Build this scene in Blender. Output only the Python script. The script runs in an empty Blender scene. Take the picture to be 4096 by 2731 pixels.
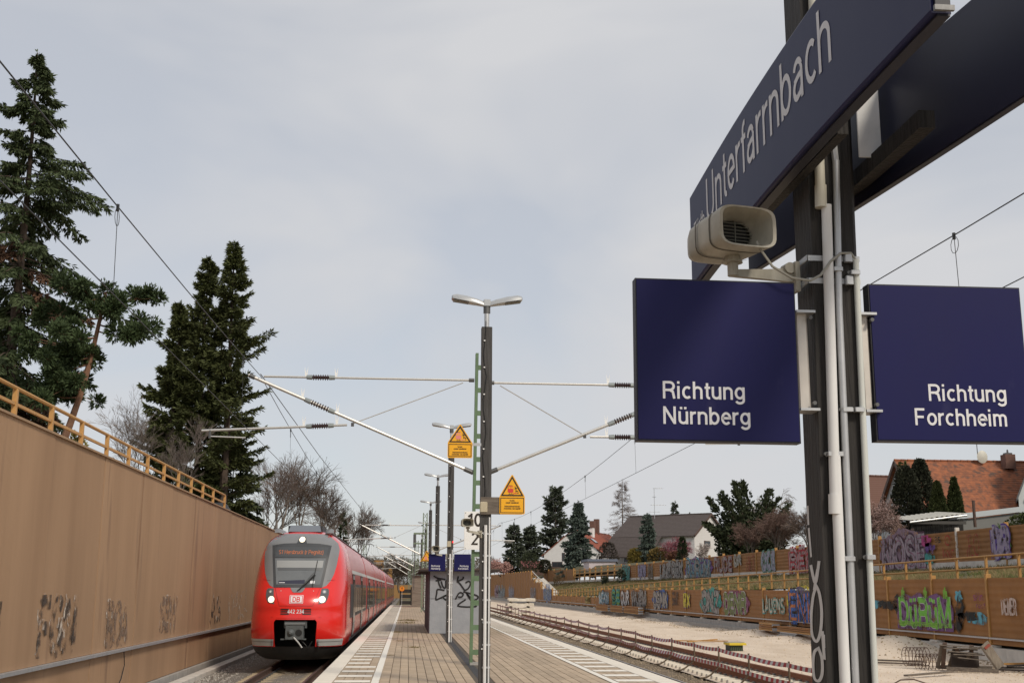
import bpy, math, random
from mathutils import Vector, Matrix, noise as mnoise
R_ = math.radians
sc = bpy.context.scene
col = sc.collection
# ------------------------------------------------------------------ camera
CAM_F, CAM_YAW, CAM_PITCH, CAM_ROLL, CAM_H = 41.52, 0.086256, 0.206514, 0.00362, 1.57
fw = Vector((math.sin(CAM_YAW)*math.cos(CAM_PITCH), math.cos(CAM_YAW)*math.cos(CAM_PITCH), math.sin(CAM_PITCH)))
rt = Vector((math.cos(CAM_YAW), -math.sin(CAM_YAW), 0)); up = rt.cross(fw)
rt2 = math.cos(CAM_ROLL)*rt + math.sin(CAM_ROLL)*up; up2 = -math.sin(CAM_ROLL)*rt + math.cos(CAM_ROLL)*up
cd = bpy.data.cameras.new('camera'); cam = bpy.data.objects.new('camera', cd); col.objects.link(cam)
cd.sensor_width = 36; cd.lens = CAM_F; cd.clip_start = 0.05; cd.clip_end = 3000
cam.matrix_world = Matrix(((rt2.x, up2.x, -fw.x, 0), (rt2.y, up2.y, -fw.y, 0), (rt2.z, up2.z, -fw.z, CAM_H), (0, 0, 0, 1)))
sc.camera = cam
# ------------------------------------------------------------------ sky, sun, exposure
SUN_EL, SUN_AZ = R_(40), R_(148)      # azimuth clockwise from +Y (along the track), so the sun stands right and behind
w = bpy.data.worlds.new('World'); sc.world = w; w.use_nodes = True
nt = w.node_tree; nt.nodes.clear(); N = nt.nodes.new; LK = nt.links.new
sky = N('ShaderNodeTexSky'); sky.sky_type = 'NISHITA'; sky.sun_disc = False
sky.sun_elevation = SUN_EL; sky.sun_rotation = SUN_AZ; sky.air_density = 1.0; sky.dust_density = 0.7
skm = N('ShaderNodeVectorMath'); skm.operation = 'SCALE'; skm.inputs['Scale'].default_value = 0.72
LK(sky.outputs['Color'], skm.inputs[0])
tc = N('ShaderNodeTexCoord'); mp = N('ShaderNodeMapping'); mp.inputs['Scale'].default_value = (1.0, 1.0, 2.4); mp.inputs['Rotation'].default_value = (0.2, 0.1, 0.6)
LK(tc.outputs['Generated'], mp.inputs['Vector'])
n1 = N('ShaderNodeTexNoise'); n1.inputs['Scale'].default_value = 2.3; n1.inputs['Detail'].default_value = 4; n1.inputs['Roughness'].default_value = 0.5
n1.inputs['Distortion'].default_value = 0.5
LK(mp.outputs['Vector'], n1.inputs['Vector'])
cr = N('ShaderNodeValToRGB'); cr.color_ramp.elements[0].position = 0.38; cr.color_ramp.elements[0].color = (0.70, 0.70, 0.70, 1)
cr.color_ramp.elements[1].position = 0.62; cr.color_ramp.elements[1].color = (0.985, 0.985, 0.985, 1)
LK(n1.outputs['Fac'], cr.inputs['Fac'])
mx = N('ShaderNodeMix'); mx.data_type = 'RGBA'; mx.inputs['B'].default_value = (4.32, 4.35, 4.48, 1)
LK(cr.outputs['Color'], mx.inputs['Factor']); LK(skm.outputs[0], mx.inputs['A'])
bg = N('ShaderNodeBackground'); bg.inputs['Strength'].default_value = 0.1; LK(mx.outputs['Result'], bg.inputs['Color'])
out = N('ShaderNodeOutputWorld'); LK(bg.outputs[0], out.inputs['Surface'])
sd = bpy.data.lights.new('sun', 'SUN'); sd.energy = 1.5; sd.angle = R_(10); sd.color = (1.0, 0.90, 0.76)
sun = bpy.data.objects.new('sun', sd); col.objects.link(sun)
sdir = Vector((math.sin(SUN_AZ)*math.cos(SUN_EL), math.cos(SUN_AZ)*math.cos(SUN_EL), math.sin(SUN_EL)))
sun.rotation_euler = sdir.to_track_quat('Z', 'Y').to_euler(); sun.location = (30, -30, 60)
vs = sc.view_settings; vs.view_transform = 'Standard'; vs.look = 'None'; vs.exposure = 0.60; vs.gamma = 1.0; vs.use_curve_mapping = False
sc.cycles.max_bounces = 6; sc.cycles.transparent_max_bounces = 12
sc.cycles.use_denoising = True

# ------------------------------------------------------------------ materials
MATS = {}
def mat(name, c, rough=0.7, metal=0.0, var=0.0, vscale=4.0, bump=0.0, bscale=30.0, spec=0.5, emit=None, es=0.0, c2=None, stretch=None, objrand=0.0, wave=None, coat=0.0, wear=None, coords='Object', detail=6):
    if name in MATS: return MATS[name]
    m = bpy.data.materials.new(name); MATS[name] = m; m.use_nodes = True
    t = m.node_tree; nd = t.nodes; b = nd['Principled BSDF']; L = t.links.new
    b.inputs['Base Color'].default_value = (*c, 1); b.inputs['Roughness'].default_value = rough; b.inputs['Metallic'].default_value = metal
    b.inputs['Specular IOR Level'].default_value = spec
    if coat: b.inputs['Coat Weight'].default_value = coat; b.inputs['Coat Roughness'].default_value = 0.12
    if emit: b.inputs['Emission Color'].default_value = (*emit, 1); b.inputs['Emission Strength'].default_value = es
    tcn = nd.new('ShaderNodeTexCoord'); mpn = nd.new('ShaderNodeMapping'); L(tcn.outputs[coords], mpn.inputs['Vector'])
    if stretch: mpn.inputs['Scale'].default_value = stretch
    last = None
    if var or c2:
        nz = nd.new('ShaderNodeTexNoise'); nz.inputs['Scale'].default_value = vscale; nz.inputs['Detail'].default_value = detail; nz.inputs['Roughness'].default_value = 0.62
        L(mpn.outputs['Vector'], nz.inputs['Vector'])
        rp = nd.new('ShaderNodeValToRGB'); rp.color_ramp.elements[0].position = 0.3; rp.color_ramp.elements[1].position = 0.7
        lo = c2 if c2 else tuple(max(0, x*(1-var)) for x in c); hi = c if c2 else tuple(min(1, x*(1+var)) for x in c)
        rp.color_ramp.elements[0].color = (*lo, 1); rp.color_ramp.elements[1].color = (*hi, 1)
        L(nz.outputs['Fac'], rp.inputs['Fac']); last = rp.outputs['Color']
    if objrand:
        oi = nd.new('ShaderNodeObjectInfo'); mr = nd.new('ShaderNodeMapRange'); mr.inputs['To Min'].default_value = 1-objrand; mr.inputs['To Max'].default_value = 1+objrand*0.7
        L(oi.outputs['Random'], mr.inputs['Value'])
        vm = nd.new('ShaderNodeVectorMath'); vm.operation = 'SCALE'
        if last: L(last, vm.inputs[0])
        else: vm.inputs[0].default_value = c
        L(mr.outputs['Result'], vm.inputs['Scale']); last = vm.outputs[0]
    if wear:   # (colour, threshold, scale): flaked or stained spots with a shape of their own
        nz3 = nd.new('ShaderNodeTexNoise'); nz3.inputs['Scale'].default_value = wear[2]; nz3.inputs['Detail'].default_value = 8; L(mpn.outputs['Vector'], nz3.inputs['Vector'])
        r3 = nd.new('ShaderNodeValToRGB'); r3.color_ramp.elements[0].position = wear[1]; r3.color_ramp.elements[1].position = wear[1]+0.12
        L(nz3.outputs['Fac'], r3.inputs['Fac'])
        m3 = nd.new('ShaderNodeMix'); m3.data_type = 'RGBA'; L(r3.outputs['Color'], m3.inputs['Factor']); m3.inputs['B'].default_value = (*wear[0], 1)
        if last: L(last, m3.inputs['A'])
        else: m3.inputs['A'].default_value = (*c, 1)
        last = m3.outputs['Result']
    if last: L(last, b.inputs['Base Color'])
    if bump or wave:
        bp = nd.new('ShaderNodeBump'); bp.inputs['Strength'].default_value = bump if bump else 0.5; bp.inputs['Distance'].default_value = 0.02
        if wave:   # (axis, scale, distance)
            wv = nd.new('ShaderNodeTexWave'); wv.bands_direction = wave[0]; wv.inputs['Scale'].default_value = wave[1]; wv.inputs['Distortion'].default_value = wave[3] if len(wave) > 3 else 0.0
            L(tcn.outputs[coords], wv.inputs['Vector']); bp.inputs['Distance'].default_value = wave[2]; L(wv.outputs['Fac'], bp.inputs['Height'])
        else:
            nb = nd.new('ShaderNodeTexNoise'); nb.inputs['Scale'].default_value = bscale; nb.inputs['Detail'].default_value = 5
            L(mpn.outputs['Vector'], nb.inputs['Vector']); L(nb.outputs['Fac'], bp.inputs['Height'])
        L(bp.outputs['Normal'], b.inputs['Normal'])
    return m
def worn(name, c, thr=0.5, scale=6, rough=0.8, soft=0.08):
    """spray paint with gaps"""
    if name in MATS: return MATS[name]
    m = mat(name, c, rough, var=0.15, vscale=5)
    t = m.node_tree; nd = t.nodes; L = t.links.new; b = nd['Principled BSDF']; o = nd['Material Output']
    tr = nd.new('ShaderNodeBsdfTransparent'); mxs = nd.new('ShaderNodeMixShader')
    nz = nd.new('ShaderNodeTexNoise'); nz.inputs['Scale'].default_value = scale; nz.inputs['Detail'].default_value = 7
    tcn = nd.new('ShaderNodeTexCoord'); L(tcn.outputs['Object'], nz.inputs['Vector'])
    r = nd.new('ShaderNodeValToRGB'); r.color_ramp.elements[0].position = thr-soft; r.color_ramp.elements[1].position = thr+soft
    L(nz.outputs['Fac'], r.inputs['Fac']); L(r.outputs['Color'], mxs.inputs['Fac']); L(tr.outputs[0], mxs.inputs[1]); L(b.outputs[0], mxs.inputs[2]); L(mxs.outputs[0], o.inputs['Surface'])
    return m

# ------------------------------------------------------------------ mesh building
class MB:
    def __init__(s): s.v = []; s.f = []
    def add(s, vs, fs):
        o = len(s.v); s.v += [tuple(p) for p in vs]; s.f += [tuple(i+o for i in q) for q in fs]; return s
    def box(s, x0, x1, y0, y1, z0, z1, taper=None):
        return s.add([(x0,y0,z0),(x1,y0,z0),(x1,y1,z0),(x0,y1,z0),(x0,y0,z1),(x1,y0,z1),(x1,y1,z1),(x0,y1,z1)],
                     [(3,2,1,0),(4,5,6,7),(0,1,5,4),(1,2,6,5),(2,3,7,6),(3,0,4,7)])
    def cbox(s, x0, x1, y0, y1, z0, z1, c=0.01):
        """box with chamfered vertical and top edges"""
        a = [(x0+c,y0),(x1-c,y0),(x1,y0+c),(x1,y1-c),(x1-c,y1),(x0+c,y1),(x0,y1-c),(x0,y0+c)]
        b = [(x0+2*c,y0+c),(x1-2*c,y0+c),(x1-c,y0+2*c),(x1-c,y1-2*c),(x1-2*c,y1-c),(x0+2*c,y1-c),(x0+c,y1-2*c),(x0+c,y0+2*c)]
        vs = [(p[0],p[1],z0) for p in a]+[(p[0],p[1],z1-c) for p in a]+[(p[0],p[1],z1) for p in b]
        fs = [tuple(range(7,-1,-1)), tuple(range(16,24))]
        for k in range(8):
            n = (k+1) % 8; fs += [(k,n,8+n,8+k),(8+k,8+n,16+n,16+k)]
        return s.add(vs, fs)
    def obox(s, c, u, v, w_):
        """oriented box: centre and three half vectors"""
        c = Vector(c); u = Vector(u); v = Vector(v); w_ = Vector(w_)
        P = [c+a*u+b*v+d*w_ for d in (-1,1) for a, b in ((-1,-1),(1,-1),(1,1),(-1,1))]
        return s.add(P, [(3,2,1,0),(4,5,6,7),(0,1,5,4),(1,2,6,5),(2,3,7,6),(3,0,4,7)])
    def beam(s, p0, p1, wx, wz, upv=(0,0,1)):
        p0 = Vector(p0); p1 = Vector(p1); d = p1-p0; L = d.length; d.normalize(); uv = Vector(upv)
        if abs(d.dot(uv)) > 0.98: uv = Vector((0,1,0))
        sx = d.cross(uv).normalized(); sz = sx.cross(d)
        return s.obox((p0+p1)/2, d*L/2, sx*wx/2, sz*wz/2)
    def tube(s, p0, p1, r0, r1=None, n=8, cap=True):
        r1 = r0 if r1 is None else r1; p0 = Vector(p0); p1 = Vector(p1); d = (p1-p0)
        if d.length < 1e-6: return s
        d.normalize(); a = d.orthogonal().normalized(); b = d.cross(a)
        vs = [p0+(a*math.cos(t)+b*math.sin(t))*r0 for t in [6.28319*k/n for k in range(n)]]+[p1+(a*math.cos(t)+b*math.sin(t))*r1 for t in [6.28319*k/n for k in range(n)]]
        fs = [(k,(k+1)%n,n+(k+1)%n,n+k) for k in range(n)]
        if cap: fs += [tuple(range(n-1,-1,-1)), tuple(range(n,2*n))]
        return s.add(vs, fs)
    def path(s, pts, r, n=6, r1=None):
        pts = [Vector(p) for p in pts]; m = len(pts); vs = []; fs = []
        d0 = (pts[1]-pts[0]).normalized(); a = d0.orthogonal().normalized()
        for i, p in enumerate(pts):
            d = (pts[min(i+1,m-1)]-pts[max(i-1,0)]).normalized(); a = (a-d*a.dot(d)).normalized(); b = d.cross(a)
            rr = r if r1 is None else r+(r1-r)*i/(m-1)
            vs += [p+(a*math.cos(t)+b*math.sin(t))*rr for t in [6.28319*k/n for k in range(n)]]
        for i in range(m-1):
            for k in range(n): fs.append((i*n+k, i*n+(k+1)%n, (i+1)*n+(k+1)%n, (i+1)*n+k))
        fs += [tuple(range(n-1,-1,-1)), tuple(range((m-1)*n, m*n))]
        return s.add(vs, fs)
    def prism(s, poly, axis, a0, a1):
        """poly of 2-d points extruded along axis ('x': poly is (y,z); 'y': (x,z); 'z': (x,y))"""
        def P(p, a): return (a,p[0],p[1]) if axis == 'x' else ((p[0],a,p[1]) if axis == 'y' else (p[0],p[1],a))
        n = len(poly)
        return s.add([P(p,a0) for p in poly]+[P(p,a1) for p in poly], [tuple(range(n-1,-1,-1)), tuple(range(n,2*n))]+[(k,(k+1)%n,n+(k+1)%n,n+k) for k in range(n)])
    def rings(s, rings, close=True, caps=True):
        n = len(rings[0]); vs = [p for r in rings for p in r]; fs = []
        for i in range(len(rings)-1):
            for k in range(n if close else n-1): fs.append((i*n+k, i*n+(k+1)%n, (i+1)*n+(k+1)%n, (i+1)*n+k))
        if caps: fs += [tuple(range(n-1,-1,-1)), tuple(range((len(rings)-1)*n, len(rings)*n))]
        return s.add(vs, fs)
    def quad(s, a, b, c, d): return s.add([a,b,c,d], [(0,1,2,3)])
    def build(s, name, m, parent=None, smooth=False, local=False, auto=None):
        me = bpy.data.meshes.new(name); vs = s.v
        if parent is not None and not local:
            p = wloc(parent); vs = [(a[0]-p[0], a[1]-p[1], a[2]-p[2]) for a in vs]
        me.from_pydata(vs, [], s.f); me.update()
        if smooth:
            for p in me.polygons: p.use_smooth = True
            if auto:
                try: me.set_sharp_from_angle(angle=R_(auto))
                except Exception: pass
        o = bpy.data.objects.new(name, me); col.objects.link(o)
        if m is not None: me.materials.append(m)
        if parent is not None: o.parent = parent
        return o
def wloc(o):
    p = Vector((0,0,0))
    while o is not None: p = p + o.location; o = o.parent
    return p
def thing(name, label, cat, loc=(0,0,0), group=None):
    o = bpy.data.objects.new(name, None); col.objects.link(o); o.location = loc; o.empty_display_size = 0.2
    o['label'] = label; o['category'] = cat
    if group: o['group'] = group
    return o
def tag(o, label, cat, group=None):
    o['label'] = label; o['category'] = cat
    if group: o['group'] = group
    return o
def struct(o): o['kind'] = 'structure'; return o
def stuff(o): o['kind'] = 'stuff'; return o
def copy_piece(src, name, parent, loc):
    o = src.copy(); o.name = name; o.parent = parent; o.location = loc; col.objects.link(o); return o
def lerp_tab(tab, x):
    if x <= tab[0][0]: return tab[0][1]
    for (a, u), (b, v) in zip(tab, tab[1:]):
        if x <= b: t = (x-a)/(b-a); return u+(v-u)*t
    return tab[-1][1]
def smooth_tab(tab, x):
    h = 0.09
    return sum(lerp_tab(tab, x+d*h)*wt for d, wt in ((-1,1),(-0.5,2),(0,3),(0.5,2),(1,1)))/9

# ------------------------------------------------------------------ stroke lettering
def ARC(cx, cy, rx, ry, a0, a1, n=12): return [(cx+rx*math.cos(R_(a0+(a1-a0)*k/n)), cy+ry*math.sin(R_(a0+(a1-a0)*k/n))) for k in range(n+1)]
GL = {}
def _glyphs():
    t = 0.065; X = 0.73; b = X/2
    arch = lambda x: [(x,0.38)]+ARC(x+.2,.47,.2,.195,180,0)+[(x+.4,0)]
    GL.update({
     'n':(.59,[[(t,0),(t,X)],arch(t)]), 'h':(.59,[[(t,0),(t,1)],arch(t)]), 'm':(.92,[[(t,0),(t,X)],[(t,.4)]+ARC(.235,.495,.17,.17,180,0)+[(.405,0)],[(.405,.4)]+ARC(.575,.495,.17,.17,180,0)+[(.745,0)]]),
     'r':(.38,[[(t,0),(t,X)],[(t,.4)]+ARC(.3,.44,.235,.225,180,82,8)]), 'u':(.59,[[(t,X),(t,.26)]+ARC(.265,.26,.2,.195,180,360),[(.465,X),(.465,0)]]),
     'ü':(.59,[[(t,X),(t,.26)]+ARC(.265,.26,.2,.195,180,360),[(.465,X),(.465,0)],[(.15,.85),(.15,.98)],[(.38,.85),(.38,.98)]]),
     'b':(.6,[[(t,0),(t,1)],ARC(.28,b,.215,.3,0,360,20)]), 'd':(.6,[[(.5,0),(.5,1)],ARC(.28,b,.215,.3,0,360,20)]), 'o':(.6,[ARC(.285,b,.22,.3,0,360,20)]), 'p':(.6,[[(t,-.26),(t,X)],ARC(.28,b,.215,.3,0,360,20)]),
     'g':(.6,[[(.495,X),(.495,-.02)]+ARC(.28,-.02,.215,.175,0,-160,10),ARC(.28,.38,.215,.285,0,360,20)]),
     'c':(.55,[ARC(.285,b,.22,.3,48,312,16)]), 'e':(.59,[[(.08,.385),(.5,.385)]+ARC(.285,b,.215,.3,5,318,18)]),
     'a':(.57,[[(.43,.0),(.43,.5)]+ARC(.26,.49,.17,.175,0,165,9),[(.43,.42),(.27,.4),(.13,.36)]+ARC(.2,.21,.135,.145,120,300,9)+[(.34,.1),(.43,.2)]]),
     't':(.36,[[(.16,.93),(.16,.19)]+ARC(.28,.19,.12,.125,180,285,6),[(.02,.665),(.33,.665)]]), 'f':(.34,[[(.14,0),(.14,.8)]+ARC(.27,.8,.13,.135,180,80,6),[(.0,.665),(.31,.665)]]),
     'i':(.22,[[(t,0),(t,X)],[(t,.86),(t,1)]]), 'l':(.22,[[(t,0),(t,1)]]), 's':(.53,[ARC(.26,.53,.17,.14,35,270,10)+ARC(.26,.2,.185,.14,90,-145,10)]),
     'z':(.5,[[(.04,.665),(.42,.665),(.06,.065),(.44,.065)]]), 'k':(.53,[[(t,0),(t,1)],[(.43,.7),(.09,.34)],[(.2,.45),(.45,0)]]), 'w':(.8,[[(.04,X),(.2,.04),(.37,.7),(.54,.04),(.7,X)]]), 'v':(.53,[[(.04,X),(.25,.04),(.46,X)]]),
     'y':(.53,[[(.04,X),(.25,.08)],[(.46,X),(.2,-.2),(.05,-.2)]]), 'ä':(.57,[[(.43,.0),(.43,.5)]+ARC(.26,.49,.17,.175,0,165,9),ARC(.25,.22,.18,.155,0,360,12),[(.14,.86),(.14,.98)],[(.36,.86),(.36,.98)]]),
     'U':(.78,[[(.09,1),(.09,.32)]+ARC(.36,.32,.27,.255,180,360)+[(.63,1)]]), 'N':(.8,[[(.08,0),(.08,1)],[(.08,.97),(.64,.03)],[(.64,0),(.64,1)]]),
     'R':(.76,[[(.08,0),(.08,1)],[(.08,.935),(.4,.935)]+ARC(.4,.715,.22,.22,90,-90,10)+[(.08,.495)],[(.42,.47),(.56,.4),(.6,.2),(.64,0)]]), 'F':(.66,[[(.08,0),(.08,1)],[(.08,.935),(.58,.935)],[(.08,.49),(.52,.49)]]),
     'E':(.66,[[(.08,0),(.08,1)],[(.08,.935),(.58,.935)],[(.08,.5),(.53,.5)],[(.08,.065),(.58,.065)]]), 'L':(.6,[[(.08,1),(.08,.065),(.52,.065)]]), 'C':(.78,[ARC(.4,.5,.32,.435,48,312,18)]),
     'D':(.78,[[(.08,0),(.08,1)],[(.08,.935),(.3,.935)]+ARC(.3,.5,.34,.435,90,-90,14)+[(.08,.065)]]), 'B':(.74,[[(.08,0),(.08,1)],[(.08,.935),(.38,.935)]+ARC(.38,.73,.2,.205,90,-90,9)+[(.08,.525)],[(.38,.525)]+ARC(.38,.295,.24,.23,90,-90,9)+[(.08,.065)]]),
     'V':(.72,[[(.04,1),(.33,.03),(.62,1)]]), 'Z':(.68,[[(.04,.935),(.57,.935),(.07,.065),(.6,.065)]]), 'H':(.78,[[(.08,0),(.08,1)],[(.64,0),(.64,1)],[(.08,.51),(.64,.51)]]), 'S':(.7,[ARC(.34,.72,.24,.215,30,270,12)+ARC(.34,.28,.26,.215,90,-150,12)]),
     'G':(.82,[ARC(.4,.5,.32,.435,50,345,18)+[(.7,.5),(.45,.5)]]), 'P':(.7,[[(.08,0),(.08,1)],[(.08,.935),(.38,.935)]+ARC(.38,.7,.22,.235,90,-90,10)+[(.08,.465)]]), 'K':(.74,[[(.08,0),(.08,1)],[(.6,1),(.1,.42)],[(.26,.58),(.64,0)]]), 'A':(.72,[[(.03,0),(.34,.97),(.65,0)],[(.14,.33),(.54,.33)]]), 'O':(.82,[ARC(.39,.5,.32,.435,0,360,22)]), 'T':(.66,[[(.32,0),(.32,1)],[(.02,.935),(.62,.935)]]), 'M':(.94,[[(.08,0),(.08,1)],[(.08,.97),(.43,.1),(.78,.97)],[(.78,0),(.78,1)]]), 'I':(.26,[[(.1,0),(.1,1)]]), 'W':(1.0,[[(.03,1),(.25,.04),(.48,.95),(.71,.04),(.93,1)]]), 'Y':(.7,[[(.04,1),(.33,.45),(.33,0)],[(.62,1),(.33,.45)]]), 'Ü':(.78,[[(.09,.8),(.09,.3)]+ARC(.36,.3,.27,.24,180,360)+[(.63,.8)],[(.22,.92),(.22,1.08)],[(.5,.92),(.5,1.08)]]), 'X':(.7,[[(.05,0),(.6,1)],[(.05,1),(.6,0)]]),
     '0':(.62,[ARC(.29,.5,.22,.435,0,360,20)]), '1':(.56,[[(.34,0),(.34,1)],[(.34,.9),(.1,.74)]]), '2':(.62,[ARC(.285,.7,.215,.235,165,-30,10)+[(.07,.065),(.52,.065)]]), '3':(.62,[ARC(.27,.73,.19,.205,150,-85,10)+ARC(.27,.29,.22,.225,85,-155,10)]), '4':(.62,[[(.41,0),(.41,1),(.05,.3),(.05,.26),(.55,.26)]]),
     ' ':(.3,[]), ',':(.26,[[(.09,.08),(.05,-.14)]]), '!':(.26,[[(.09,.28),(.09,1)],[(.09,0),(.09,.12)]]), '(':(.32,[ARC(.4,.4,.3,.66,120,240,8)]), ')':(.32,[ARC(-.08,.4,.3,.66,60,-60,8)]), '.':(.24,[[(.09,0),(.09,.12)]]), '-':(.36,[[(.03,.36),(.3,.36)]]),
    })
_glyphs()
def text_strokes(s, size, track=0.0, xs=1.0):
    x = 0; res = []
    for ch in s:
        adv, st = GL.get(ch, GL['o'])
        for p in st: res.append([((x+q[0])*size*xs, q[1]*size) for q in p])
        x += adv+track
    return res, (x-track-0.06)*size*xs
def ribbon(pts, hw):
    P = [Vector((p[0], p[1])) for p in pts]; P = [p for i, p in enumerate(P) if i == 0 or (p-P[i-1]).length > 1e-5]; n = len(P); closed = (P[0]-P[-1]).length < 1e-5; Lf = []; Rt = []
    for i in range(n):
        a = P[i-1] if i > 0 else (P[-2] if closed else None); c = P[i+1] if i < n-1 else (P[1] if closed else None)
        d1 = (P[i]-a).normalized() if a is not None else None; d2 = (c-P[i]).normalized() if c is not None else None
        if d1 is None: d1 = d2
        if d2 is None: d2 = d1
        n1_ = Vector((-d1.y, d1.x)); n2_ = Vector((-d2.y, d2.x)); m = n1_+n2_
        if m.length < 1e-4: m = n1_
        m.normalize(); k = min(1.8, 1/max(0.3, m.dot(n1_))); h = hw[i] if isinstance(hw, (list, tuple)) else hw
        Lf.append(P[i]+m*h*k); Rt.append(P[i]-m*h*k)
    return [(Lf[i], Lf[i+1], Rt[i+1], Rt[i]) for i in range(n-1)]
def densify(pts, d):
    o = [pts[0]]
    for a, b in zip(pts, pts[1:]):
        n = max(1, int(math.hypot(b[0]-a[0], b[1]-a[1])/d)); o += [(a[0]+(b[0]-a[0])*k/n, a[1]+(b[1]-a[1])*k/n) for k in range(1, n+1)]
    return o
def spline(pts, k=5):
    P = [Vector(p) for p in pts]; o = []
    for i in range(len(P)-1):
        a = P[max(i-1,0)]; b = P[i]; c = P[i+1]; d = P[min(i+2,len(P)-1)]
        for j in range(k):
            t = j/k; o.append(0.5*((2*b)+(c-a)*t+(2*a-5*b+4*c-d)*t*t+(3*b-3*c+d-a)*t*t*t))
    o.append(P[-1]); return o
def put2d(mb, polys, O, U, V, off):
    """flat polygons placed on a plane"""
    O = Vector(O); U = Vector(U); V = Vector(V); Nn = Vector(off)
    for q in polys: mb.add([O+U*p[0]+V*p[1]+Nn for p in q], [tuple(range(len(q)))])
def put_strokes(mb, strokes, hw, O, U, V, Nrm, off=0.002, step=0.0002):
    Nrm = Vector(Nrm).normalized()
    for i, s in enumerate(strokes): put2d(mb, ribbon(s, hw), O, U, V, Nrm*(off+step*(i % 8)))
def lettering(name, text, size, O, U, V, Nrm, m, parent, weight=0.13, align='l', track=0.0, xs=1.0, off=0.002, step=0.0002):
    st, wd = text_strokes(text, size, track, xs); U = Vector(U).normalized(); V = Vector(V).normalized()
    O = Vector(O)
    if align == 'r': O = O-U*wd
    if align == 'c': O = O-U*wd/2
    mb = MB(); put_strokes(mb, st, weight*size/2, O, U, V, Nrm, off, step)
    return mb.build(name, m, parent)
# ================================================================== materials in use
rnd = random.Random(7)
M_rib = mat('ribbed_ochre_concrete', (0.43,0.268,0.155), 0.85, c2=(0.325,0.195,0.108), vscale=0.8, stretch=(1,1.0,0.13), wear=((0.26,0.155,0.09),.60,1.6), wave=('Y',5.2,0.010), bump=0.45, objrand=0.06, coords='Object')
M_ochre = mat('ochre_paint', (0.50,0.27,0.085), 0.55, var=0.12, vscale=6)
M_ochre2 = mat('weathered_ochre_paint', (0.40,0.21,0.06), 0.6, var=0.16, vscale=5)
M_board = mat('brown_noise_panel', (0.275,0.125,0.035), 0.75, var=0.16, vscale=1.2, wave=('Z',1.25,0.03), bump=0.5, objrand=0.06)
M_conc = mat('concrete', (0.36,0.345,0.32), 0.9, var=0.18, vscale=2.5, bump=0.25, bscale=14)
M_concl = mat('pale_concrete', (0.56,0.53,0.48), 0.9, var=0.14, vscale=2.0, bump=0.25, bscale=14)
M_zinc = mat('galvanised_steel', (0.50,0.51,0.52), 0.45, 0.55, var=0.12, vscale=8)
M_alu = mat('aluminium_tube', (0.58,0.57,0.54), 0.42, 0.6, var=0.08, vscale=6)
M_dsteel = mat('dark_steel', (0.12,0.12,0.12), 0.5, 0.5, var=0.2)
M_rail = mat('rusty_rail', (0.10,0.06,0.045), 0.7, 0.2, var=0.25, vscale=6)
M_railr = mat('bright_rust_rail', (0.22,0.085,0.04), 0.7, 0.2, var=0.25, vscale=6)
M_railh = mat('polished_rail_head', (0.35,0.32,0.30), 0.3, 0.9)
M_sleep = mat('concrete_sleeper', (0.62,0.56,0.46), 0.9, var=0.15, vscale=5, bump=0.2, objrand=0.08)
M_sleepo = mat('dirty_concrete_sleeper', (0.40,0.32,0.21), 0.9, var=0.3, vscale=7, bump=0.2, objrand=0.1)
M_ballast = mat('ballast', (0.27,0.245,0.215), 0.95, c2=(0.09,0.075,0.06), vscale=22, bump=1.0, bscale=26, detail=8)
M_ballastb = mat('brown_ballast', (0.22,0.165,0.105), 0.95, c2=(0.07,0.05,0.03), vscale=18, bump=1.0, bscale=22, detail=8)
M_stone = mat('ballast_stone', (0.36,0.335,0.30), 0.9, var=0.45, vscale=9)
M_stoneb = mat('brown_ballast_stone', (0.27,0.215,0.15), 0.9, var=0.5, vscale=9)
M_sand = mat('sandy_gravel', (0.74,0.625,0.50), 0.95, c2=(0.55,0.44,0.33), vscale=0.45, bump=0.5, bscale=5, stretch=(1.4,0.5,1), detail=10)
M_soil = mat('earth', (0.16,0.13,0.07), 0.95, var=0.3, vscale=1.0, bump=0.5, bscale=4)
M_lawn = mat('rough_grass', (0.125,0.105,0.05), 0.95, c2=(0.075,0.066,0.028), vscale=0.9, bump=0.6, bscale=9, detail=9)
M_paver = mat('brown_paver', (0.51,0.40,0.285), 0.85, c2=(0.35,0.265,0.18), wear=((0.25,0.185,0.125),.64,1.3), vscale=1.6, bump=0.2, bscale=40, objrand=0.13, detail=8)
M_joint = mat('dark_joint', (0.10,0.08,0.06), 0.95)
M_white = mat('worn_white_line', (0.80,0.76,0.68), 0.8, var=0.06, vscale=5, wear=((0.5,0.43,0.33),0.62,3.0))
M_coping = mat('white_coping', (0.76,0.70,0.60), 0.85, var=0.07, vscale=3, wear=((0.50,0.43,0.34),0.66,4.0), objrand=0.05)
M_timber = mat('black_stained_timber', (0.012,0.0105,0.0095), 0.75, c2=(0.034,0.030,0.027), vscale=3.0, stretch=(14,14,1.0), bump=0.5, bscale=6)
M_timberg = mat('grey_timber', (0.085,0.082,0.08), 0.85, c2=(0.040,0.037,0.035), vscale=3.0, stretch=(10,10,0.7), bump=0.4, bscale=6)
M_plank = mat('weathered_plank', (0.21,0.175,0.14), 0.85, c2=(0.09,0.072,0.058), vscale=3.0, stretch=(0.8,8,8), bump=0.3, bscale=8)
M_navy = mat('navy_sign_enamel', (0.0088,0.0090,0.078), 0.40, c2=(0.0125,0.0125,0.070), vscale=2.6, stretch=(1,1,.4), spec=0.20, wear=((0.035,0.034,0.10),.70,7.0))
M_navyd = mat('faded_navy_sheet', (0.0105,0.0125,0.060), 0.45, c2=(0.017,0.0195,0.066), vscale=3.0, stretch=(1,2.2,0.35), spec=.20)
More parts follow.
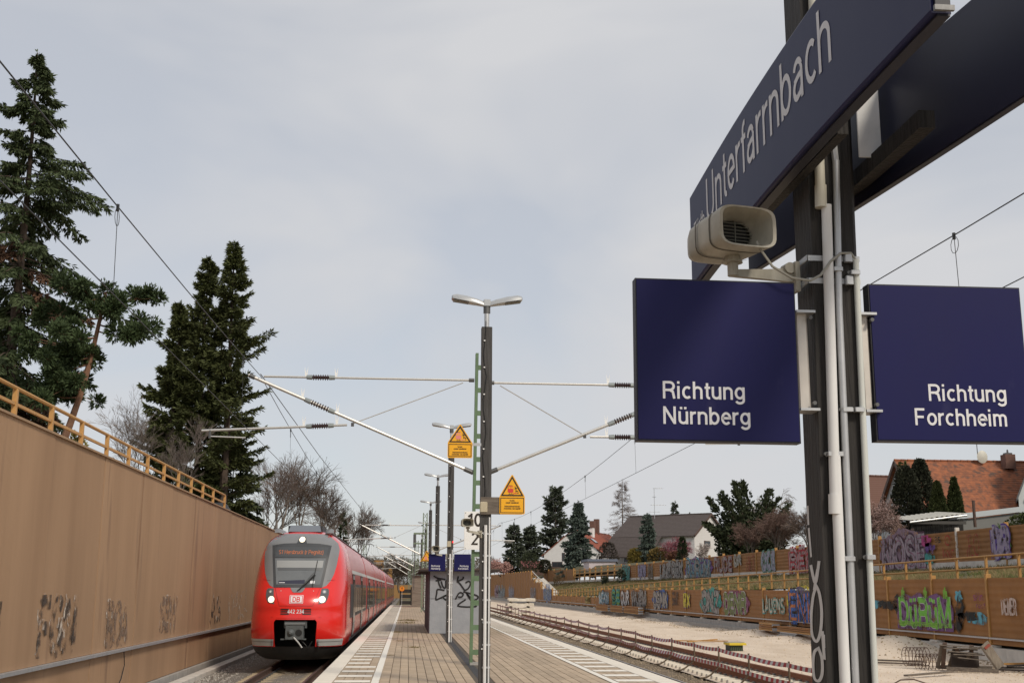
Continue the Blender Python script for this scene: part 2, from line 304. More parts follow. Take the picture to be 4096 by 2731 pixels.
M_navyk = mat('dark_sign_case', (0.016,0.016,0.026), 0.5, var=0.2)
M_letter = mat('white_letter_foil', (0.74,0.74,0.76), 0.5, var=0.05)
M_letterg = mat('grey_white_letter_foil', (0.60,0.60,0.62), 0.5, var=0.06)
M_pvc = mat('white_pvc', (0.72,0.72,0.71), 0.45, var=0.06, vscale=5)
M_pvcc = mat('cream_pvc', (0.52,0.50,0.42), 0.5, var=0.10, vscale=6)
M_spk = mat('loudspeaker_plastic', (0.50,0.475,0.40), 0.55, c2=(0.30,0.28,0.225), vscale=5.0, stretch=(3,1,1))
M_black = mat('black_plastic', (0.010,0.010,0.010), 0.6)
M_yel = mat('yellow_sign', (0.86,0.42,0.01), 0.4, var=0.03)
M_kprint = mat('black_print', (0.025,0.016,0.01), 0.5)
M_rprint = mat('red_print', (0.62,0.05,0.04), 0.5)
M_pprint = mat('faded_pink_print', (0.72,0.24,0.22), 0.5)
M_green = mat('mast_green', (0.115,0.185,0.10), 0.6, var=0.15, vscale=4)
M_greenl = mat('weathered_mast_green', (0.17,0.22,0.15), 0.7, var=0.2, vscale=4)
M_insul = mat('brown_insulator', (0.045,0.022,0.02), 0.25)
M_insm = mat('insulator_cap', (0.27,0.30,0.30), 0.5, 0.3)
M_wire = mat('overhead_wire', (0.035,0.035,0.035), 0.5, 0.4)
M_beige = mat('beige_box', (0.47,0.41,0.29), 0.6, var=0.08)
M_led = mat('red_lamp', (0.8,0.03,0.03), 0.4, emit=(1,0.03,0.03), es=1.2)
M_wht = mat('white_enamel', (0.83,0.83,0.81), 0.45, var=0.03)
M_glassl = mat('lamp_glass', (0.14,0.14,0.12), 0.15)
M_lamp = mat('lamp_housing', (0.50,0.51,0.51), 0.35, 0.5, var=0.08)

# ================================================================== the ground and tracks
def ground_grid(name, xs, ys, zf, m, kind=True, smooth=True):
    mb = MB(); nx = len(xs)
    for y in ys:
        for x in xs: mb.v.append((x, y, zf(x, y)))
    for j in range(len(ys)-1):
        for i in range(nx-1): mb.f.append((j*nx+i, j*nx+i+1, (j+1)*nx+i+1, (j+1)*nx+i))
    o = mb.build(name, m, None, smooth=smooth)
    if kind: struct(o)
    return o
def frange(a, b, s): n = int(round((b-a)/s)); return [a+(b-a)*k/n for k in range(n+1)]
gd = MB(); gd.quad((-700,-120,-1.30),(700,-120,-1.30),(700,1400,-1.30),(-700,1400,-1.30)); struct(gd.build('ground', M_soil))
def nz(x, y, s): return mnoise.noise(Vector((x*s, y*s, 3.1)))
# ballast beds
ground_grid('ballast_bed', [-7.1,-6.0,-5.6,-5.0,-4.2,-3.3,-2.4,-1.7], frange(-20,420,2.0), lambda x,y: (-1.06 if x < -5.4 else -0.975)+0.02*nz(x,y,1.3), M_ballast)
ground_grid('ballast_bed', frange(4.6,9.2,0.25), frange(-20,420,1.0), lambda x,y: -0.985+0.03*nz(x,y,1.2)-(0.02 if 7.6 < x < 8.5 else 0)+(0.05*nz(x,y,0.35) if 7.4 < x < 8.6 else 0)-(0.12*min(1,(x-8.4)/.5) if x > 8.4 else 0), M_ballastb)
# building site: sand with ruts and banks
def sand_z(x, y):
    z = (-0.93 if x > 12.2 else -1.045+.115*max(0,(x-11.5)/.7))+(0.05 if x > 11.8 else .01)*nz(x,y,0.16)+0.025*nz(x,y,0.7)+0.012*nz(x,y,2.2)
    if x > 17.5: z += (0.28 if y > 50 else .28*max(0.1,(y-44)/6) if y > 44 else .028)*min(1,(x-17.5)/2.8)*max(0,nz(x,y,0.22)+0.35)
    b = math.exp(-((x-14.5)/0.8)**2)*0.0
    m1 = math.exp(-(((x-20.0)/1.3)**2+((y-48.0)/3.2)**2)); z += 0.55*m1
    return z+b
ground_grid('sand_ground', frange(9.0,21.4,0.31), frange(-20,130,0.6), sand_z, M_sand)
ground_grid('sand_ground', [9.0,11.8,12.2,14,17,21.4], frange(130,420,5), lambda x,y: -0.93 if x > 12 else -1.04, M_sand)
# stones: loose ballast and pebbles, far too many to count
def stones(name, m, area, n, smin, smax, zf, seed):
    r = random.Random(seed); mb = MB()
    for _ in range(n):
        u = r.random(); y = area[2]+(area[3]-area[2])*u**1.6; x = r.uniform(area[0], area[1]); s_ = r.uniform(smin, smax); z = zf(x, y)
        a = r.uniform(0,6.28); c, s2 = math.cos(a), math.sin(a); q = []
        for (px, py, pz) in ((1,0,-.2),(-.4,.9,-.2),(-.6,-.8,-.2),(.3,.2,.75),(-.5,.1,.6)):
            px *= r.uniform(.6,1.2); py *= r.uniform(.5,1.1); pz *= r.uniform(.6,1.2)
            q.append((x+s_*(px*c-py*s2), y+s_*(px*s2+py*c), z+s_*pz))
        mb.add(q, [(0,1,3),(1,4,3),(1,2,4),(2,0,3),(2,3,4)])
    o = mb.build(name, m); o['label'] = 'loose stones lying over the '+('sandy building site' if 'pebble' in name else ('ballast between the right hand tracks' if area[0] > 0 else 'ballast beside the retaining wall')); o['category'] = 'gravel'
    return stuff(o)
stones('ballast_stones', M_stone, (-6.0,-1.9,28.5,60), 9000, 0.02, 0.05, lambda x,y: -1.0 if x > -5.2 else -1.05, 3)
stones('ballast_stones', M_stoneb, (7.3,8.9,22,90), 9000, 0.02, 0.055, lambda x,y: -1.0 if x < 8.4 else -1.06, 4)
stones('pebbles', mat('sand_pebble', (0.60,0.50,0.38), .95, var=.25), (11.8,21,30,95), 6000, 0.012, 0.04, sand_z, 5)
mk = stones('pebbles', mat('dark_pebble', (0.36,0.28,0.19), 0.95, var=0.35), (18.2,21,32,125), 1500, 0.02, 0.08, sand_z, 15)
mk['label'] = 'dark clods and stones on the bank below the right hand noise wall'

def rail_profile(x, top):   # flat-bottom rail
    z0 = top-0.172
    return [(x-.075,z0),(x+.075,z0),(x+.075,z0+.012),(x+.012,z0+.03),(x+.009,top-.045),(x+.036,top-.035),(x+.036,top-.006),(x+.03,top),(x-.03,top),(x-.036,top-.006),(x-.036,top-.035),(x-.009,top-.045),(x-.012,z0+.03),(x-.075,z0+.012)]
def sleeper_mesh(m):
    mb = MB(); L = 1.3; rr = []
    for x, wt, h in ((-L,.10,.16),(-L+.02,.12,.19),(-.95,.12,.20),(-.6,.11,.20),(-.3,.085,.16),(.3,.085,.16),(.6,.11,.20),(.95,.12,.20),(L-.02,.12,.19),(L,.10,.16)):
        rr.append([(x,-.14,0),(x,.14,0),(x,wt+.01,h-.06),(x,wt-.03,h-.01),(x,0,h),(x,-wt+.03,h-.01),(x,-wt-.01,h-.06)])
    mb.rings(rr); return mb
def track(name, xc, y0, y1, zr, ms, mr, sleepers):
    root = bpy.data.objects.new(name, None); col.objects.link(root); root.location = (xc, 0, zr); root['kind'] = 'structure'
    for s in (-1, 1):
        MB().prism(rail_profile(s*0.7535, 0), 'y', y0, y1).build('rail', mr, root, local=True)
        if mr is M_rail:
            MB().box(s*.7535-.028, s*.7535+.028, y0, y1, 0.0, 0.002).build('rail_head', M_railh, root, local=True)
    src = None; a, b, step = sleepers; n = int((b-a)/step)
    for k in range(min(n, 298)):
        loc = (0, a+k*step, -0.372)
        if src is None: src = sleeper_mesh(ms).build('sleeper', ms, root, local=True, smooth=True, auto=40); src.location = loc
        else: copy_piece(src, 'sleeper', root, loc)
    # rail clips at the near sleepers
    mb = MB()
    for k in range(min(n, 60)):
        for s in (-1, 1):
            for d in (-1, 1): mb.box(s*.7535+d*.11-.04, s*.7535+d*.11+.04, a+k*step-.06, a+k*step+.06, -.17, -.135)
    stuff(mb.build('rail_clips', M_dsteel, root, local=True))
    return root
track('railway_track', -3.32, -20, 400, -0.76, M_sleepo, M_rail, (26.2, 40, 0.6))
track('railway_track', 6.41, -20, 400, -0.76, M_sleepo, M_rail, (18, 24, 0.6))
track('railway_track', 10.48, -20, 400, -0.76, M_sleep, M_railr, (26.0, 200, 0.6))

# ================================================================== platform
PX0, PX1, PY0, PY1 = -1.575, 4.755, -25.0, 119.0
plat = bpy.data.objects.new('platform', None); col.objects.link(plat); plat['kind'] = 'structure'; plat.location = (1.5, 0, -1.0)
MB().box(PX0+.06, PX1-.06, PY0, PY1, -1.25, -0.05).build('platform_wall', M_conc, plat)
MB().box(PX0+.30, PX1-.30, PY0, PY1-.01, -0.047, -0.014).build('paving_bed', M_joint, plat)
PVW = 0.165
def paver_mesh(L):
    mb = MB(); a = PVW/2-.005; b = L/2-.0015; c = .004
    mb.cbox(-a, a, -b, b, -.05, 0.0, c); return mb
pvl = 2.75; cols_near = [(-0.43+PVW*(k+.5)) for k in range(24)]
offs = {round(x,3): rnd.uniform(-.5,.5)*pvl for x in cols_near}
src = None; cnt = 0; rows = [16.4+pvl*k for k in range(13)]
CH = (1.30, 1.47)     # drain channel in the middle
for j, y in enumerate(rows):
    for i, x in enumerate(cols_near):
        if y < 18.2 and (x < -1 or x > 4): continue
        if CH[0] < x < CH[1]: continue
        if cnt >= 299: break
        loc = (x-1.5, y+pvl/2+offs[round(x,3)], 1.0+rnd.uniform(-.003,.002))
        if src is None: src = paver_mesh(pvl).build('paver', M_paver, plat, local=True); src.location = loc
        else: copy_piece(src, 'paver', plat, loc)
        cnt += 1
last_y = rows[-1]+pvl
mb = MB()
def far_pavers(x_list, ya, yb, L, dz=0.0):
    r = random.Random(5)
    for x in x_list:
        of = offs.get(round(x,3), 0.0); y = ya+(of if ya > 0 else 0); ye = yb+(of if 0 < yb < 100 else 0)
        while y < ye-.05:
            l = min(L, ye-y); z = r.uniform(-.004,.0)+dz; mb.box(x-PVW/2+.005, x+PVW/2-.005, y+.0015, y+l-.0015, -.05, z); y += l
y_a = rows[-1]+pvl
far_pavers([x for x in cols_near if not CH[0] < x < CH[1]], y_a, PY1, pvl)
far_pavers([x for x in cols_near if not CH[0] < x < CH[1]], PY0, rows[0], pvl)
far_pavers([-1.24+PVW*(k+.5) for k in range(5)], PY0, PY1, pvl, -.001)
far_pavers([3.53+PVW*(k+.5) for k in range(5)], PY0, PY1, pvl, -.001)
o = stuff(mb.build('paver_field', mat('brown_paver_field', (0.49,0.385,0.275), 0.85, c2=(0.34,0.255,0.175), wear=((0.25,0.185,0.125),.64,1.3), vscale=1.6, bump=0.2, bscale=40, detail=8), plat)); o['label'] = 'brown platform paving strips beyond the nearest ones'
# remove the nearest objects of the last half-filled row from overlapping: handled by y_a
MB().box(CH[0]+.01, CH[1]-.01, PY0, PY1, -.05, -.012).build('drain_channel', mat('drain_grating', (0.055,0.052,0.055), 0.7, 0.3, wave=('Y',14,0.01), bump=0.5), plat)
src = None
for k in range(72*2):
    y = PY0+k*1.0
    if y > PY1-1.0: break
    for s, (xa, xb) in enumerate(((PX0, -1.245), (4.375, PX1))):
        loc = ((xa+xb)/2-1.5, y+.5, 1.0+.004)
        if src is None:
            src = MB().cbox(-.164,.164,-.497,.497,-.14,0,.008).build('coping_slab', M_coping, plat, local=True); src.location = loc
        else:
            o = copy_piece(src, 'coping_slab', plat, loc); o.scale.x = (xb-xa)/.33
# painted markings
for k in range(-6, 76):
    y = 21.4+1.28*k-.25
    if y > PY1-1: break
    for (xa, xb) in ((-1.215,-0.60),(3.70,4.345)):
        if xa < 0 and k in (4, 5): xb -= .16
        MB().box(xa, xb, y, y+.44, .002, .0065).build('painted_stripe', M_white, plat)
for xa, xb in ((-0.575,-0.445),(3.545,3.665)):
    for y0 in range(-25, 119, 6): MB().box(xa, xb, y0, min(y0+5.985, 119), .0035, .0085).build('painted_line', M_white, plat)
# weeds and moss on the paving
r = random.Random(2); mb = MB()
for (x, y, s_) in ((0.26,33.4,.8),(-.17,37.5,.6),(-.3,45,.8),(0.02,57,1.5),(.3,61,1.3),(-.28,61.5,.9),(.05,62.5,1.2),(-.36,29.5,.4)):
    for _ in range(70):
        a_ = r.uniform(0,6.28); l = r.uniform(.03,.12)*s_; q = (x+r.gauss(0,.13)*s_, y+r.gauss(0,.16)*s_, .004); mb.add([q, (q[0]+.02*s_,q[1]+.01,.004), (q[0]+math.cos(a_)*l, q[1]+math.sin(a_)*l, r.uniform(.02,.07)*s_)], [(0,1,2)])
o = stuff(mb.build('weeds', mat('dry_moss', (0.17,0.13,0.055), 0.95, var=0.3))); o['label'] = 'dry moss and weeds in patches on the platform paving'; o['category'] = 'weeds'

# ================================================================== left retaining wall
WX = -6.6
lw = thing('retaining_wall', 'tall ribbed ochre concrete retaining wall with steel strip left of the train', 'wall', (WX-.3, 40, -1.1))
joints = [-3.8+3.8*k+3.6 for k in range(0, 70)]
for k, y in enumerate(joints[:-1]):
    y1 = joints[k+1]; pf = 0.006*((k*7) % 3)
    MB().box(WX-.30, WX+pf, y+.012, y1-.012, 0.20, 4.345).build('wall_panel', M_rib, lw)
    MB().box(WX-.30, WX-.02+pf, y+.012, y1-.012, -.80, 0.125).build('lower_panel', M_rib, lw)
MB().box(WX-.27, WX-.03, joints[0], joints[-1], -1.2, 4.32).build('wall_core', mat('wall_joint', (0.10,0.06,0.035), 0.95), lw)
MB().box(WX-.33, WX+.05, joints[0], joints[-1], 4.345, 4.385).build('wall_cap', mat('wall_cap_concrete', (0.36,0.235,0.14), .85, var=.1), lw)
for k in range(0, 66):
    MB().box(WX+.004, WX+.10, -.2+3.8*k+.006, -.2+3.8*(k+1)-.006, .13, .195).build('steel_strip', M_zinc, lw)
MB().box(WX-.1, WX+.09, joints[0], joints[-1], -1.3, -.815).build('plinth', M_conc, lw)
MB().path([(WX+.04,29.2,.15),(WX+.05,29.3,-.2),(WX+.04,29.1,-.5),(WX+.06,28.5,-.72),(WX+.09,27.5,-.83)], .012).build('hanging_cable', M_black, lw)
# wall-mounted weep pipes and scrubbed graffiti
gm1 = worn('scrubbed_black_paint', (0.07,0.05,0.038), 0.555, 4.2, soft=.1); gm2 = worn('scrubbed_white_paint', (0.58,0.50,0.42), 0.60, 5.0); gm3 = worn('faint_grey_paint', (0.22,0.15,0.105), 0.52, 5.0, soft=.12)
def wall_graff(text, y0, y1, z0, z1, m, wgt, xs=None, xoff=0.02, shadow=None):
    st, wd = text_strokes(text, 1.0); sx = (y1-y0)/wd; sz = (z1-z0)
    S = [[(p[0]*sx, p[1]*sz) for p in q] for q in st]; mb = MB()
    put_strokes(mb, S, wgt, (WX+.012+xoff*0, y0, z0), (0,1,0), (0,0,1), (1,0,0), off=.006)
    mb.build('graffiti', m, lw)
    if shadow:
        mb = MB(); put_strokes(mb, S, wgt*.75, (WX+.012, y0-.12, z0+.07), (0,1,0), (0,0,1), (1,0,0), off=.003); mb.build('graffiti', shadow, lw)
wall_graff('FGN', 22.5, 25.0, .32, 1.38, gm1, .13, shadow=gm2)
wall_graff('ROA', 27.5, 29.5, .26, 1.24, gm3, .12, shadow=gm2)
wall_graff('SEW', 33.2, 35.6, .44, 1.28, gm3, .13, shadow=gm2)
wall_graff('AS', 41.6, 43.9, .40, 1.28, gm1, .11, shadow=gm2)
wall_graff('WINEA', 45.6, 51.0, .40, 1.45, gm2, .10)
wall_graff('I', 20.2, 20.5, .25, 1.35, gm1, .07, shadow=gm2)
# railing on the wall
rl = thing('wall_railing', 'ochre painted two-bar steel railing on top of the retaining wall', 'railing', (WX-.12, 30, 4.385))
for k in range(-10, 12):
    y = 20.57+2.112*k+(0.5 if k == 11 else 0)
    MB().cbox(WX-.16, WX-.08, y-.045, y+.045, 4.385, 4.885, .006).build('post', M_ochre, rl)
yE = 20.57+2.112*11+.5
MB().path([(WX-.12,-1,4.90),(WX-.12,yE+.05,4.90)], .036, 8).build('top_rail', M_ochre, rl)
MB().box(WX-.145, WX-.095, -1, yE, 4.60, 4.65).build('middle_rail', M_ochre, rl)
# cable trough along the wall foot
ct = bpy.data.objects.new('cable_trough', None); col.objects.link(ct); ct['kind'] = 'structure'; ct.location = (-6.2,40,-1.0)
srcp = None
for k in range(90):
    loc = (0, 20+k*1.0-40, 0.0)
    if srcp is None: srcp = MB().cbox(-.16,.16,-.494,.494,-.2,.07,.01).build('trough_lid', M_concl, ct, local=True); srcp.location = loc
    else: copy_piece(srcp, 'trough_lid', ct, loc)
# terrain above the wall
def lz(x, y): return 4.15+0.35*min(1,(-x-7)/6)+0.2*nz(x,y,0.12)
ground_grid('embankment', [-160,-80,-40,-25,-18,-14,-11,-9,-7.6,-6.9], frange(-20,270,10), lambda x,y: lz(x,y) if x < -7 else 4.2, M_lawn)
# ================================================================== right-hand noise walls
RX = 21.0
def paint_poly(name, pts, m, parent, O, U, V, Nn, off):
    mb = MB(); put2d(mb, [pts], O, U, V, Vector(Nn)*off); return mb.build(name, m, parent)
def blob(cx, cy, rx, ry, r, n=22, rough=0.16):
    return [(cx+rx*(1+r.uniform(-rough,rough))*math.cos(6.283*k/n), cy+ry*(1+r.uniform(-rough,rough))*math.sin(6.283*k/n)) for k in range(n)]
GC = {}
def gcol(c):
    k = tuple(round(x,3) for x in c)
    if k not in GC: GC[k] = worn('spray_%d' % len(GC), tuple(x*.82 for x in c), .425, 3.4, .75, .10)
    return GC[k]
def piece(parent, text, x, y_left, y_right, z0, z1, layers, back=None, seed=1, hi=None, slant=0.0):
    cuts = text not in ('DüRüM','NOSE','DR','RUDE','LAUENS','DENER','DENR','ONZ','DENK','OUR')
    """spray-painted lettering on a wall facing -X: drawn from the far (left) end towards the near (right) end.
    layers: (colour, stroke half width, offset step)"""
    r = random.Random(seed); st, wd = text_strokes(text, 1.0, 0.02); L = y_left-y_right
    sx = L/wd; sz = z1-z0
    S = []
    for q in st:
        jx, jz = r.uniform(-.03,.03), r.uniform(-.04,.04)
        S.append([((p[0]*sx)+jx*sx+slant*p[1], p[1]*sz+jz*sz) for p in q])
    O = (x, y_left, z0); U = (0,-1,0); V = (0,0,1); Nn = (-1,0,0)
    if back:
        for i, c in enumerate(back):
            g = [(0.06-.02*i)*L, 0]; e = .14-.1*i
            paint_poly('graffiti', [(p[0], max(-.02*sz, p[1])) for p in blob(L/2, sz*.52, L*(.60-.07*i), sz*(.70-.08*i), r, 26)], gcol(c), parent, O, U, V, Nn, .012+.003*i)
    if L > 2.5:      # drips and overlapping cuts across the letters
        dr = []
        for _ in range(int(L*2)): xx = r.uniform(0,L); zz = r.uniform(.0,.25)*sz; dr.append([(xx,zz),(xx+.01,zz-r.uniform(.05,.22))])
        mb = MB(); put_strokes(mb, dr, .018, O, U, V, Nn, off=.018); mb.build('graffiti', gcol(layers[0][0]), parent)
        dr = []
        for _ in range(int(L*1.6) if cuts else 0): xx = r.uniform(.05,.95)*L; zz = r.uniform(.1,.9)*sz; a_ = r.uniform(-.5,.5); dr.append([(xx,zz),(xx+a_*.5,zz+r.uniform(-.5,.5)*sz*.5),(xx+a_,zz+r.uniform(-.4,.4)*sz)])
        mb = MB(); put_strokes(mb, dr, .045, O, U, V, Nn, off=.046, step=.0006); mb.v and mb.build('graffiti', gcol(layers[0][0] if len(layers) > 1 else (.05,.04,.04)), parent)
    for i, (c, hw, *k) in enumerate(layers):
        mb = MB(); put_strokes(mb, S, hw, O, U, V, Nn, off=.020+.006*i, step=.0006); mb.build('graffiti', gcol(c), parent)

lo = thing('noise_wall', 'lower brown plank noise wall covered in graffiti beyond the building site', 'wall', (RX, 60, -0.9))
def lower_top(y): return 2.03 if y < 58 else (1.575 if y < 131.3 else (0.72 if y < 173.8 else (1.61 if y < 187 else (2.6 if y < 198.3 else (3.12 if y < 203.8 else 4.55+(y-204)*.0042)))))
posts = [37.7,42.2,46.8,51.3,55.8,60.3]+[65+4.95*k for k in range(49)]
posts = [28.6,33.1]+posts
for a, b in zip(posts, posts[1:]):
    t = lower_top((a+b)/2)
    if t > 3 :
        n = 2
    MB().box(RX+.02, RX+.13, a+.07, b-.07, -.06, t).build('panel', M_board, lo)
    MB().box(RX+.02, RX+.13, a+.07, b-.07, -.31, -.125).build('base_board', M_board, lo)
    MB().box(RX-.06, RX+.10, a+.02, b-.02, -.122, -.063).build('steel_strip', M_zinc, lo)
for y in posts:
    t = max(lower_top(y-1), lower_top(y+1))
    MB().cbox(RX-.03, RX+.18, y-.065, y+.065, -.36, t+.14, .01).build('post', M_ochre2, lo)
    MB().cbox(RX-.10, RX+.25, y-.30, y+.30, -.42, -.335, .01).build('footing', M_concl, lo)
k = 26.0
while k < 305:
    MB().box(RX-.07+.003*((int(k)) % 2), RX+.3, k+.008, k+4.992, -1.3, -.42).build('foundation', M_concl if k < 58 else M_conc, lo); k += 5.0
for k2 in range(13):   # small step of the footing along the far part
    MB().box(RX-.42, RX-.075, 62+5*k2+.01, 67+5*k2-.01, -1.2, -.70).build('kerb_beam', M_conc, lo)
XG = RX-.035
grey = (0.36,0.34,0.32); teal = (0.06,0.36,0.33); blue = (0.05,0.13,0.42); blk = (0.012,0.012,0.012); wht = (0.75,0.75,0.74); grn = (0.16,0.46,0.05); pur = (0.20,0.09,0.24); yel = (0.66,0.56,0.05)
# the bright green piece right of the sign post
r0 = random.Random(4)
for (yy, zz, ry, rz, c) in ((51.3,.95,1.0,.20,blk),(50.2,1.0,.45,.42,blk),(44.4,.80,.35,.50,blk),(43.6,.66,.8,.17,blk),(44.6,.3,.25,.3,blk),(52.5,.98,.55,.18,(0.12,0.42,0.55)),(43.0,.55,.85,.24,(0.12,0.42,0.55)),(44.4,1.35,.3,.22,(0.12,0.42,0.55))):
    paint_poly('graffiti', blob(0,0,ry,rz,r0,20,.3), gcol(c), lo, (XG,yy,zz), (0,-1,0), (0,0,1), (-1,0,0), .010 if c == blk else .006)
paint_poly('graffiti', [(0,-.02),(.1,1.2),(.9,1.45),(1.6,1.3),(2.3,1.5),(3.0,1.3),(4.0,1.45),(5.0,1.2),(5.4,.9),(5.3,0)], gcol(pur), lo, (XG,50.3,0.02), (0,-1,0), (0,0,1), (-1,0,0), .014)
piece(lo, 'DüRüM', XG, 50.0, 45.1, 0.12, 1.30, [(wht,.135),((0.20,0.58,0.07),.108)], seed=3)
for k in range(3):
    mb = MB(); put_strokes(mb, [[(0,0),(4.9,0)]], .018, (XG,50.1,.18+.06*k), (0,-1,0), (0,0,1), (-1,0,0), off=.045+.001*k); mb.build('graffiti', gcol((0.30,0.60,0.08)), lo)
for yy in (49.6,47.4,45.6):
    mb = MB(); put_strokes(mb, [[(0,0),(.04,.35)],[(.15,0),(.15,.45)],[(.3,0),(.25,.3)]], .05, (XG,yy,1.26), (0,-1,0), (0,0,1), (-1,0,0), off=.048); mb.build('graffiti', gcol((0.20,0.55,0.05)), lo)
piece(lo, 'DENER', XG, 41.1, 40.05, .75, 1.32, [((0.62,0.50,0.44),.045)], seed=9)
piece(lo, 'skin', XG, 43.2, 42.4, 1.22, 1.5, [((0.30,0.06,0.20),.02)], seed=10); piece(lo, 'rest', XG, 43.0, 42.3, .95, 1.15, [((0.28,0.06,0.16),.02)], seed=11)
# the far row of pieces
piece(lo, 'ENK', XG, 64.8, 60.6, -.05, 1.45, [(blk,.36),((0.06,0.16,0.50),.27),((0.62,0.22,0.07),.08)], back=[yel,(0.12,0.10,0.20)], seed=21)
piece(lo, 'LAUENS', XG, 69.9, 65.8, .30, 1.10, [((0.14,0.45,0.42),.13),((0.72,0.62,0.50),.06)], seed=22)
piece(lo, 'DENR', XG, 78.6, 73.4, .10, 1.35, [(wht,.24),((0.20,0.24,0.08),.19)], back=[(0.26,0.07,0.16)], seed=23)
piece(lo, 'ONZ', XG, 84.6, 79.8, .10, 1.40, [(blk,.30),(grey,.23)], back=[teal], seed=24)
piece(lo, 'EX', XG, 90.3, 88.2, .35, 1.25, [(pur,.24),(yel,.17)], seed=25)
piece(lo, 'SOUR', XG, 94.4, 92.2, .35, 1.42, [((0.06,0.04,0.03),.08)], seed=26)
piece(lo, 'DENK', XG, 101.5, 96.0, .12, 1.35, [(blk,.30),(grey,.22)], back=[blue], seed=27)
piece(lo, 'WUEM', XG, 111.6, 104.6, .12, 1.42, [(blk,.36),(grey,.28)], seed=28)
piece(lo, 'OUR', XG, 117.2, 112.9, .15, 1.36, [(blk,.28),(wht,.19)], seed=29)
piece(lo, 'SE', XG, 122.6, 117.7, .15, 1.42, [(blk,.40),(teal,.33),((0.22,0.38,0.08),.10)], seed=30)
piece(lo, 'MEKM', XG, 130.6, 124.4, .12, 1.25, [(blk,.34),((0.20,0.42,0.55),.26),(wht,.08)], seed=31)
piece(lo, 'OS', XG, 141, 137, .15, .62, [((0.35,0.28,0.08),.22)], seed=32)
piece(lo, 'HERI', XG, 184, 175, .05, 1.55, [((0.16,0.26,0.50),.9),((0.30,0.32,0.34),.30)], seed=33)
piece(lo, 'EAR', XG, 204, 196, .1, 1.6, [((0.34,0.34,0.38),.30)], seed=34)
piece(lo, 'WAV', XG, 248, 236, .1, 1.7, [((0.36,0.36,0.42),.7)], seed=35)
piece(lo, 'OLEM', XG, 276, 258, .1, 1.7, [((0.30,0.34,0.36),.9)], seed=36); piece(lo, 'NO', XG, 288, 278, .1, 1.7, [((0.42,0.30,0.36),1.1)], seed=37)

# slope, railing, stairs
def rtop(y): return 2.9-.0105*(y-42)
def slope_z(x, y):
    zb = min(rtop(y)-.98, 4.0); zb = zb if y < 190 else zb+(y-190)*.03
    t = min(1,max(0,(x-22.4)/5.4)); z = zb+(2.62-zb)*(t**.85)
    return z+(.06*nz(x,y,.9)+.05*nz(x,y,2.7))*min(1,t*4)
ground_grid('grass_slope', [21.2,21.9,22.4]+frange(22.9,27.8,.45)+[28.1], frange(24,260,1.2), slope_z, M_lawn)
ground_grid('garden_ground', [28.15,30,34,40,60,100,200], frange(20,420,20), lambda x,y: 4.0 if x < 29 else 4.5+min(1.5,max(0,(y-90)*.008)), M_lawn)
def grass_tufts(name, n, seed, m, zf, x0, x1, y0, y1, hmin, hmax, label):
    r = random.Random(seed); mb = MB()
    for _ in range(n):
        x = r.uniform(x0, x1); y = y0+(y1-y0)*r.random()**1.5; z = zf(x,y)-.02
        if mnoise.noise(Vector((x*.5,y*.25,seed))) < -.18: continue
        h = r.uniform(hmin,hmax); sz = 1+.012*max(0, y-40)
        for _k in range(3):
            a = r.uniform(0,6.28); d = r.uniform(.02,.10)*sz; wd = .018*sz
            mb.add([(x+math.cos(a)*d*.3-wd,y,z),(x+math.cos(a)*d*.3+wd,y,z),(x+math.cos(a)*(d+h*.6),y+math.sin(a)*d,z+h*r.uniform(.5,1))], [(0,1,2)])
    o = stuff(mb.build(name, m)); o['label'] = label; o['category'] = 'grass'; return o
grass_tufts('grass', 9000, 61, mat('green_grass', (0.085,0.11,0.03), 0.9, var=0.3, vscale=0.6), slope_z, 22.3, 27.9, 34, 210, .10, .30, 'short green grass on the slope between the noise walls')
grass_tufts('dry_grass', 17000, 62, mat('straw_grass', (0.22,0.165,0.08), 0.9, var=0.3, vscale=0.6), slope_z, 22.3, 27.9, 34, 210, .10, .34, 'dry straw-coloured grass on the slope between the noise walls')
rr = thing('slope_railing', 'long ochre steel railing along the foot of the grass slope', 'railing', (22.2, 100, 1.0))
y = 27.0
while y < 182:
    MB().box(22.155, 22.245, y-.045, y+.045, rtop(y)-1.25, rtop(y)-.02).build('post', M_ochre2, rr); y += 2.5
for dz in (0, -.46):
    MB().path([(22.2,26,rtop(26)+dz),(22.2,182,rtop(182)+dz)], .04, 6).build('rail', M_ochre2, rr)
stz = lambda y: .45+(y-180)*.115
sr = thing('concrete_stairs', 'pale concrete stair flight with handrail behind the stepped wall', 'stairs', (23, 190, .5))
n = 18
for k in range(n):
    y = 180+k*1.42; MB().box(21.4, 23.4, y, y+1.42, stz(y)-.6, stz(y)+.16).build('step', M_concl, sr)
for xx in (21.45,):
    for k in range(6): y = 181+k*4.8; MB().box(xx-.05, xx+.05, y-.06, y+.06, stz(y)-.1, stz(y)+1.1).build('post', M_ochre2, sr)
    MB().path([(xx,179.5,stz(179.5)+1.15),(xx,206,stz(206)+1.15)], .07, 6).build('handrail', M_concl, sr)
    MB().path([(xx,179.5,stz(179.5)+.65),(xx,206,stz(206)+.65)], .045, 6).build('handrail', M_ochre2, sr)
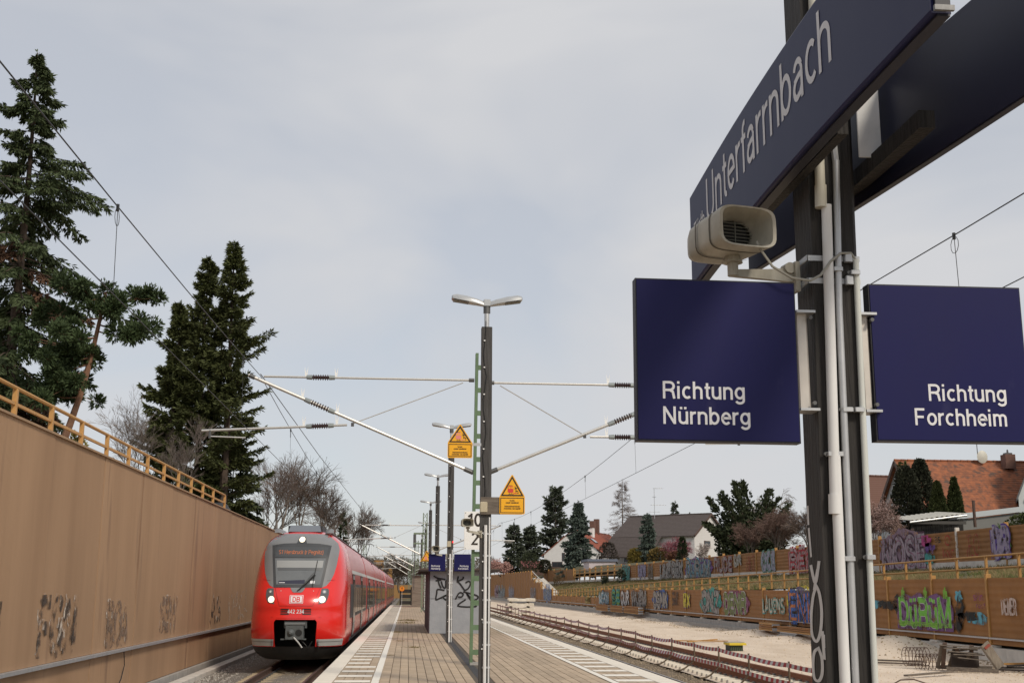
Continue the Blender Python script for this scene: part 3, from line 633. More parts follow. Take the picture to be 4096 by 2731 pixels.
# upper wall
UX = 28.0
uw = thing('noise_wall', 'upper brown noise wall with painted letters at the garden edge', 'wall', (UX, 90, 2.6))
ups = [43.84, 48.9]+[54+5.08*k for k in range(21)]
for a, b in zip(ups, ups[1:]):
    MB().box(UX+.02, UX+.13, a+.07, b-.07, 3.02, 4.56).build('panel', M_board, uw)
    MB().box(UX-.02, UX+.2, a+.01, b-.01, 2.2, 3.015).build('plinth', M_concl, uw)
for i, y in enumerate(ups):
    MB().cbox(UX-.05, UX+.16, y-.065, y+.065, 2.5, 4.74, .01).build('post', mat('flaking_white_post', (0.62,0.58,0.52), .8, wear=((0.36,0.20,0.07),.52,9.0)) if abs(y-59.08) < .1 else M_ochre2, uw)
uf = thing('garden_fence', 'open ochre bar fence on a concrete base left of the upper wall', 'fence', (UX, 180, 2.7))
a = ups[-1]
for k in range(9):
    y = a+.2+k*5.5; MB().box(UX-.1, UX+.1, y-.12, y+.12, 2.8, 4.85).build('post', M_ochre2, uf)
for z in (4.6,4.1,3.6): MB().box(UX-.06, UX+.06, a+.2, a+45, z-.08, z+.06).build('bar', M_ochre2, uf)
MB().box(UX-.05, UX+.2, a+.1, a+100, 2.0, 3.05).build('plinth', M_concl, uf)
for k in range(5):
    y = a+46+k*9; MB().box(UX, UX+.13, y, y+8.8, 3.05, 4.95+.08*k).build('panel', M_board, uf); MB().box(UX-.06, UX+.15, y-.12, y+.12, 2.8, 5.1+.08*k).build('post', M_ochre2, uf)
XU = UX-.055
piece(uw, 'NOSE', XU, 68.6, 62.7, 2.75, 4.5, [((0.07,0.02,0.05),.36),((0.40,0.33,0.38),.25),((0.30,0.12,0.20),.03)], back=[(0.27,0.18,0.24)], seed=41)
for (yy,zz,c) in ((62.3,4.2,(0.52,0.06,0.25)),(61.9,3.8,(0.16,0.07,0.30)),(62.0,3.25,teal)):
    paint_poly('graffiti', [(0,0),(.7,0),(.7,.2),(.95,.2),(.95,.45),(.6,.45),(.6,.6),(-.3,.6),(-.3,.1)], gcol(c), uw, (XU,yy+.5,zz-.3), (0,-1,0), (0,0,1), (-1,0,0), .035)
piece(uw, 'bouz', XU, 60.6, 59.3, 3.25, 3.8, [((0.42,0.03,0.02),.035)], seed=42); piece(uw, 'O', XU, 60.3, 59.6, 3.85, 4.4, [((0.42,0.03,0.02),.035)], seed=43); piece(uw, 'as', XU, 61.5, 60.8, 4.05, 4.5, [(blk,.03)], seed=44)
piece(uw, 'IEO', XU, 57.9, 56.5, 3.2, 4.4, [((0.34,0.03,0.02),.035)], seed=45)
piece(uw, 'DR', XU, 55.2, 53.6, 3.1, 4.45, [((0.12,0.06,0.34),.28),((0.40,0.34,0.46),.20)], back=[(0.10,0.20,0.03)], seed=46)
piece(uw, 'GE', XU, 52.2, 49.2, 3.4, 4.3, [((0.48,0.03,0.03),.07)], seed=47)
piece(uw, 'REN', XU, 86.0, 80.4, 2.8, 4.4, [((0.50,0.03,0.05),.42),((0.50,0.38,0.38),.28),((0.55,0.03,0.05),.07)], seed=48)
piece(uw, 'OCE', XU, 92.9, 89.4, 3.15, 4.35, [((0.14,0.30,0.22),.40),((0.36,0.36,0.44),.26)], seed=49)
piece(uw, 'HKT', XU, 97.3, 95.0, 3.1, 4.3, [((0.30,0.04,0.02),.06)], seed=50)
piece(uw, 'DR', XU, 101.0, 98.9, 3.6, 4.4, [((0.65,0.65,0.5),.20),(grey,.13)], seed=51)
piece(uw, 'RUDE', XU, 107.9, 101.6, 3.2, 4.4, [((0.30,0.03,0.05),.22),((0.36,0.31,0.30),.16)], seed=52)
piece(uw, 'DÜRÜM', XU, 118.6, 109.4, 2.75, 4.35, [((0.20,0.45,0.55),.45),(blk,.26),(grey,.17)], back=[(0.18,0.07,0.25)], seed=53)
piece(uw, 'UNEREK', XU, 131.5, 120.2, 2.75, 4.35, [(blk,.40),(grey,.32)], seed=54)
piece(uw, 'EK', XU, 138.2, 135.2, 2.9, 4.2, [((0.18,0.14,0.10),.4)], seed=55); piece(uw, 'MN', XU, 144.0, 139.6, 3.1, 4.4, [((0.30,0.28,0.42),.5)], seed=56); piece(uw, 'ERAM', XU, 155.0, 149.8, 2.7, 4.45, [((0.30,0.05,0.10),.5),((0.08,0.40,0.36),.4),(blk,.06)], seed=57)

# board stacks, sleepers, barrier, rubbish on the building site
def board_stack(label, x, y0, y1, z0, layers, seed, wdt=.5):
    t = thing('board_stack', label, 'boards', (x, y0, z0), 'stacked noise wall boards')
    r = random.Random(seed)
    for k in range(layers):
        j = r.uniform(-.08,.08); MB().box(x-wdt+r.uniform(-.03,.03), x, y0+j, y1+j, z0+k*.105, z0+k*.105+.085).build('board', M_board if k % 3 else M_ochre2, t)
    mb = MB()
    for k in range(max(1, layers//2)): mb.box(x-wdt-.02, x-.1, y0-.06, y0-.01, z0+k*.21+.02, z0+k*.21+.16)
    mb.build('end_cap', M_zinc, t)
board_stack('short board stack leaning before the leftmost graffiti of the lower wall', 20.55, 119.6, 127.4, -.56, 6, 1)
board_stack('board stack before the teal graffiti', 20.55, 111.4, 118.3, -.55, 6, 2)
board_stack('board stack with steel end before the grey letters', 20.5, 103.4, 110.6, -.52, 6, 3)
board_stack('small low board stack left of the blue graffiti', 20.45, 64.9, 67.4, -.62, 4, 4)
board_stack('flat board stack below the blue graffiti', 20.45, 58.6, 64.1, -.60, 3, 5)
gt = thing('steel_grate', 'small steel bar grate leaning below the blue graffiti', 'grate', (20.1,62,-.9))
for k in range(9): MB().beam((19.6+.0,60.9+.3*k,-.90),(20.0,60.9+.3*k,-.62),.05,.04).build('bar', M_zinc, gt)
MB().box(19.93,20.0,60.7,63.5,-.64,-.60).build('frame', M_zinc, gt)
for ly in range(4):
    for k in range(5):
        y = 117.2+k*.45; z = -.93+ly*.45
        o = sleeper_mesh(M_sleep).build('concrete_sleeper', M_sleep); o.location = (11.05+rnd.uniform(-.1,.1)+.15*(ly % 2), y, z); o.scale = (1.0,1.35,1.5)
        tag(o, 'pale concrete sleeper in the '+('bottom','second','third','top')[ly]+' layer of the stack beside the rusty track', 'sleeper', 'stacked concrete sleepers')
    if ly < 3:
        for xx in (10.2, 11.9): tag(MB().box(xx-.05,xx+.05,117.0,119.3,-.61+ly*.45,-.49+ly*.45).build('timber_batten', M_plank), 'timber batten under the '+('second','third','top')[ly]+' layer of stacked sleepers', 'batten', 'battens in the sleeper stack')
bf = thing('tape_barrier', 'barrier of bent steel stakes with red and white tape along the rusty track', 'barrier', (9.4, 60, -1.0))
BX = 9.36; by = [26.0+3.27*k for k in range(31)]; rb = random.Random(12)
hs = []
for y in by:
    dx = rb.uniform(-.05,.05); dt = rb.uniform(-.04,.05)+max(0,(y-50))*.0022; hs.append((BX+dx, y, -.11+dt))
    MB().path([(BX+dx,y,-.11+dt),(BX+dx,y,-.62),(BX-.08+dx,y,-.74),(BX-.30,y-.05,-.90),(BX-.46,y-.12,-.97),(BX-.66,y-.15,-.985)], .026, 6).build('stake', mat('rusty_stake', (0.13,0.095,0.06), 0.8, 0.2, var=0.3), bf)
tape_m = mat('barrier_tape', (0.7,0.68,0.65), 0.5)
def tape_nodes():
    t_ = tape_m.node_tree; nd = t_.nodes; L = t_.links.new; b = nd['Principled BSDF']
    tcn = nd.new('ShaderNodeTexCoord'); sp = nd.new('ShaderNodeSeparateXYZ'); L(tcn.outputs['Object'], sp.inputs[0])
    sh = nd.new('ShaderNodeMath'); sh.operation = 'MULTIPLY_ADD'; sh.inputs[1].default_value = 0.5; L(sp.outputs['Z'], sh.inputs[0]); L(sp.outputs['Y'], sh.inputs[2])
    fr = nd.new('ShaderNodeMath'); fr.operation = 'PINGPONG'; fr.inputs[1].default_value = 0.205; L(sh.outputs[0], fr.inputs[0])
    gt_ = nd.new('ShaderNodeMath'); gt_.operation = 'GREATER_THAN'; gt_.inputs[1].default_value = 0.1025; L(fr.outputs[0], gt_.inputs[0])
    mx_ = nd.new('ShaderNodeMix'); mx_.data_type = 'RGBA'; mx_.inputs['A'].default_value = (0.62,0.60,0.57,1); mx_.inputs['B'].default_value = (0.42,0.035,0.045,1); L(gt_.outputs[0], mx_.inputs['Factor']); L(mx_.outputs['Result'], b.inputs['Base Color'])
tape_nodes()
for (a, b) in zip(hs, hs[1:]):
    for dz, wd in ((-.09,.055),(-.52,.055)):
        mb = MB(); sg = rb.uniform(.01,.07); tw = rb.uniform(-.03,.03); pv = None
        for k in range(9):
            t = k/8; x = a[0]+(b[0]-a[0])*t-.03; y = a[1]+(b[1]-a[1])*t; z = a[2]+(b[2]-a[2])*t+dz-sg*4*t*(1-t); q = tw*math.sin(3.14*t)
            cur = ((x+q,y,z+wd),(x-q,y,z-wd))
            if pv: mb.quad(pv[0],cur[0],cur[1],pv[1])
            pv = cur
        mb.build('tape', tape_m, bf)
bx = thing('cable_pit', 'dark slatted pit box with a yellow lid standing on the sand', 'box', (13.6,50.6,-.95))
MB().box(13.60,14.15,50.25,51.0,-1.0,-.70).build('body', mat('black_green_mesh', (0.022,0.03,0.024), 0.7), bx)
for k in range(6): MB().beam((13.62+.09*k,50.24,-.94),(13.68+.09*k,50.24,-.71),.018,.018).build('slat', mat('moss_green_bar', (0.09,0.13,0.05), 0.7), bx)
MB().cbox(13.54,14.28,50.15,51.1,-.70,-.61,.015).build('lid', mat('yellow_paint', (0.62,0.46,0.03), 0.6, wear=((0.3,0.24,0.15),.58,4)), bx)
MB().box(13.56,14.30,50.5,51.2,-.607,-.585).build('lid_plate', M_conc, bx)
db = thing('broken_crate', 'broken wooden crate lying open against the foundation right of the sign post', 'crate', (18.3,37.3,-.85))
def dplank(p0, p1, wx, wz, parent, nm='plank', m=None): MB().beam(p0, p1, wx, wz).build(nm, m or M_plank, parent)
dplank((17.0,37.2,-.83),(18.35,36.5,-.86),.12,.12,db); dplank((17.1,38.1,-.83),(18.6,37.4,-.83),.12,.12,db)
for k, (dx_, zt_, tl_) in enumerate(((0,-.10,.05),(.16,-.05,-.04),(.34,-.16,.10),(.62,-.22,-.16),(.80,-.34,.05),(1.0,-.12,-.10))): dplank((17.02+dx_,37.9-.25*dx_,-.84),(17.02+dx_+tl_,37.55-.25*dx_,zt_),.13,.035,db,'side_board',mat('red_brown_plank', (0.13,0.085,0.065), .9, var=.3) if k % 2 else None)
for k in range(5): dplank((16.95+.1*k,37.5-.1*k,-.12-.09*k),(18.05+.05*k,37.2-.05*k,-.18-.10*k+.06*(k % 2)),.10,.03,db,'cross_board')
dplank((17.1,37.6,-.20),(18.1,37.3,-.26),.11,.05,db); dplank((17.3,37.7,-.36),(18.2,37.2,-.18),.09,.05,db); dplank((17.6,37.5,-.5),(18.3,37.6,-.42),.1,.05,db)
MB().obox((18.40,36.95,-.42),(.24,0,-.36),(.12,.03,.085),(.02,-.02,.015)).build('back_panel', mat('pale_worn_plank', (0.27,0.235,0.19), 0.85, c2=(0.16,0.13,0.10), vscale=3, stretch=(6,6,1)), db)
MB().obox((18.24,36.90,-.14),(.09,.02,.06),(.03,0,-.03),(.005,-.012,.004)).build('red_label', mat('rust_red', (0.24,0.05,0.03), 0.7), db)
MB().box(17.3,18.2,37.45,37.5,-.80,-.35).build('inner_board', mat('dark_plank', (0.045,0.035,0.03), 0.9), db)
wc = thing('wire_basket', 'bent rusty wire basket beside the broken crate', 'basket', (17.2,38.3,-.8))
for i, (cx, cy, cz, rr_) in enumerate(((16.75,38.9,-.55,.30),(17.0,38.5,-.72,.28))):
    for k in range(7):
        mb = MB(); mb.path([(cx-.35+.12*k, cy+rr_*math.cos(t), cz+rr_*math.sin(t)) for t in [6.283*j/14 for j in range(15)]], .011, 4); mb.build('hoop', M_rail, wc)
    mb = MB()
    for j in range(9): a_ = 6.283*j/9; mb.tube((cx-.36,cy+rr_*math.cos(a_),cz+rr_*math.sin(a_)),(cx+.38,cy+rr_*math.cos(a_),cz+rr_*math.sin(a_)),.009,n=4)
    mb.build('long_wires', M_rail, wc)
PL = [((15.2,41.5,-.84),(17.3,39.6,-.84),'long rusty brown plank lying left of the wire basket'),((16.2,41.6,-.80),(17.5,39.9,-.78),'pale split plank across the long brown plank'),((18.6,37.2,-.80),(20.2,36.6,-.78),'dark plank heaped right of the broken crate'),((18.8,37.6,-.72),(20.6,37.9,-.70),'ochre plank lying behind the heap right of the crate'),((18.5,36.9,-.84),(19.6,36.3,-.84),'charred plank at the foot of the heap right of the crate'),((18.9,37.0,-.74),(20.4,36.9,-.66),'uppermost dark plank of the heap right of the crate'),((12.9,58.5,-.85),(15.5,57.6,-.84),'ochre plank lying alone on the sand before the wall'),((13.5,57.5,-.86),(15.2,58.6,-.80),'second ochre plank crossing on the sand before the wall'),((14.6,34.7,-.86),(16.6,36.0,-.84),'thin brown board on the sand left of the post')]
for p0, p1, lb in PL:
    mm = M_ochre2 if 'ochre' in lb else (mat('dark_plank', (0.05,0.035,0.03), 0.9, var=.3) if ('dark' in lb or 'charred' in lb) else M_plank)
    tag(MB().beam(p0, p1, .14, .05).build('loose_plank', mm), lb, 'plank', 'loose planks on the building site')
tag(MB().path([(19.7,36.0,-.8),(20.0,36.1,-.74),(20.3,36.0,-.8),(20.6,36.3,-.76)],.06,6).build('plastic_rag', mat('red_plastic', (0.55,0.02,0.03), 0.5)), 'scrap of bright red plastic at the right edge of the rubbish heap', 'rubbish')
tag(MB().path([(12.2,29.9,-.75),(12.4,29.8,-.62),(12.7,29.7,-.60),(13.0,29.6,-.7),(13.2,29.4,-.88)],.018,5).build('bent_wire', M_rail), 'bent rusty wire sticking up beside the rusty track', 'wire')
# ================================================================== the train
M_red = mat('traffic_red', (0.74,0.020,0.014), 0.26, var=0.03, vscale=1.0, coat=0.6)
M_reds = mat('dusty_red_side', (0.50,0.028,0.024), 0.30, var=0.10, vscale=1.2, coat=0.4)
M_mask = mat('mask_grey', (0.20,0.205,0.21), 0.42, var=0.03, coat=0.2)
M_glass = mat('dark_glass', (0.014,0.017,0.020), 0.06, spec=0.8)
M_wsg = mat('windscreen', (0.13,0.14,0.145), 0.10, spec=0.8, c2=(0.16,0.17,0.175), vscale=1.4)  # pale grey base colour stands in for sky reflected in the glass
M_dgrey = mat('train_dark_grey', (0.055,0.058,0.062), 0.45, var=0.1)
M_roofg = mat('train_roof_grey', (0.11,0.115,0.12), 0.6, var=0.15)
M_silver = mat('door_grey', (0.33,0.33,0.33), 0.35, 0.3, var=0.06)
M_lip = mat('bumper_grey', (0.52,0.52,0.50), 0.5, var=0.06)
M_under = mat('underframe_black', (0.014,0.013,0.012), 0.8, var=0.3)
M_blind = mat('sun_blind', (0.30,0.31,0.31), 0.6)
M_disp = mat('display_panel', (0.07,0.075,0.08), 0.3)
M_ledt = mat('amber_led', (0.5,0.15,0.05), 0.5, emit=(1.0,0.26,0.08), es=0.06)
M_head = mat('lit_headlamp', (1,0.95,0.8), 0.3, emit=(1.0,0.90,0.66), es=0.65)
M_refl = mat('lamp_reflector', (0.45,0.46,0.46), 0.2, 0.8)
M_lampb = mat('lamp_recess', (0.10,0.105,0.11), 0.3)
TX = -3.32
W_T = [(-.15,1.40),(-.05,1.43),(.1,1.455),(.4,1.468),(1.6,1.465),(2.1,1.42),(2.6,1.335),(2.95,1.22),(3.15,1.06),(3.30,.84),(3.38,.62),(3.41,.50)]
F_T = [(-.15,.22),(.1,.07),(.35,.0),(.7,.0),(.9,.06),(1.02,.02),(1.3,.10),(1.6,.36),(2.0,.62),(2.6,.98),(3.0,1.28),(3.2,1.55),(3.33,1.95),(3.41,2.5)]
L_T = [(-.15,1.35),(.5,1.55),(1.1,1.75),(2.0,1.9),(2.8,1.7),(3.2,1.5),(3.41,1.1)]
def wz(z): return smooth_tab(W_T, z) if z < 3.3 else lerp_tab(W_T, z)
def fz(z): return smooth_tab(F_T, z) if z < 3.3 else lerp_tab(F_T, z)
def lz_(z): return lerp_tab(L_T, z)
P_T = [(.2,2.5),(.6,2.6),(1.2,2.6),(1.8,2.9),(2.6,3.4),(3.4,3.4)]
def pex(z): return lerp_tab(P_T, z)
def S_front(x, z):
    q = min(1.0, abs(x)/wz(z)); PE_ = pex(z); return fz(z)+lz_(z)*(1-(1-q**PE_)**(1/PE_))
def clip_half(poly, ax, val, keep_less):
    o = []
    for i in range(len(poly)):
        a = poly[i]; b = poly[(i+1) % len(poly)]; ia = (a[ax] <= val) == keep_less; ib = (b[ax] <= val) == keep_less
        if ia: o.append(a)
        if ia != ib:
            t = (val-a[ax])/(b[ax]-a[ax]); o.append((a[0]+(b[0]-a[0])*t, a[1]+(b[1]-a[1])*t))
    return o
def skin_patch(name, poly, off, m, parent, conv, step=0.07, smooth=True):
    """polygon given in front view (x, z), cut into a fine grid and laid on the nose surface"""
    mb = MB(); x0 = min(p[0] for p in poly); x1 = max(p[0] for p in poly); z0 = min(p[1] for p in poly); z1 = max(p[1] for p in poly)
    nx = max(1, int((x1-x0)/step)+1); nzn = max(1, int((z1-z0)/step)+1)
    for i in range(nx):
        a = x0+(x1-x0)*i/nx; b = x0+(x1-x0)*(i+1)/nx; col_ = clip_half(clip_half(poly,0,a,False),0,b,True)
        if len(col_) < 3: continue
        for j in range(nzn):
            c = z0+(z1-z0)*j/nzn; d = z0+(z1-z0)*(j+1)/nzn; q = clip_half(clip_half(col_,1,c,False),1,d,True)
            if len(q) < 3: continue
            mb.add([conv(p[0], S_front(p[0], p[1])-off, p[1]) for p in q], [tuple(range(len(q)))])
    # merge coincident vertices so that shading is smooth
    key = {}; nv = []; idx = []
    for v in mb.v:
        k = (round(v[0],4), round(v[1],4), round(v[2],4))
        if k not in key: key[k] = len(nv); nv.append(v)
        idx.append(key[k])
    mb.v = nv; nf = []
    for f in mb.f:
        g = []
        for i_ in f:
            if idx[i_] not in g: g.append(idx[i_])
        if len(g) > 2: nf.append(tuple(g))
    mb.f = nf
    return mb.build(name, m, parent, smooth=smooth)
def mirror(poly): return [(-p[0], p[1]) for p in reversed(poly)]
def disc(c, r, n=16): return [(c[0]+r*math.cos(6.2832*k/n), c[1]+r*math.sin(6.2832*k/n)) for k in range(n)]
def make_nose(root, ytip, d, detail):
    """d=+1: nose points to the camera (-Y); d=-1: points away"""
    conv = lambda x, y, z: (TX+x, ytip+d*y, z)
    zs = [-.15,-.08,.0,.1,.22,.35,.5,.65,.78,.9,.97,1.04,1.12,1.25,1.4,1.55,1.7,1.9,2.1,2.3,2.5,2.7,2.85,3.0,3.1,3.2,3.28,3.35,3.41]
    NU = 18; YE = 4.2; rows = []
    for z in zs:
        half = []
        for k in range(NU+1):
            t = (k/NU)*math.pi/2; PE_ = pex(z); x = wz(z)*math.sin(t)**(2/PE_) if k else 0.0; y = fz(z)+lz_(z)*(1-(math.cos(t))**(2/PE_)) if k < NU else fz(z)+lz_(z)
            half.append((x, y))
        half.append((wz(z), YE)); full = [(-x, y) for x, y in reversed(half)]+half[1:]
        rows.append([conv(x, y, z) for x, y in full])
    mb = MB(); mb.rings(rows, close=False, caps=False)
    # opening for the coupler
    ow, zt = 0.64, 0.70; keep = []
    for f in mb.f:
        c = [sum(mb.v[i][k] for i in f)/len(f) for k in range(3)]
        if abs(c[0]-TX) < ow and c[2] < zt and d*(c[1]-ytip) < 2.0: continue
        keep.append(f)
    mb.f = keep
    n = len(rows[-1]); top = rows[-1]; o_ = len(mb.v); mb.v += top
    for k in range(n//2): mb.f.append((o_+k, o_+k+1, o_+n-2-k, o_+n-1-k)) if k+1 < n-2-k else None
    mb.build('nose', M_red, root, smooth=True, auto=35)
    # tidy edges of the opening and the dark recess behind it
    edge = [(-ow-.06,-.15),(-ow,-.15),(-ow,.58),(-ow+.08,zt-.01),(ow-.08,zt-.01),(ow,.58),(ow,-.15),(ow+.06,-.15),(ow+.06,.62),(ow-.06,zt+.06),(-ow+.06,zt+.06),(-ow-.06,.62)]
    for q in ([edge[0],edge[1],edge[2],edge[11]],[edge[2],edge[3],edge[10],edge[11]],[edge[3],edge[4],edge[9],edge[10]],[edge[4],edge[5],edge[8],edge[9]],[edge[5],edge[6],edge[7],edge[8]]): skin_patch('opening_rim', q, .006, M_red, root, conv)
    mb = MB(); a = [conv(x,y,z) for x,z in ((-ow-.12,-.2),(ow+.12,-.2),(ow+.12,zt+.04),(-ow-.12,zt+.04)) for y in (0,)]
    mb.quad(conv(-ow-.1,1.0,-.2),conv(ow+.1,1.0,-.2),conv(ow+.1,1.0,zt+.05),conv(-ow-.1,1.0,zt+.05))
    for s in (-1,1): mb.quad(conv(s*(ow+.05),.16,-.2),conv(s*(ow+.1),1.0,-.2),conv(s*(ow+.1),1.0,zt+.05),conv(s*(ow+.05),.16,zt+.05))
    mb.quad(conv(-ow-.1,.1,zt+.02),conv(ow+.1,.1,zt+.02),conv(ow+.1,1.0,zt+.05),conv(-ow-.1,1.0,zt+.05))
    mb.build('coupler_recess', mat('recess_black', (0.006,0.006,0.006), 0.9), root)
    # mask, windscreen
    mk = [(-.74,1.60),(.74,1.60),(.86,1.66),(.97,1.80),(1.06,2.02),(1.12,2.3),(1.155,2.6),(1.165,2.80),(1.10,2.985),(.90,3.16),(.70,3.28),(-.70,3.28),(-.90,3.16),(-1.10,2.985),(-1.165,2.80),(-1.155,2.6),(-1.12,2.3),(-1.06,2.02),(-.97,1.80),(-.86,1.66)]
    skin_patch('mask', mk, .010, M_mask, root, conv)
    ws = [(-.735,1.60),(.735,1.60),(.925,2.90),(.54,2.955),(0,2.97),(-.54,2.955),(-.925,2.90)]
    wsc = skin_patch('windscreen', ws, .018, M_dgrey, root, conv)
    skin_patch('glass', [(-.665,1.69),(.665,1.69),(.785,2.49),(-.785,2.49)], .024, M_wsg, wsc, conv)
    dsp = skin_patch('destination_display', [(-.79,2.53),(.79,2.53),(.84,2.84),(-.84,2.84)], .026, M_disp, wsc, conv)
    if not detail: return
    skin_patch('sun_blind', [(-.70,2.20),(.70,2.20),(.72,2.42),(-.72,2.42)], .028, M_blind, wsc, conv)
    skin_patch('blind_shade_strip', [(-.66,2.12),(.66,2.12),(.665,2.19),(-.665,2.19)], .029, mat('blind_shadow', (0.10,0.105,0.11), 0.4), wsc, conv)  # darker strip painted on as the shadow below the blind
    skin_patch('dashboard', [(-.60,1.71),(.2,1.71),(.2,1.83),(-.60,1.80)], .026, mat('dash', (0.035,0.035,0.06), 0.3), wsc, conv)
    skin_patch('sticker', [(.36,1.72),(.50,1.72),(.505,1.80),(.365,1.80)], .032, M_letter, wsc, conv)
    skin_patch('maker_plate', [(-.58,1.735),(-.40,1.735),(-.40,1.755),(-.58,1.755)], .032, M_letter, wsc, conv)
    st, wd = text_strokes('S1 Hersbruck (r Pegnitz)', .13); k_ = 1.38/wd; mb = MB()
    for s_ in st:
        for q in ribbon(densify([(p[0]*k_-.69, p[1]+2.62) for p in s_], .03), .006): mb.add([conv(p[0], S_front(p[0],p[1])-.034, p[1]) for p in q], [(0,1,2,3)])
    mb.build('led_text', M_ledt, dsp)
    # lamps
    for s in (-1, 1):
        lp = [(.725,1.575),(.90,1.575),(.945,1.53),(.95,1.40),(.92,1.25),(.86,1.15),(.66,1.105)]
        lp = lp if s > 0 else mirror(lp)
        hl = skin_patch('headlight', lp, .010, M_lampb, root, conv)
        skin_patch('lit_lamp', disc((s*.765,1.245),.098), .026, M_head, hl, conv, step=.05)
        skin_patch('lamp_ring', disc((s*.765,1.245),.108), .020, M_refl, hl, conv, step=.05)
        skin_patch('marker_lamp', disc((s*.815,1.475),.062), .020, M_refl, hl, conv, step=.05)
        skin_patch('marker_lens', disc((s*.815,1.475),.032), .026, mat('clear_lens', (0.6,0.6,0.58),0.1), hl, conv, step=.05)
        for k in range(3): skin_patch('vent', [(s*.20,.80+.065*k),(s*.46,.80+.065*k),(s*.45,.84+.065*k),(s*.20,.84+.065*k)] if s > 0 else [(-.46,.80+.065*k),(-.20,.80+.065*k),(-.20,.84+.065*k),(-.45,.84+.065*k)], .012, M_black, root, conv)
        skin_patch('lip', [(s*.66,-.13),(s*1.36,-.13),(s*1.40,.075),(s*.64,.075)] if s > 0 else [(-1.36,-.13),(-.66,-.13),(-.64,.075),(-1.40,.075)], .014, M_lip, root, conv)
        skin_patch('lip_seam', [(s*.66,-.01),(s*1.38,-.01),(s*1.38,.002),(s*.66,.002)] if s > 0 else [(-1.38,-.01),(-.66,-.01),(-.66,.002),(-1.38,.002)], .018, M_dgrey, root, conv)
        # panel seams
        skin_patch('seam', [(s*.50,1.06),(s*.508,1.06),(s*.69,1.60),(s*.682,1.60)] if s > 0 else [(-.508,1.06),(-.50,1.06),(-.682,1.60),(-.69,1.60)], .012, mat('seam_dark_red', (0.13,0.006,0.006), 0.5), root, conv, step=.05)
        skin_patch('screw', disc((s*.49,1.50),.014,8), .016, M_lip, root, conv)
        skin_patch('seam', [(s*.86,1.80),(s*1.10,1.835),(s*1.10,1.843),(s*.86,1.81)] if s > 0 else [(-1.10,1.835),(-.86,1.80),(-.86,1.81),(-1.10,1.843)], .012, mat('seam_dark_red', (0.13,0.006,0.006), 0.5), root, conv, step=.05)
    skin_patch('seam', [(-.50,1.052),(.50,1.052),(.50,1.060),(-.50,1.060)], .012, mat('seam_dark_red', (0.13,0.006,0.006), 0.5), root, conv)
    hs_ = skin_patch('head_lamp_housing', [(-.16,2.955),(.16,2.955),(.12,3.07),(.10,3.16),(0,3.20),(-.10,3.16),(-.12,3.07)], .022, M_dgrey, root, conv)
    skin_patch('lit_lamp', disc((0,3.085),.092), .034, mat('dim_lit_headlamp', (1,0.95,0.8), 0.3, emit=(1.0,0.86,0.58), es=0.6), hs_, conv, step=.05)
    # emblem and number
    em = skin_patch('emblem', [(-.195,1.125),(.195,1.125),(.205,1.14),(.205,1.36),(.195,1.375),(-.195,1.375),(-.205,1.36),(-.205,1.14)], .012, M_letter, root, conv)
    skin_patch('red_ring', [(-.188,1.137),(.188,1.137),(.188,1.363),(-.188,1.363)], .015, M_red, em, conv)
    skin_patch('white_field', [(-.168,1.155),(.168,1.155),(.168,1.345),(-.168,1.345)], .018, M_letter, em, conv)
    def txt(name, s, size, xc, zb, wgt, m, par, off, track_=0.02, xs_=1.0):
        st, wd = text_strokes(s, size, track_, xs_); mb = MB()
        for i, s_ in enumerate(st):
            for q in ribbon(densify([(p[0]+xc-wd/2, p[1]+zb) for p in s_], .02), wgt*size/2): mb.add([conv(p[0], S_front(p[0],p[1])-off-.0004*(i % 4), p[1]) for p in q], [(0,1,2,3)])
        mb.build(name, m, par)
    txt('emblem_letters', 'DB', .142, 0.0, 1.179, .17, M_red, em, .023, .03, 1.05)
    txt('unit_number', '442 234', .115, 0.0, .835, .15, M_letter, root, .014, .05)
    # wiper
    skin_patch('wiper_base', [(-.215,1.595),(.235,1.595),(.17,1.48),(.12,1.45),(-.10,1.45),(-.15,1.48)], .014, M_mask, root, conv)
    wp = MB(); P = lambda x, z, o_: Vector(conv(x, S_front(x,z)-o_, z))
    wp.path([P(.0,1.49,.05), P(.25,1.73,.08), P(.49,2.00,.07)], .016, 6); wp.path([P(.05,1.52,.05), P(.28,1.73,.07), P(.51,1.97,.07)], .012, 6); wp.path([P(.11,1.62,.05), P(.46,2.05,.06)], .006, 4); wp.path([P(.445,1.62,.05), P(.49,2.05,.05), P(.54,2.42,.05)], .011, 5)
    wp.build('wiper_arm', M_black, root)
    # coupler
    cp = MB(); ctr = lambda x, y, z: conv(x, y, z)
    def cb(x0,x1,y0,y1,z0,z1): p = conv(x0,y0,z0); q = conv(x1,y1,z1); cp.cbox(min(p[0],q[0]),max(p[0],q[0]),min(p[1],q[1]),max(p[1],q[1]),p[2],q[2],.012)
    cb(-.30,.30,.02,.55,.44,.57); cb(-.28,.26,-.06,.40,.08,.47); cb(-.34,.34,.10,.5,.40,.62)
    M_cpl = mat('coupler_grey', (0.115,0.125,0.125), 0.55, 0.3, var=0.25, vscale=9)
    cpo = cp.build('coupler', M_cpl, root)
    MB().tube(conv(-.12,-.06,.27), conv(-.12,-.16,.27), .115, .03, 14).build('cone', M_cpl, cpo)
    MB().tube(conv(.12,-.05,.27), conv(.12,-.075,.27), .10, .10, 14).build('cup', M_black, cpo)
    MB().path([conv(-.02,-.08,.14), conv(.12,-.12,.0), conv(.24,-.1,-.16)], .022, 6).build('lever', M_lip, cpo)
    MB().path([conv(.18,.1,.05), conv(.34,.08,-.1), conv(.40,.1,-.18), conv(.52,.1,.02)], .018, 6).build('hose', M_black, cpo)
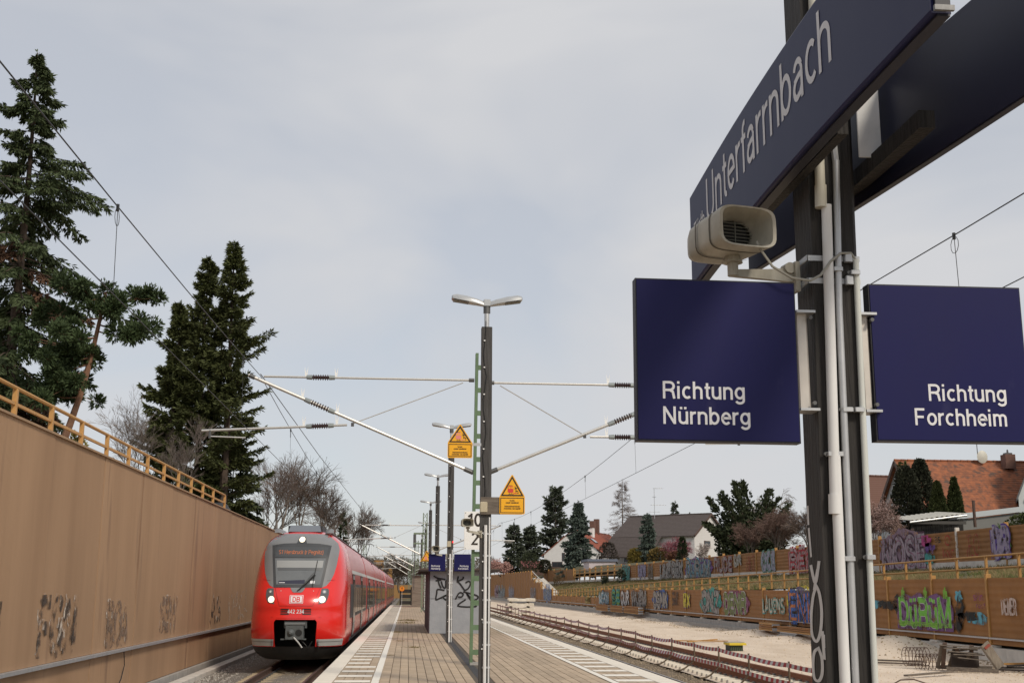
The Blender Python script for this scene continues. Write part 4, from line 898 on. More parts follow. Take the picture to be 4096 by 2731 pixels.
    mb = MB(); mb.tube(conv(-.3,.0,.52), conv(.3,.0,.52), .058, .058, 12); mb.build('spring_roller', mat('roller_grey', (0.16,0.17,0.17), 0.5, wave=('X',40,.01)), cpo)
    mb = MB(); p = conv(-.42,.02,.06); q = conv(.34,.12,.10); mb.box(p[0],q[0],p[1],q[1],p[2],q[2]); mb.build('foot_plate', M_cpl, cpo)
    # pilot
    rows = []
    for z, hw_, yf_ in ((-.14,1.40,.20),(-.30,1.34,.26),(-.46,1.20,.40),(-.54,1.05,.52)):
        rows.append([conv(hw_*math.sin(t), yf_+1.2*(1-abs(math.cos(t))**.9), z) for t in [math.pi*(-.5+k/16) for k in range(17)]])
    MB().rings(rows, close=False, caps=False).build('snow_plough', mat('plough_black', (0.016,0.015,0.014), 0.6, var=0.3), root, smooth=True)
    # roof gear behind the mask
    rb_ = MB(); p = conv(-.55,2.35,3.36); q = conv(.55,4.1,3.56); rb_.box(p[0],q[0],min(p[1],q[1]),max(p[1],q[1]),p[2],q[2])
    rbx = rb_.build('roof_box', mat('roof_box_black', (0.03,0.032,0.035), 0.5), root)
    MB().add([conv(-.52,2.10,3.36),conv(.52,2.10,3.36),conv(.47,2.32,3.57),conv(-.47,2.32,3.57),conv(.47,2.36,3.57),conv(-.47,2.36,3.57),conv(.52,2.30,3.36),conv(-.52,2.30,3.36)], [(0,1,2,3),(3,2,4,5),(1,6,4,2),(0,3,5,7)]).build('deflector', mat('deflector_grey', (0.17,0.19,0.22), 0.3), rbx)
    for s in (-1,1):
        mb = MB(); rows = []
        for y in (1.95,2.1,2.5,3.0,3.6,4.2): rows.append([conv(s*(.66+.28*u), y, 3.30+(.17 if y > 2.05 else .02)*math.sin(3.14*min(1,.25+.75*(1-u)))) for u in (0,.25,.5,.75,1)])
        mb.rings(rows, close=False, caps=False); mb.build('roof_shoulder', M_mask, root, smooth=True)

def side_box(y0, y1, z0, z1, prow, name, m, parent, s=1, zo=None):
    """panel that follows the tumblehome of the side"""
    mb = MB(); n = max(1, int((z1-z0)/.15)); P = [(wz(z0+(z1-z0)*k/n)+prow, z0+(z1-z0)*k/n) for k in range(n+1)]
    for k in range(n):
        a, b = P[k], P[k+1]; mb.quad((TX+s*a[0],y0,a[1]),(TX+s*a[0],y1,a[1]),(TX+s*b[0],y1,b[1]),(TX+s*b[0],y0,b[1]))
    for yy in (y0, y1):
        mb.quad((TX+s*(P[0][0]-prow-.01),yy,P[0][1]),(TX+s*P[0][0],yy,P[0][1]),(TX+s*P[-1][0],yy,P[-1][1]),(TX+s*(P[-1][0]-prow-.01),yy,P[-1][1]))
    return mb.build(name, m, parent)
def pantograph(root, y, zroof, zwire):
    p = thing_part('pantograph', root)
    MB().box(TX-.5,TX+.5,y-.6,y+.6,zroof+.10,zroof+.16).build('base_frame', M_dsteel, p)
    mb = MB()
    for s in (-1,1):
        for yy in (-.5,.5): mb.tube((TX+s*.45,y+yy,zroof-.05),(TX+s*.45,y+yy,zroof+.12),.05,.05,8)
    mb.build('insulator', M_insul, p)
    mb = MB(); zk = zroof+.65
    for s in (-1,1):
        mb.tube((TX+s*.12,y-.5,zroof+.16),(TX+s*.30,y+.75,zk),.03,.025,6); mb.tube((TX+s*.30,y+.75,zk),(TX+s*.52,y-.25,zwire-.06),.022,.018,6)
    mb.tube((TX-.30,y+.75,zk),(TX+.30,y+.75,zk),.02,.02,6); mb.build('arm', M_black, p)
    mb = MB()
    for yy in (-.35,-.1): mb.path([(TX-.82,y+yy,zwire-.20),(TX-.70,y+yy,zwire-.06),(TX-.5,y+yy,zwire-.02),(TX+.5,y+yy,zwire-.02),(TX+.70,y+yy,zwire-.06),(TX+.82,y+yy,zwire-.20)],.022,6)
    mb.build('collector_head', M_dsteel, p)
def thing_part(name, parent):
    o = bpy.data.objects.new(name, None); col.objects.link(o); o.parent = parent; return o
def make_unit(ytip, label, detail_front, first):
    root = thing('commuter_train', label, 'train', (TX, ytip, -.76), 'coupled red train sets')
    make_nose(root, ytip, 1, detail_front); Lu = 72.3; yend = ytip+Lu; make_nose(root, yend, -1, False)
    cars = [(ytip+4.2, ytip+19.4), (ytip+20.0, ytip+35.9), (ytip+36.4, ytip+52.3), (ytip+52.9, yend-4.2)]
    zs = [-.15,-.05,.1,.4,1.0,1.6,1.85,2.1,2.35,2.6,2.78,2.95,3.06,3.15,3.23,3.30,3.38,3.41]
    for ci, (a, b) in enumerate(cars):
        ring = lambda y: [(TX-wz(z),y,z) for z in zs]+[(TX+wz(z),y,z) for z in reversed(zs)]
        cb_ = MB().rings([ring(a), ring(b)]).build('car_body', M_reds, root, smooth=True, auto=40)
        # dark glazing band with panes, silver cantrail line
        for s in (-1, 1):
            ya = a+(-.8 if ci == 0 else .35); yb = b-(-.8 if ci == 3 else .35)
            side_box(ya, yb, .62, 1.72, .012, 'window_band', M_dgrey, cb_, s)
            side_box(ya+1.9 if ci == 0 else a+.1, b-.1, 2.08, 2.20, .010, 'silver_line', M_lip, cb_, s)
            side_box(a, b, 3.18, 3.40, .012, 'roof_edge', M_roofg, cb_, s)
            # windows and doors
            dl = [a+1.2, (a+b)/2+1.0] if ci in (0,3) else [a+3.0, b-4.4]
            y = a+.6; k = 0
            spans = [(d_, d_+1.45) for d_ in dl]
            while y < b-2.0:
                if any(y < e and y+1.75 > d_ for d_, e in spans): y += .25; continue
                side_box(y, y+1.7, .74, 1.62, .020, 'window', M_glass, cb_, s); y += 1.95
            for d_, e in spans:
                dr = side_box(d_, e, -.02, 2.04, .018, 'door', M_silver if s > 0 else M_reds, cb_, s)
                for q in (0, 1): side_box(d_+.10+q*.70, d_+.62+q*.70, .45, 1.88, .026, 'door_window', M_glass, dr, s)
                for q in (-.03, 1.45, .715): side_box(d_+q, d_+q+.03, -.06, 2.06, .030, 'door_edge', M_black, dr, s)
            for q in range(int((b-a)/4)): side_box(a+1.0+q*4, a+1.03+q*4, 1.74, 3.15, .008, 'body_seam', mat('seam_dark_red', (0.13,0.006,0.006), 0.5), cb_, s)
            side_box(a+.1, b-.1, -.15, -.02, .008, 'sill', mat('sill_grey', (0.10,0.10,0.105), 0.6), cb_, s)
        # roof equipment
        MB().box(TX-.75,TX+.75,a+.3,b-.3,3.40,3.44).build('roof', M_roofg, cb_)
        mb = MB(); r = random.Random(ci); y = a+.8
        while y < b-2.5:
            l = r.uniform(1.0,2.6); mb.cbox(TX-.55,TX+.55,y,y+l,3.44,3.44+r.uniform(.05,.16),.02); y += l+.35
        mb.build('roof_equipment', mat('roof_gear', (0.16,0.165,0.17), 0.6, var=.15), cb_)
        # underframe and bogies
        MB().box(TX-1.18,TX+1.18,a+.1,b-.1,-.62,-.13).build('underframe', M_under, root)
        if ci: MB().box(TX-1.20,TX+1.20,cars[ci-1][1]-.05,a+.05,-.1,3.05).build('gangway', mat('bellows_black', (0.02,0.02,0.021), 0.8, wave=('Y',6,.05)), root)
        for yb_ in ((a+1.4, a+3.9) if ci == 0 else (a-1.45, a+1.0)):
            for s in (-1,1): MB().tube((TX+s*.69,yb_,-.35),(TX+s*.80,yb_,-.35),.41,.41,18).build('wheel', mat('wheel_steel', (0.06,0.05,0.045), 0.6, 0.3), root)
            MB().box(TX+.98,TX+1.16,yb_-.35,yb_+.35,-.50,-.16).build('axle_box', M_under, root)
    pantograph(root, ytip+53.0 if first else ytip+32, 3.44, 4.85)
    return root
make_unit(36.9, 'red commuter train with lit headlights entering beside the platform', True, True)
make_unit(36.9+72.6, 'second red train set coupled behind the leading one', False, False)
# ================================================================== platform furniture
def luminaire(root, x, y, z, s, half=.62):
    """one wing of the double lamp, s = -1 left, +1 right"""
    rows = []
    for t, dep, hh, dz in ((.06,.06,.035,.0),(.25,.10,.042,.035),(.55,.13,.05,.075),(.85,.135,.05,.105),(.97,.11,.035,.11),(1.0,.07,.02,.108)):
        X = x+s*half*t; zc = z+dz+.02
        rows.append([(X,y-dep,zc-hh),(X,y-dep*.98,zc),(X,y-dep*.6,zc+hh),(X,y+dep*.6,zc+hh),(X,y+dep*.98,zc),(X,y+dep,zc-hh)])
    w_ = MB().rings(rows).build('lamp_head', M_lamp, root, smooth=True, auto=40)
    mb = MB(); a0, a1 = .52, .96; q = []
    for t, dz in ((a0,.07),(a1,.11)): X = x+s*half*t; q += [(X,y-.105,z+dz-.036),(X,y+.105,z+dz-.036)]
    mb.quad(q[0],q[1],q[3],q[2]); mb.build('lamp_glass', M_glassl, w_)
def lamp_pole(x, y, label, ztop, pipes=True, wdt=.185, speaker=None, led=True):
    root = thing('lamp_pole', label, 'lamp pole', (x, y, 0), 'timber lamp poles down the platform')
    h = wdt/2; lean = -.004
    rows = [[(x-h+dx,y-h,z),(x+h+dx-.02,y-h,z),(x+h+dx,y-h+.02,z),(x+h+dx,y+h,z),(x-h+dx,y+h,z)] for z, dx in ((0,0),(ztop*.5,.004),(ztop-.06,.0),(ztop,.0))]
    MB().rings(rows).build('timber_post', M_timberg, root)
    MB().tube((x,y,ztop-.1),(x,y,ztop+.32),.045,.045,10).build('spigot', M_zinc, root)
    MB().tube((x,y,ztop+.26),(x,y,ztop+.40),.062,.062,10).build('collar', M_dsteel, root)
    MB().cbox(x-.06,x+.06,y-.07,y+.07,ztop+.38,ztop+.50,.01).build('lamp_hub', M_lamp, root)
    luminaire(root, x, y, ztop+.40, -1); luminaire(root, x, y, ztop+.40, 1)
    r = random.Random(int(y)); pts = []
    for k in range(17): z = 3.0+(ztop+.1-3.0)*k/16; pts.append((x-.035+.022*math.sin(k*1.3)+.01*r.uniform(-1,1), y-h-.008, z))
    MB().path(pts, .008, 5).build('cable', M_black, root)
    mb = MB()
    for k in range(12): z = .6+k*.47; mb.box(x-.055,x-.03,y-h-.02,y-h-.002,z,z+.02)
    mb.build('clips', M_wht, root)
    if pipes:
        MB().path([(x+.0,y-h-.028,0.0),(x+.0,y-h-.028,2.62)], .027, 8).build('white_conduit', M_pvc, root)
        MB().path([(x+.065,y-h-.018,0.0),(x+.065,y-h-.018,2.75)], .014, 6).build('thin_conduit', M_pvc, root)
        mb = MB()
        for k in range(7): z = .3+k*.36; mb.box(x-.04,x+.095,y-h-.02,y-h-.001,z,z+.03)
        mb.build('pipe_clips', M_zinc, root)
    if led:
        MB().cbox(x-.10,x+.025,y-h-.07,y-h-.002,2.835,3.005,.012).build('junction_box', M_beige, root)
        MB().tube((x+.08,y-h-.03,2.98),(x+.08,y-h-.002,2.98),.024,.024,10).build('red_lamp', M_led, root)
    return root
def loudspeaker(name, label, c, wd, hh, ln, arm_to, yaw, m, s=1.0):
    """horn loudspeaker: mouth towards the camera, swung to the right by yaw; arm from the stem to the post"""
    root = thing(name, label, 'loudspeaker', (c[0], c[1], c[2]))
    cy_, sy_ = math.cos(yaw), math.sin(yaw)
    def T(u, d, v): return (c[0]+u*cy_-d*sy_*-1*0+d*(-sy_), c[1]+d*cy_+u*sy_, c[2]+v)     # u right, d depth (away), v up
    def rr(hw, hh_, d, e=4.6, n=28):
        o_ = []
        for k in range(n):
            t = 6.28319*k/n; ct, st_ = math.cos(t), math.sin(t)
            o_.append(T(hw*abs(ct)**(2/e)*(1 if ct >= 0 else -1), d, hh_*abs(st_)**(2/e)*(1 if st_ >= 0 else -1)))
        return o_
    a, b = wd/2, hh/2
    MB().rings([rr(a*.86,b*.92,0),rr(a*.97,b*1.0,-.002),rr(a*1.0,b*1.0,.012),rr(a*.97,b*.98,.05),rr(a*.95,b*.97,ln*.45),rr(a*.88,b*.92,ln*.8),rr(a*.72,b*.78,ln*.95),rr(a*.5,b*.55,ln)], caps=False).build('shell', m, root, smooth=True, auto=50)
    MB().rings([rr(a*.50,b*.55,ln)], caps=False)
    back = MB(); back.add(rr(a*.5,b*.55,ln), [tuple(range(28))]); back.build('back_cap', m, root)
    MB().rings([rr(a*.94,b*.90,0.0),rr(a*.78,b*.78,.05),rr(a*.62,b*.68,.10,2.2)], caps=False).build('horn', m, root, smooth=True)
    th = MB(); th.add(rr(a*.64,b*.70,.115,2.2), [tuple(range(28))]); th.build('throat', M_black, root)
    g = MB()
    for k in range(7):
        v = b*.60*(-1+2*(k+.5)/7); hw = a*.60*math.sqrt(max(0,1-(v/(b*.66))**2)); p = T(-hw,.085,v); q = T(hw,.085,v); g.beam(p, q, .006*s, .004*s)
    g.beam(T(0,.082,-b*.6), T(0,.082,b*.6), .005*s, .005*s); g.build('grille', mat('grille_grey', (0.12,0.12,0.10), 0.6), root)
    for dd in (ln*.22, ln*.55): MB().rings([rr(a*.985,b*.995,dd),rr(a*.99,b*1.0,dd+.004),rr(a*.985,b*.995,dd+.008)], caps=False).build('seam', mat('seam_dark', (0.10,0.09,0.07), 0.7), root)
    st_ = T(.02*s,ln*.45,-b*.95)
    MB().tube(st_, (st_[0],st_[1],st_[2]-.035*s), .035*s, .05*s, 12).build('foot', m, root)
    MB().tube((st_[0],st_[1],st_[2]-.03*s), (st_[0],st_[1],st_[2]-.10*s), .027*s, .027*s, 10).build('stem', m, root)
    e0 = Vector((st_[0]-.01,st_[1],st_[2]-.085*s)); e1 = Vector(arm_to)
    dv = (e1-e0); dn = dv.normalized(); up_ = Vector((0,0,1)); sd_ = dn.cross(up_).normalized()
    rows = []
    for t, hw, hv, dz in ((0,.014,.016,0),(.12,.016,.018,.0),(.6,.014,.026,.006),(.92,.014,.034,.012),(1.0,.014,.034,.012)):
        p = e0+dv*t+up_*dz*s; rows.append([p+sd_*hw*s+up_*hv*s, p-sd_*hw*s+up_*hv*s, p-sd_*hw*s-up_*hv*s, p+sd_*hw*s-up_*hv*s])
    MB().rings([[tuple(q) for q in r_] for r_ in rows]).build('arm', m, root)
    MB().obox(e1+dn*.012*s+up_*.0, dn*.012*s, sd_*.045*s, up_*.075*s).build('wall_plate', m, root)
    MB().tube(e1-sd_*.03*s-dn*.02*s+up_*.045*s, e1+sd_*.03*s-dn*.02*s+up_*.045*s, .028*s, .028*s, 12).build('pivot', m, root)
    return root
def warn_sign(label, x0, y, ztip, wd, hh, m_tram, bracket=None, tri=False):
    """yellow warning plate: triangle on top of a text panel; hh = total height"""
    root = thing('warning_sign', label, 'sign', (x0+wd/2, y, ztip-hh), 'yellow passing-train warning signs')
    th = hh*.56; zb = ztip-hh; zs_ = ztip-th; c = wd*.035; xc = x0+wd/2
    plate = [(x0+c,zb),(x0+wd-c,zb),(x0+wd,zb+c),(x0+wd,zs_),(x0+wd-c*.3,zs_+c),(xc+c,ztip-c*.8),(xc,ztip),(xc-c,ztip-c*.8),(x0+c*.3,zs_+c),(x0,zs_),(x0,zb+c)]
    if tri: plate = [(x0,zs_),(x0+wd,zs_)]+plate[4:9]
    MB().prism(plate, 'y', y-.012, y).build('plate', M_yel, root)
    yf = y-.0135
    def poly(name, pts, m, off=0): MB().add([(p[0],yf-off,p[1]) for p in pts],[tuple(range(len(pts)))]).build(name, m, root)
    def strk(name, S, hw, m, off=0.0):
        mb = MB(); put_strokes(mb, S, hw, (xc, yf-off, zs_), (1,0,0), (0,0,1), (0,-1,0), off=.0005, step=.0003); mb.build(name, m, root)
    u = wd/.43
    strk('triangle_border', [[(-.175*u,.022*u),(.175*u,.022*u),(0,th-.045*u),(-.175*u,.022*u)]], .0135*u, M_kprint)
    if not tri: strk('panel_border', [[(-.195*u,-.022*u),(.195*u,-.022*u),(.195*u,-(hh-th)+.025*u),(-.195*u,-(hh-th)+.025*u),(-.195*u,-.022*u)]], .006*u, M_kprint)
    # pictogram: train front, platform edge, falling figure
    poly('pictogram_train', [(xc+a*u, zs_+b*u) for a, b in ((-.07,.07),(.015,.07),(.02,.09),(.02,.165),(.005,.18),(-.06,.18),(-.075,.165),(-.075,.09))], m_tram, .001)
    for a in (-.058,-.012): poly('pictogram_window', [(xc+(a+p)*u, zs_+q*u) for p, q in ((-.006,.135),(.03,.135),(.03,.163),(-.006,.163))], M_yel, .002)
    strk('pictogram_train_lines', [[(-.06*u,.19*u),(.005*u,.19*u)],[(-.055*u,.045*u),(.0,.045*u)],[(-.06*u,.035*u),(-.045*u,.068*u)],[(.005*u,.035*u),(-.01*u,.068*u)]], .003*u, M_kprint)
    strk('pictogram_edge', [[(.018*u,.04*u),(.03*u,.06*u),(.08*u,.06*u)]], .006*u, m_tram)
    strk('pictogram_person', [[(.055*u,.155*u),(.066*u,.12*u),(.062*u,.10*u)],[(.062*u,.10*u),(.09*u,.095*u),(.105*u,.08*u)],[(.062*u,.10*u),(.068*u,.075*u)],[(.055*u,.15*u),(.085*u,.14*u)],[(.055*u,.15*u),(.04*u,.13*u)],[(.042*u,.168*u),(.058*u,.168*u)],[(.085*u,.063*u),(.11*u,.063*u)]], .006*u, M_kprint)
    z = zs_-.075*u
    for ln_, s_ in (('Vorsicht,',.027),('schnelle Vorbeifahrten!',.027),('',.02),('Gekennzeichneten Bereich',.027),('erst betreten, wenn Zug hält!',.027)):
        if ln_ and not tri: lettering('sign_text', ln_, s_*u*.88, (xc,yf,z), (1,0,0), (0,0,1), (0,-1,0), M_kprint, root, weight=.17, align='c', xs=.86)
        z -= .036*u if ln_ else .026*u
    if bracket: MB().box(*bracket).build('bracket', M_zinc, root)
    return root
PXL = 1.30
lamp_pole(1.295, 20.1, 'nearest complete timber lamp pole, carrying two yellow warning signs', 6.03, wdt=.185)
lamp_pole(1.30, 36.9, 'timber lamp pole standing before the graffiti shelter', 6.10)
lamp_pole(1.30, 53.5, 'third timber lamp pole rising behind the shelter', 6.10, pipes=False)
lamp_pole(1.30, 70.2, 'fourth timber lamp pole rising behind the shelter', 6.10, pipes=False, led=False)
lamp_pole(1.38, 92.9, 'timber lamp pole in front of the timber clad block', 6.10, led=False)
lamp_pole(1.31, 112.0, 'farthest timber lamp pole at the platform end', 6.1, pipes=False, led=False)
# plank, two warning signs on the first pole
sp = thing('sign_plank', 'weathered grey plank bolted across the nearest lamp pole', 'plank', (1.56,20.0,2.94))
MB().box(1.205,1.905,19.955,19.995,2.80,3.085).build('board', M_plank, sp)
warn_sign('bright yellow warning sign on the plank right of the nearest lamp pole', 1.523, 19.95, 3.464, .427, .662, M_rprint)
warn_sign('yellow warning sign with faded pink train left of the nearest lamp pole', .640, 20.0, 4.313, .418, .572, M_pprint, (1.05,1.21,20.0,20.012,3.95,4.0))
loudspeaker('loudspeaker', 'small beige horn loudspeaker on the nearest complete lamp pole', (.985,19.72,2.645), .205, .135, .24, (1.20,20.0,2.47), .10, M_spk, .8)
# direction boards on the second pole
def dir_board(label, x0, z0, size, y, rot, lines, align, m=M_navy, thick=.045, tilt=0.0, txt=.098):
    root = thing('direction_sign', label, 'sign', (x0, y, z0)); cr_, sr_ = math.cos(rot), math.sin(rot)
    U = Vector((cr_,sr_,0)); Nn = Vector((sr_,-cr_,0)); V = Vector((0,0,1)); O = Vector((x0,y,z0))
    if tilt: U = (U+V*tilt).normalized(); V = U.cross(Nn)*-1; V = V if V.z > 0 else -V
    c = O+U*size/2+V*size/2
    MB().obox(c-Nn*thick/2, U*size/2, V*size/2, Nn*thick/2).build('case', M_navyk, root)
    MB().obox(c+Nn*.0015, U*(size/2-.004), V*(size/2-.005), Nn*.0015).build('face', m, root)
    for i, ln_ in enumerate(lines):
        k = size/.515; z = (.132-.079*i)*k; x = (.081 if align == 'l' else .436)*k
        lettering('lettering', ln_, .0545*k, O+U*x+V*z+Nn*.003, U, V, Nn, M_letter, root, weight=.140, align=align, xs=1.04, track=.05, off=.0006)
    return root
dir_board('small far blue sign reading Richtung Nürnberg on the second lamp pole', .648, 2.10, .515, 36.80, 0.0, ['Richtung','Nürnberg'], 'l')
dir_board('small far blue sign reading Richtung Forchheim on the second lamp pole', 1.427, 2.10, .515, 36.80, 0.0, ['Richtung','Forchheim'], 'r')
loudspeaker('loudspeaker', 'far grey loudspeaker above the small Nürnberg sign', (.85,36.65,2.77), .25, .18, .26, (1.2,36.85,2.55), -.15, M_spk, 1.0)
warn_sign('distant yellow warning triangle left of the small far signs', .75, 70.05, 3.76, .74, 1.14, M_pprint, tri=True)

# ------------------------------------------------------------------ catenary mast, brackets, wires
def insulator(root, p, d, L=.62, r=.062, n=7):
    p = Vector(p); d = Vector(d).normalized()
    mb = MB(); mb.tube(p-d*L*.34, p+d*L*.34, .034, .034, 8)
    prof = []
    a = d.orthogonal().normalized(); b = d.cross(a)
    def ring(q, rr): return [q+(a*math.cos(t)+b*math.sin(t))*rr for t in [6.28319*k/12 for k in range(12)]]
    for k in range(n): q = p-d*L*.25+d*(L*.5*k/(n-1)); prof += [ring(q-d*.016, .036), ring(q-d*.008, r*1.1), ring(q+d*.006, r*1.0), ring(q+d*.014, .036)]
    mb = MB(); mb.rings([[tuple(v) for v in q] for q in [ring(p-d*L*.34,.034)]+prof+[ring(p+d*L*.34,.034)]]); o = mb.build('insulator', M_insul, root)
    for s_ in (-1, 1): MB().tube(p+d*s_*(L*.5), p+d*s_*(L*.30), .05, .058, 10).build('insulator_cap', M_insm, o)
    return o
def horn(root, p):
    p = Vector(p); mb = MB()
    mb.add([p+Vector(v) for v in ((-.02,0,.03),(.03,0,.03),(.045,.005,.24),(.006,.002,.09),(-.03,0,.24))], [(0,1,2,3),(0,3,4)]); mb.build('arcing_horn', M_wht, root)
def cantilever(root, xm, y, s, xtip, z_top, z_bot, x_ins, xreg, z_reg, z_regj, xj, tube=.030, simple=False):
    """s=-1 bracket to the left, +1 to the right; xm = x of the mast face"""
    def tb(nm_, m_, *a, **k): return MB().tube(*a, **k).build(nm_, m_, root, smooth=True, auto=40)
    zt = z_top; tip = Vector((xtip,y,zt)); top_m = Vector((xm,y,zt)); bot_m = Vector((xm,y,z_bot))
    tb('top_tube', M_alu, top_m, tip+Vector((s*-.1,0,0)), tube*.85, n=8)
    dg = (tip+Vector((s*.12,0,-.02)))-bot_m; e = bot_m+dg; u = dg.normalized(); tb('bracket_tube', M_alu, bot_m, e+u*.12, tube*1.25, n=8)
    insulator(root, (x_ins,y,zt), (1,0,0)); t = (x_ins-xm)/(e.x-xm); pi = bot_m+dg*t; insulator(root, pi, dg, .72)
    a = Vector((xreg,y,z_reg)); b = Vector((xj+s*.12,y,z_regj)); tb('registration_tube', M_alu, a, b, tube*.9, n=8)
    f = (x_ins-s*.02-a.x)/(b.x-a.x); pr = a+(b-a)*f; insulator(root, pr, b-a, .6)
    tb('stay_rod', M_alu, (xj,y,z_regj+.03), (xm+s*.25,y,zt-.06), .012, n=5); tb('clamp', M_dsteel, (xj,y,z_regj+.05),(xj,y,z_regj-.03),.035,n=6)
    tb('mast_joint', M_dsteel, (xm,y,zt),(xm+s*.12,y,zt),.045,n=8); tb('mast_joint', M_dsteel, bot_m, bot_m+u*.22, .052, n=8); tb('wire_clamp', M_dsteel, e-u*.03, e+u*.10, .05, n=8)
    tb('steady_arm', M_alu, (xreg-s*.18,y,z_reg-.12),(xreg-s*.95,y,z_reg-.14),.016,n=5); tb('steady_bracket', M_dsteel, (xreg-s*.18,y,z_reg+.02),(xreg-s*.18,y,z_reg-.16),.03,n=6)
    for p in ((x_ins-.33,zt),(x_ins+.33,zt)): horn(root,(p[0],y,p[1]))
    for q in (pi-u*.42, pi+u*.42, pr-(b-a).normalized()*.36, pr+(b-a).normalized()*.36): horn(root, q)
mast = thing('catenary_mast', 'green frame catenary mast with long tube brackets behind the nearest lamp pole', 'mast', (1.61, 26.1, 0))
mz = 6.76
def chan(s):
    rows = []
    for z, xx in ((0,1.365),(mz,1.435)):
        xo = xx if s < 0 else 3.14-xx
        rows.append([(xo,26.02,z),(xo+s*-.065,26.02,z),(xo+s*-.065,26.10,z),(xo+s*-.012,26.10,z),(xo+s*-.012,26.2,z),(xo,26.2,z)])
    MB().rings(rows).build('upright', M_green, mast)
chan(-1); chan(1)
z = .25
while z < 6.75:
    xl = 1.365+.07*z/mz+.02; MB().box(xl,3.14-xl,26.028,26.05,z-.055,z+.055).build('batten', M_green, mast); z += .515 if z < 6 else .42
MB().box(1.37,1.76,25.98,26.24,-.02,.04).build('foot_plate', M_conc, mast)
cantilever(mast, 1.41, 26.1, -1, -3.35, 6.15, 4.08, -2.0, -4.53, 4.925, 5.10, -1.27)
cantilever(mast, 1.74, 26.1, 1, 6.45, 6.10, 4.08, 4.77, 7.6, 4.93, 4.915, 3.9)
km = thing('kilometre_board', 'white kilometre board with black 10 over 2 on the green mast', 'sign', (1.45,25.95,2.42))
MB().cbox(1.215,1.69,25.93,25.955,2.405,3.225,.004).build('board', M_wht, km)
lettering('number', '10', .283, (1.275,25.928,2.90), (1,0,0), (0,0,1), (0,-1,0), M_kprint, km, weight=.16)
lettering('number', '2', .265, (1.375,25.928,2.508), (1,0,0), (0,0,1), (0,-1,0), M_kprint, km, weight=.16)
for xx, zz in ((1.245,3.195),(1.66,3.195),(1.245,2.435),(1.66,2.435)): MB().tube((xx,25.93,zz),(xx,25.922,zz),.012,n=8).build('screw', M_zinc, km)
def lattice_mast(label, x, y, h, w0=.34, w1=.26, both=True, arms=True):
    root = thing('lattice_mast', label, 'mast', (x,y,0), 'far green lattice masts'); mb = MB()
    P = lambda sx, sy, z: (x+sx*(w0+(w1-w0)*z/h)/2, y+sy*(w0+(w1-w0)*z/h)/2, z)
    for sx in (-1,1):
        for sy in (-1,1): mb.beam(P(sx,sy,-1),P(sx,sy,h),.06,.06)
    o_ = mb.build('legs', M_greenl, root); mb = MB(); n = int(h/.42)
    for k in range(n):
        z0, z1 = h*k/n, h*(k+1)/n; s = 1 if k % 2 else -1
        mb.beam(P(-s,-1,z0),P(s,-1,z1),.03,.03); mb.beam(P(s,-1,z0),P(-s,-1,z1),.03,.03); mb.beam(P(-1,s,z0),P(-1,-s,z1),.03,.03); mb.beam(P(1,s,z0),P(1,-s,z1),.03,.03)
    mb.build('lacing', M_greenl, root)
    if arms:
        cantilever(root, x-.15, y, -1, -3.1, 5.92, 3.85, -1.6, -4.4, 4.90, 5.05, -.9, tube=.04)
        if both: cantilever(root, x+.15, y, 1, 6.3, 5.95, 3.9, 4.6, 7.5, 4.9, 4.95, 3.7, tube=.04)
    return root
m2 = lattice_mast('nearest green lattice mast standing behind the shelter', 1.19, 84, 6.78)
MB().box(.40,1.2,83.9,84.1,5.30,5.42).build('tension_arm', M_greenl, m2); MB().box(.40,1.2,83.9,84.1,4.62,4.72).build('tension_arm', M_greenl, m2)
MB().tube((.48,84,5.3),(.48,84,4.4),.10,.10,8).build('tension_weight', M_dsteel, m2); MB().path([(.48,84,5.2),(.48,84,1.5)],.03,5).build('tension_rod', M_dsteel, m2)
lattice_mast('green lattice mast beyond the nearest lattice one', 1.0, 128, 6.6)
lattice_mast('third green lattice mast in the far tangle of brackets', .8, 160, 6.6)
lattice_mast('slim lattice mast left of the track rising over the train roof', -6.0, 170, 7.6, .5, .4, arms=False)
lattice_mast('farthest lattice mast above the track bend', .4, 205, 6.6)
def overhead(name, label, xc, spans, zc, zm, zag):
    root = thing(name, label, 'overhead wire', (xc, spans[0], zc)); pts = []
    for a, b in zip(spans, spans[1:]):
        n = 14
        for k in range(n): t = k/n; pts.append((xc, a+(b-a)*t, zm-zag*4*t*(1-t)))
        for k in range(6):
            t = (k+.734)/6; y = a+(b-a)*t; z = zm-zag*4*t*(1-t); d = MB().path([(xc,y,z),(xc+.02,y,zc)], .0045, 4).build('dropper', M_wire, root)
            if y < 120:
                MB().path([(xc,y+.10*math.sin(q),z-.12+.10*math.cos(q)) for q in [6.283*j/10 for j in range(11)]], .004, 4).build('loop', M_wire, d); MB().tube((xc,y,z+.03),(xc,y,z-.05),.02,n=6).build('clamp', M_wire, d)
    pts.append((xc, spans[-1], zm)); MB().path(pts, .008, 5).build('catenary_wire', M_wire, root)
    MB().path([(xc,spans[0],zc),(xc,spans[-1],zc)], .0068, 5).build('contact_wire', M_wire, root)
overhead('overhead_line', 'overhead wires with droppers above the train track', -3.32, [-36, 26.1, 84, 128, 160, 205, 300], 4.76, 6.16, .62)
overhead('overhead_line', 'overhead wires with droppers over the track right of the platform', 6.40, [-36, 26.1, 84, 128, 160, 205, 300], 4.80, 6.12, .62)
tag(MB().path([(-3.32,26.1,6.2),(-3.0,40,5.9),(-2.6,60,5.75),(-2.4,84,5.95)],.010,5).build('feeder_wire', M_wire), 'slack bare wire crossing down from the left bracket tip', 'overhead wire')

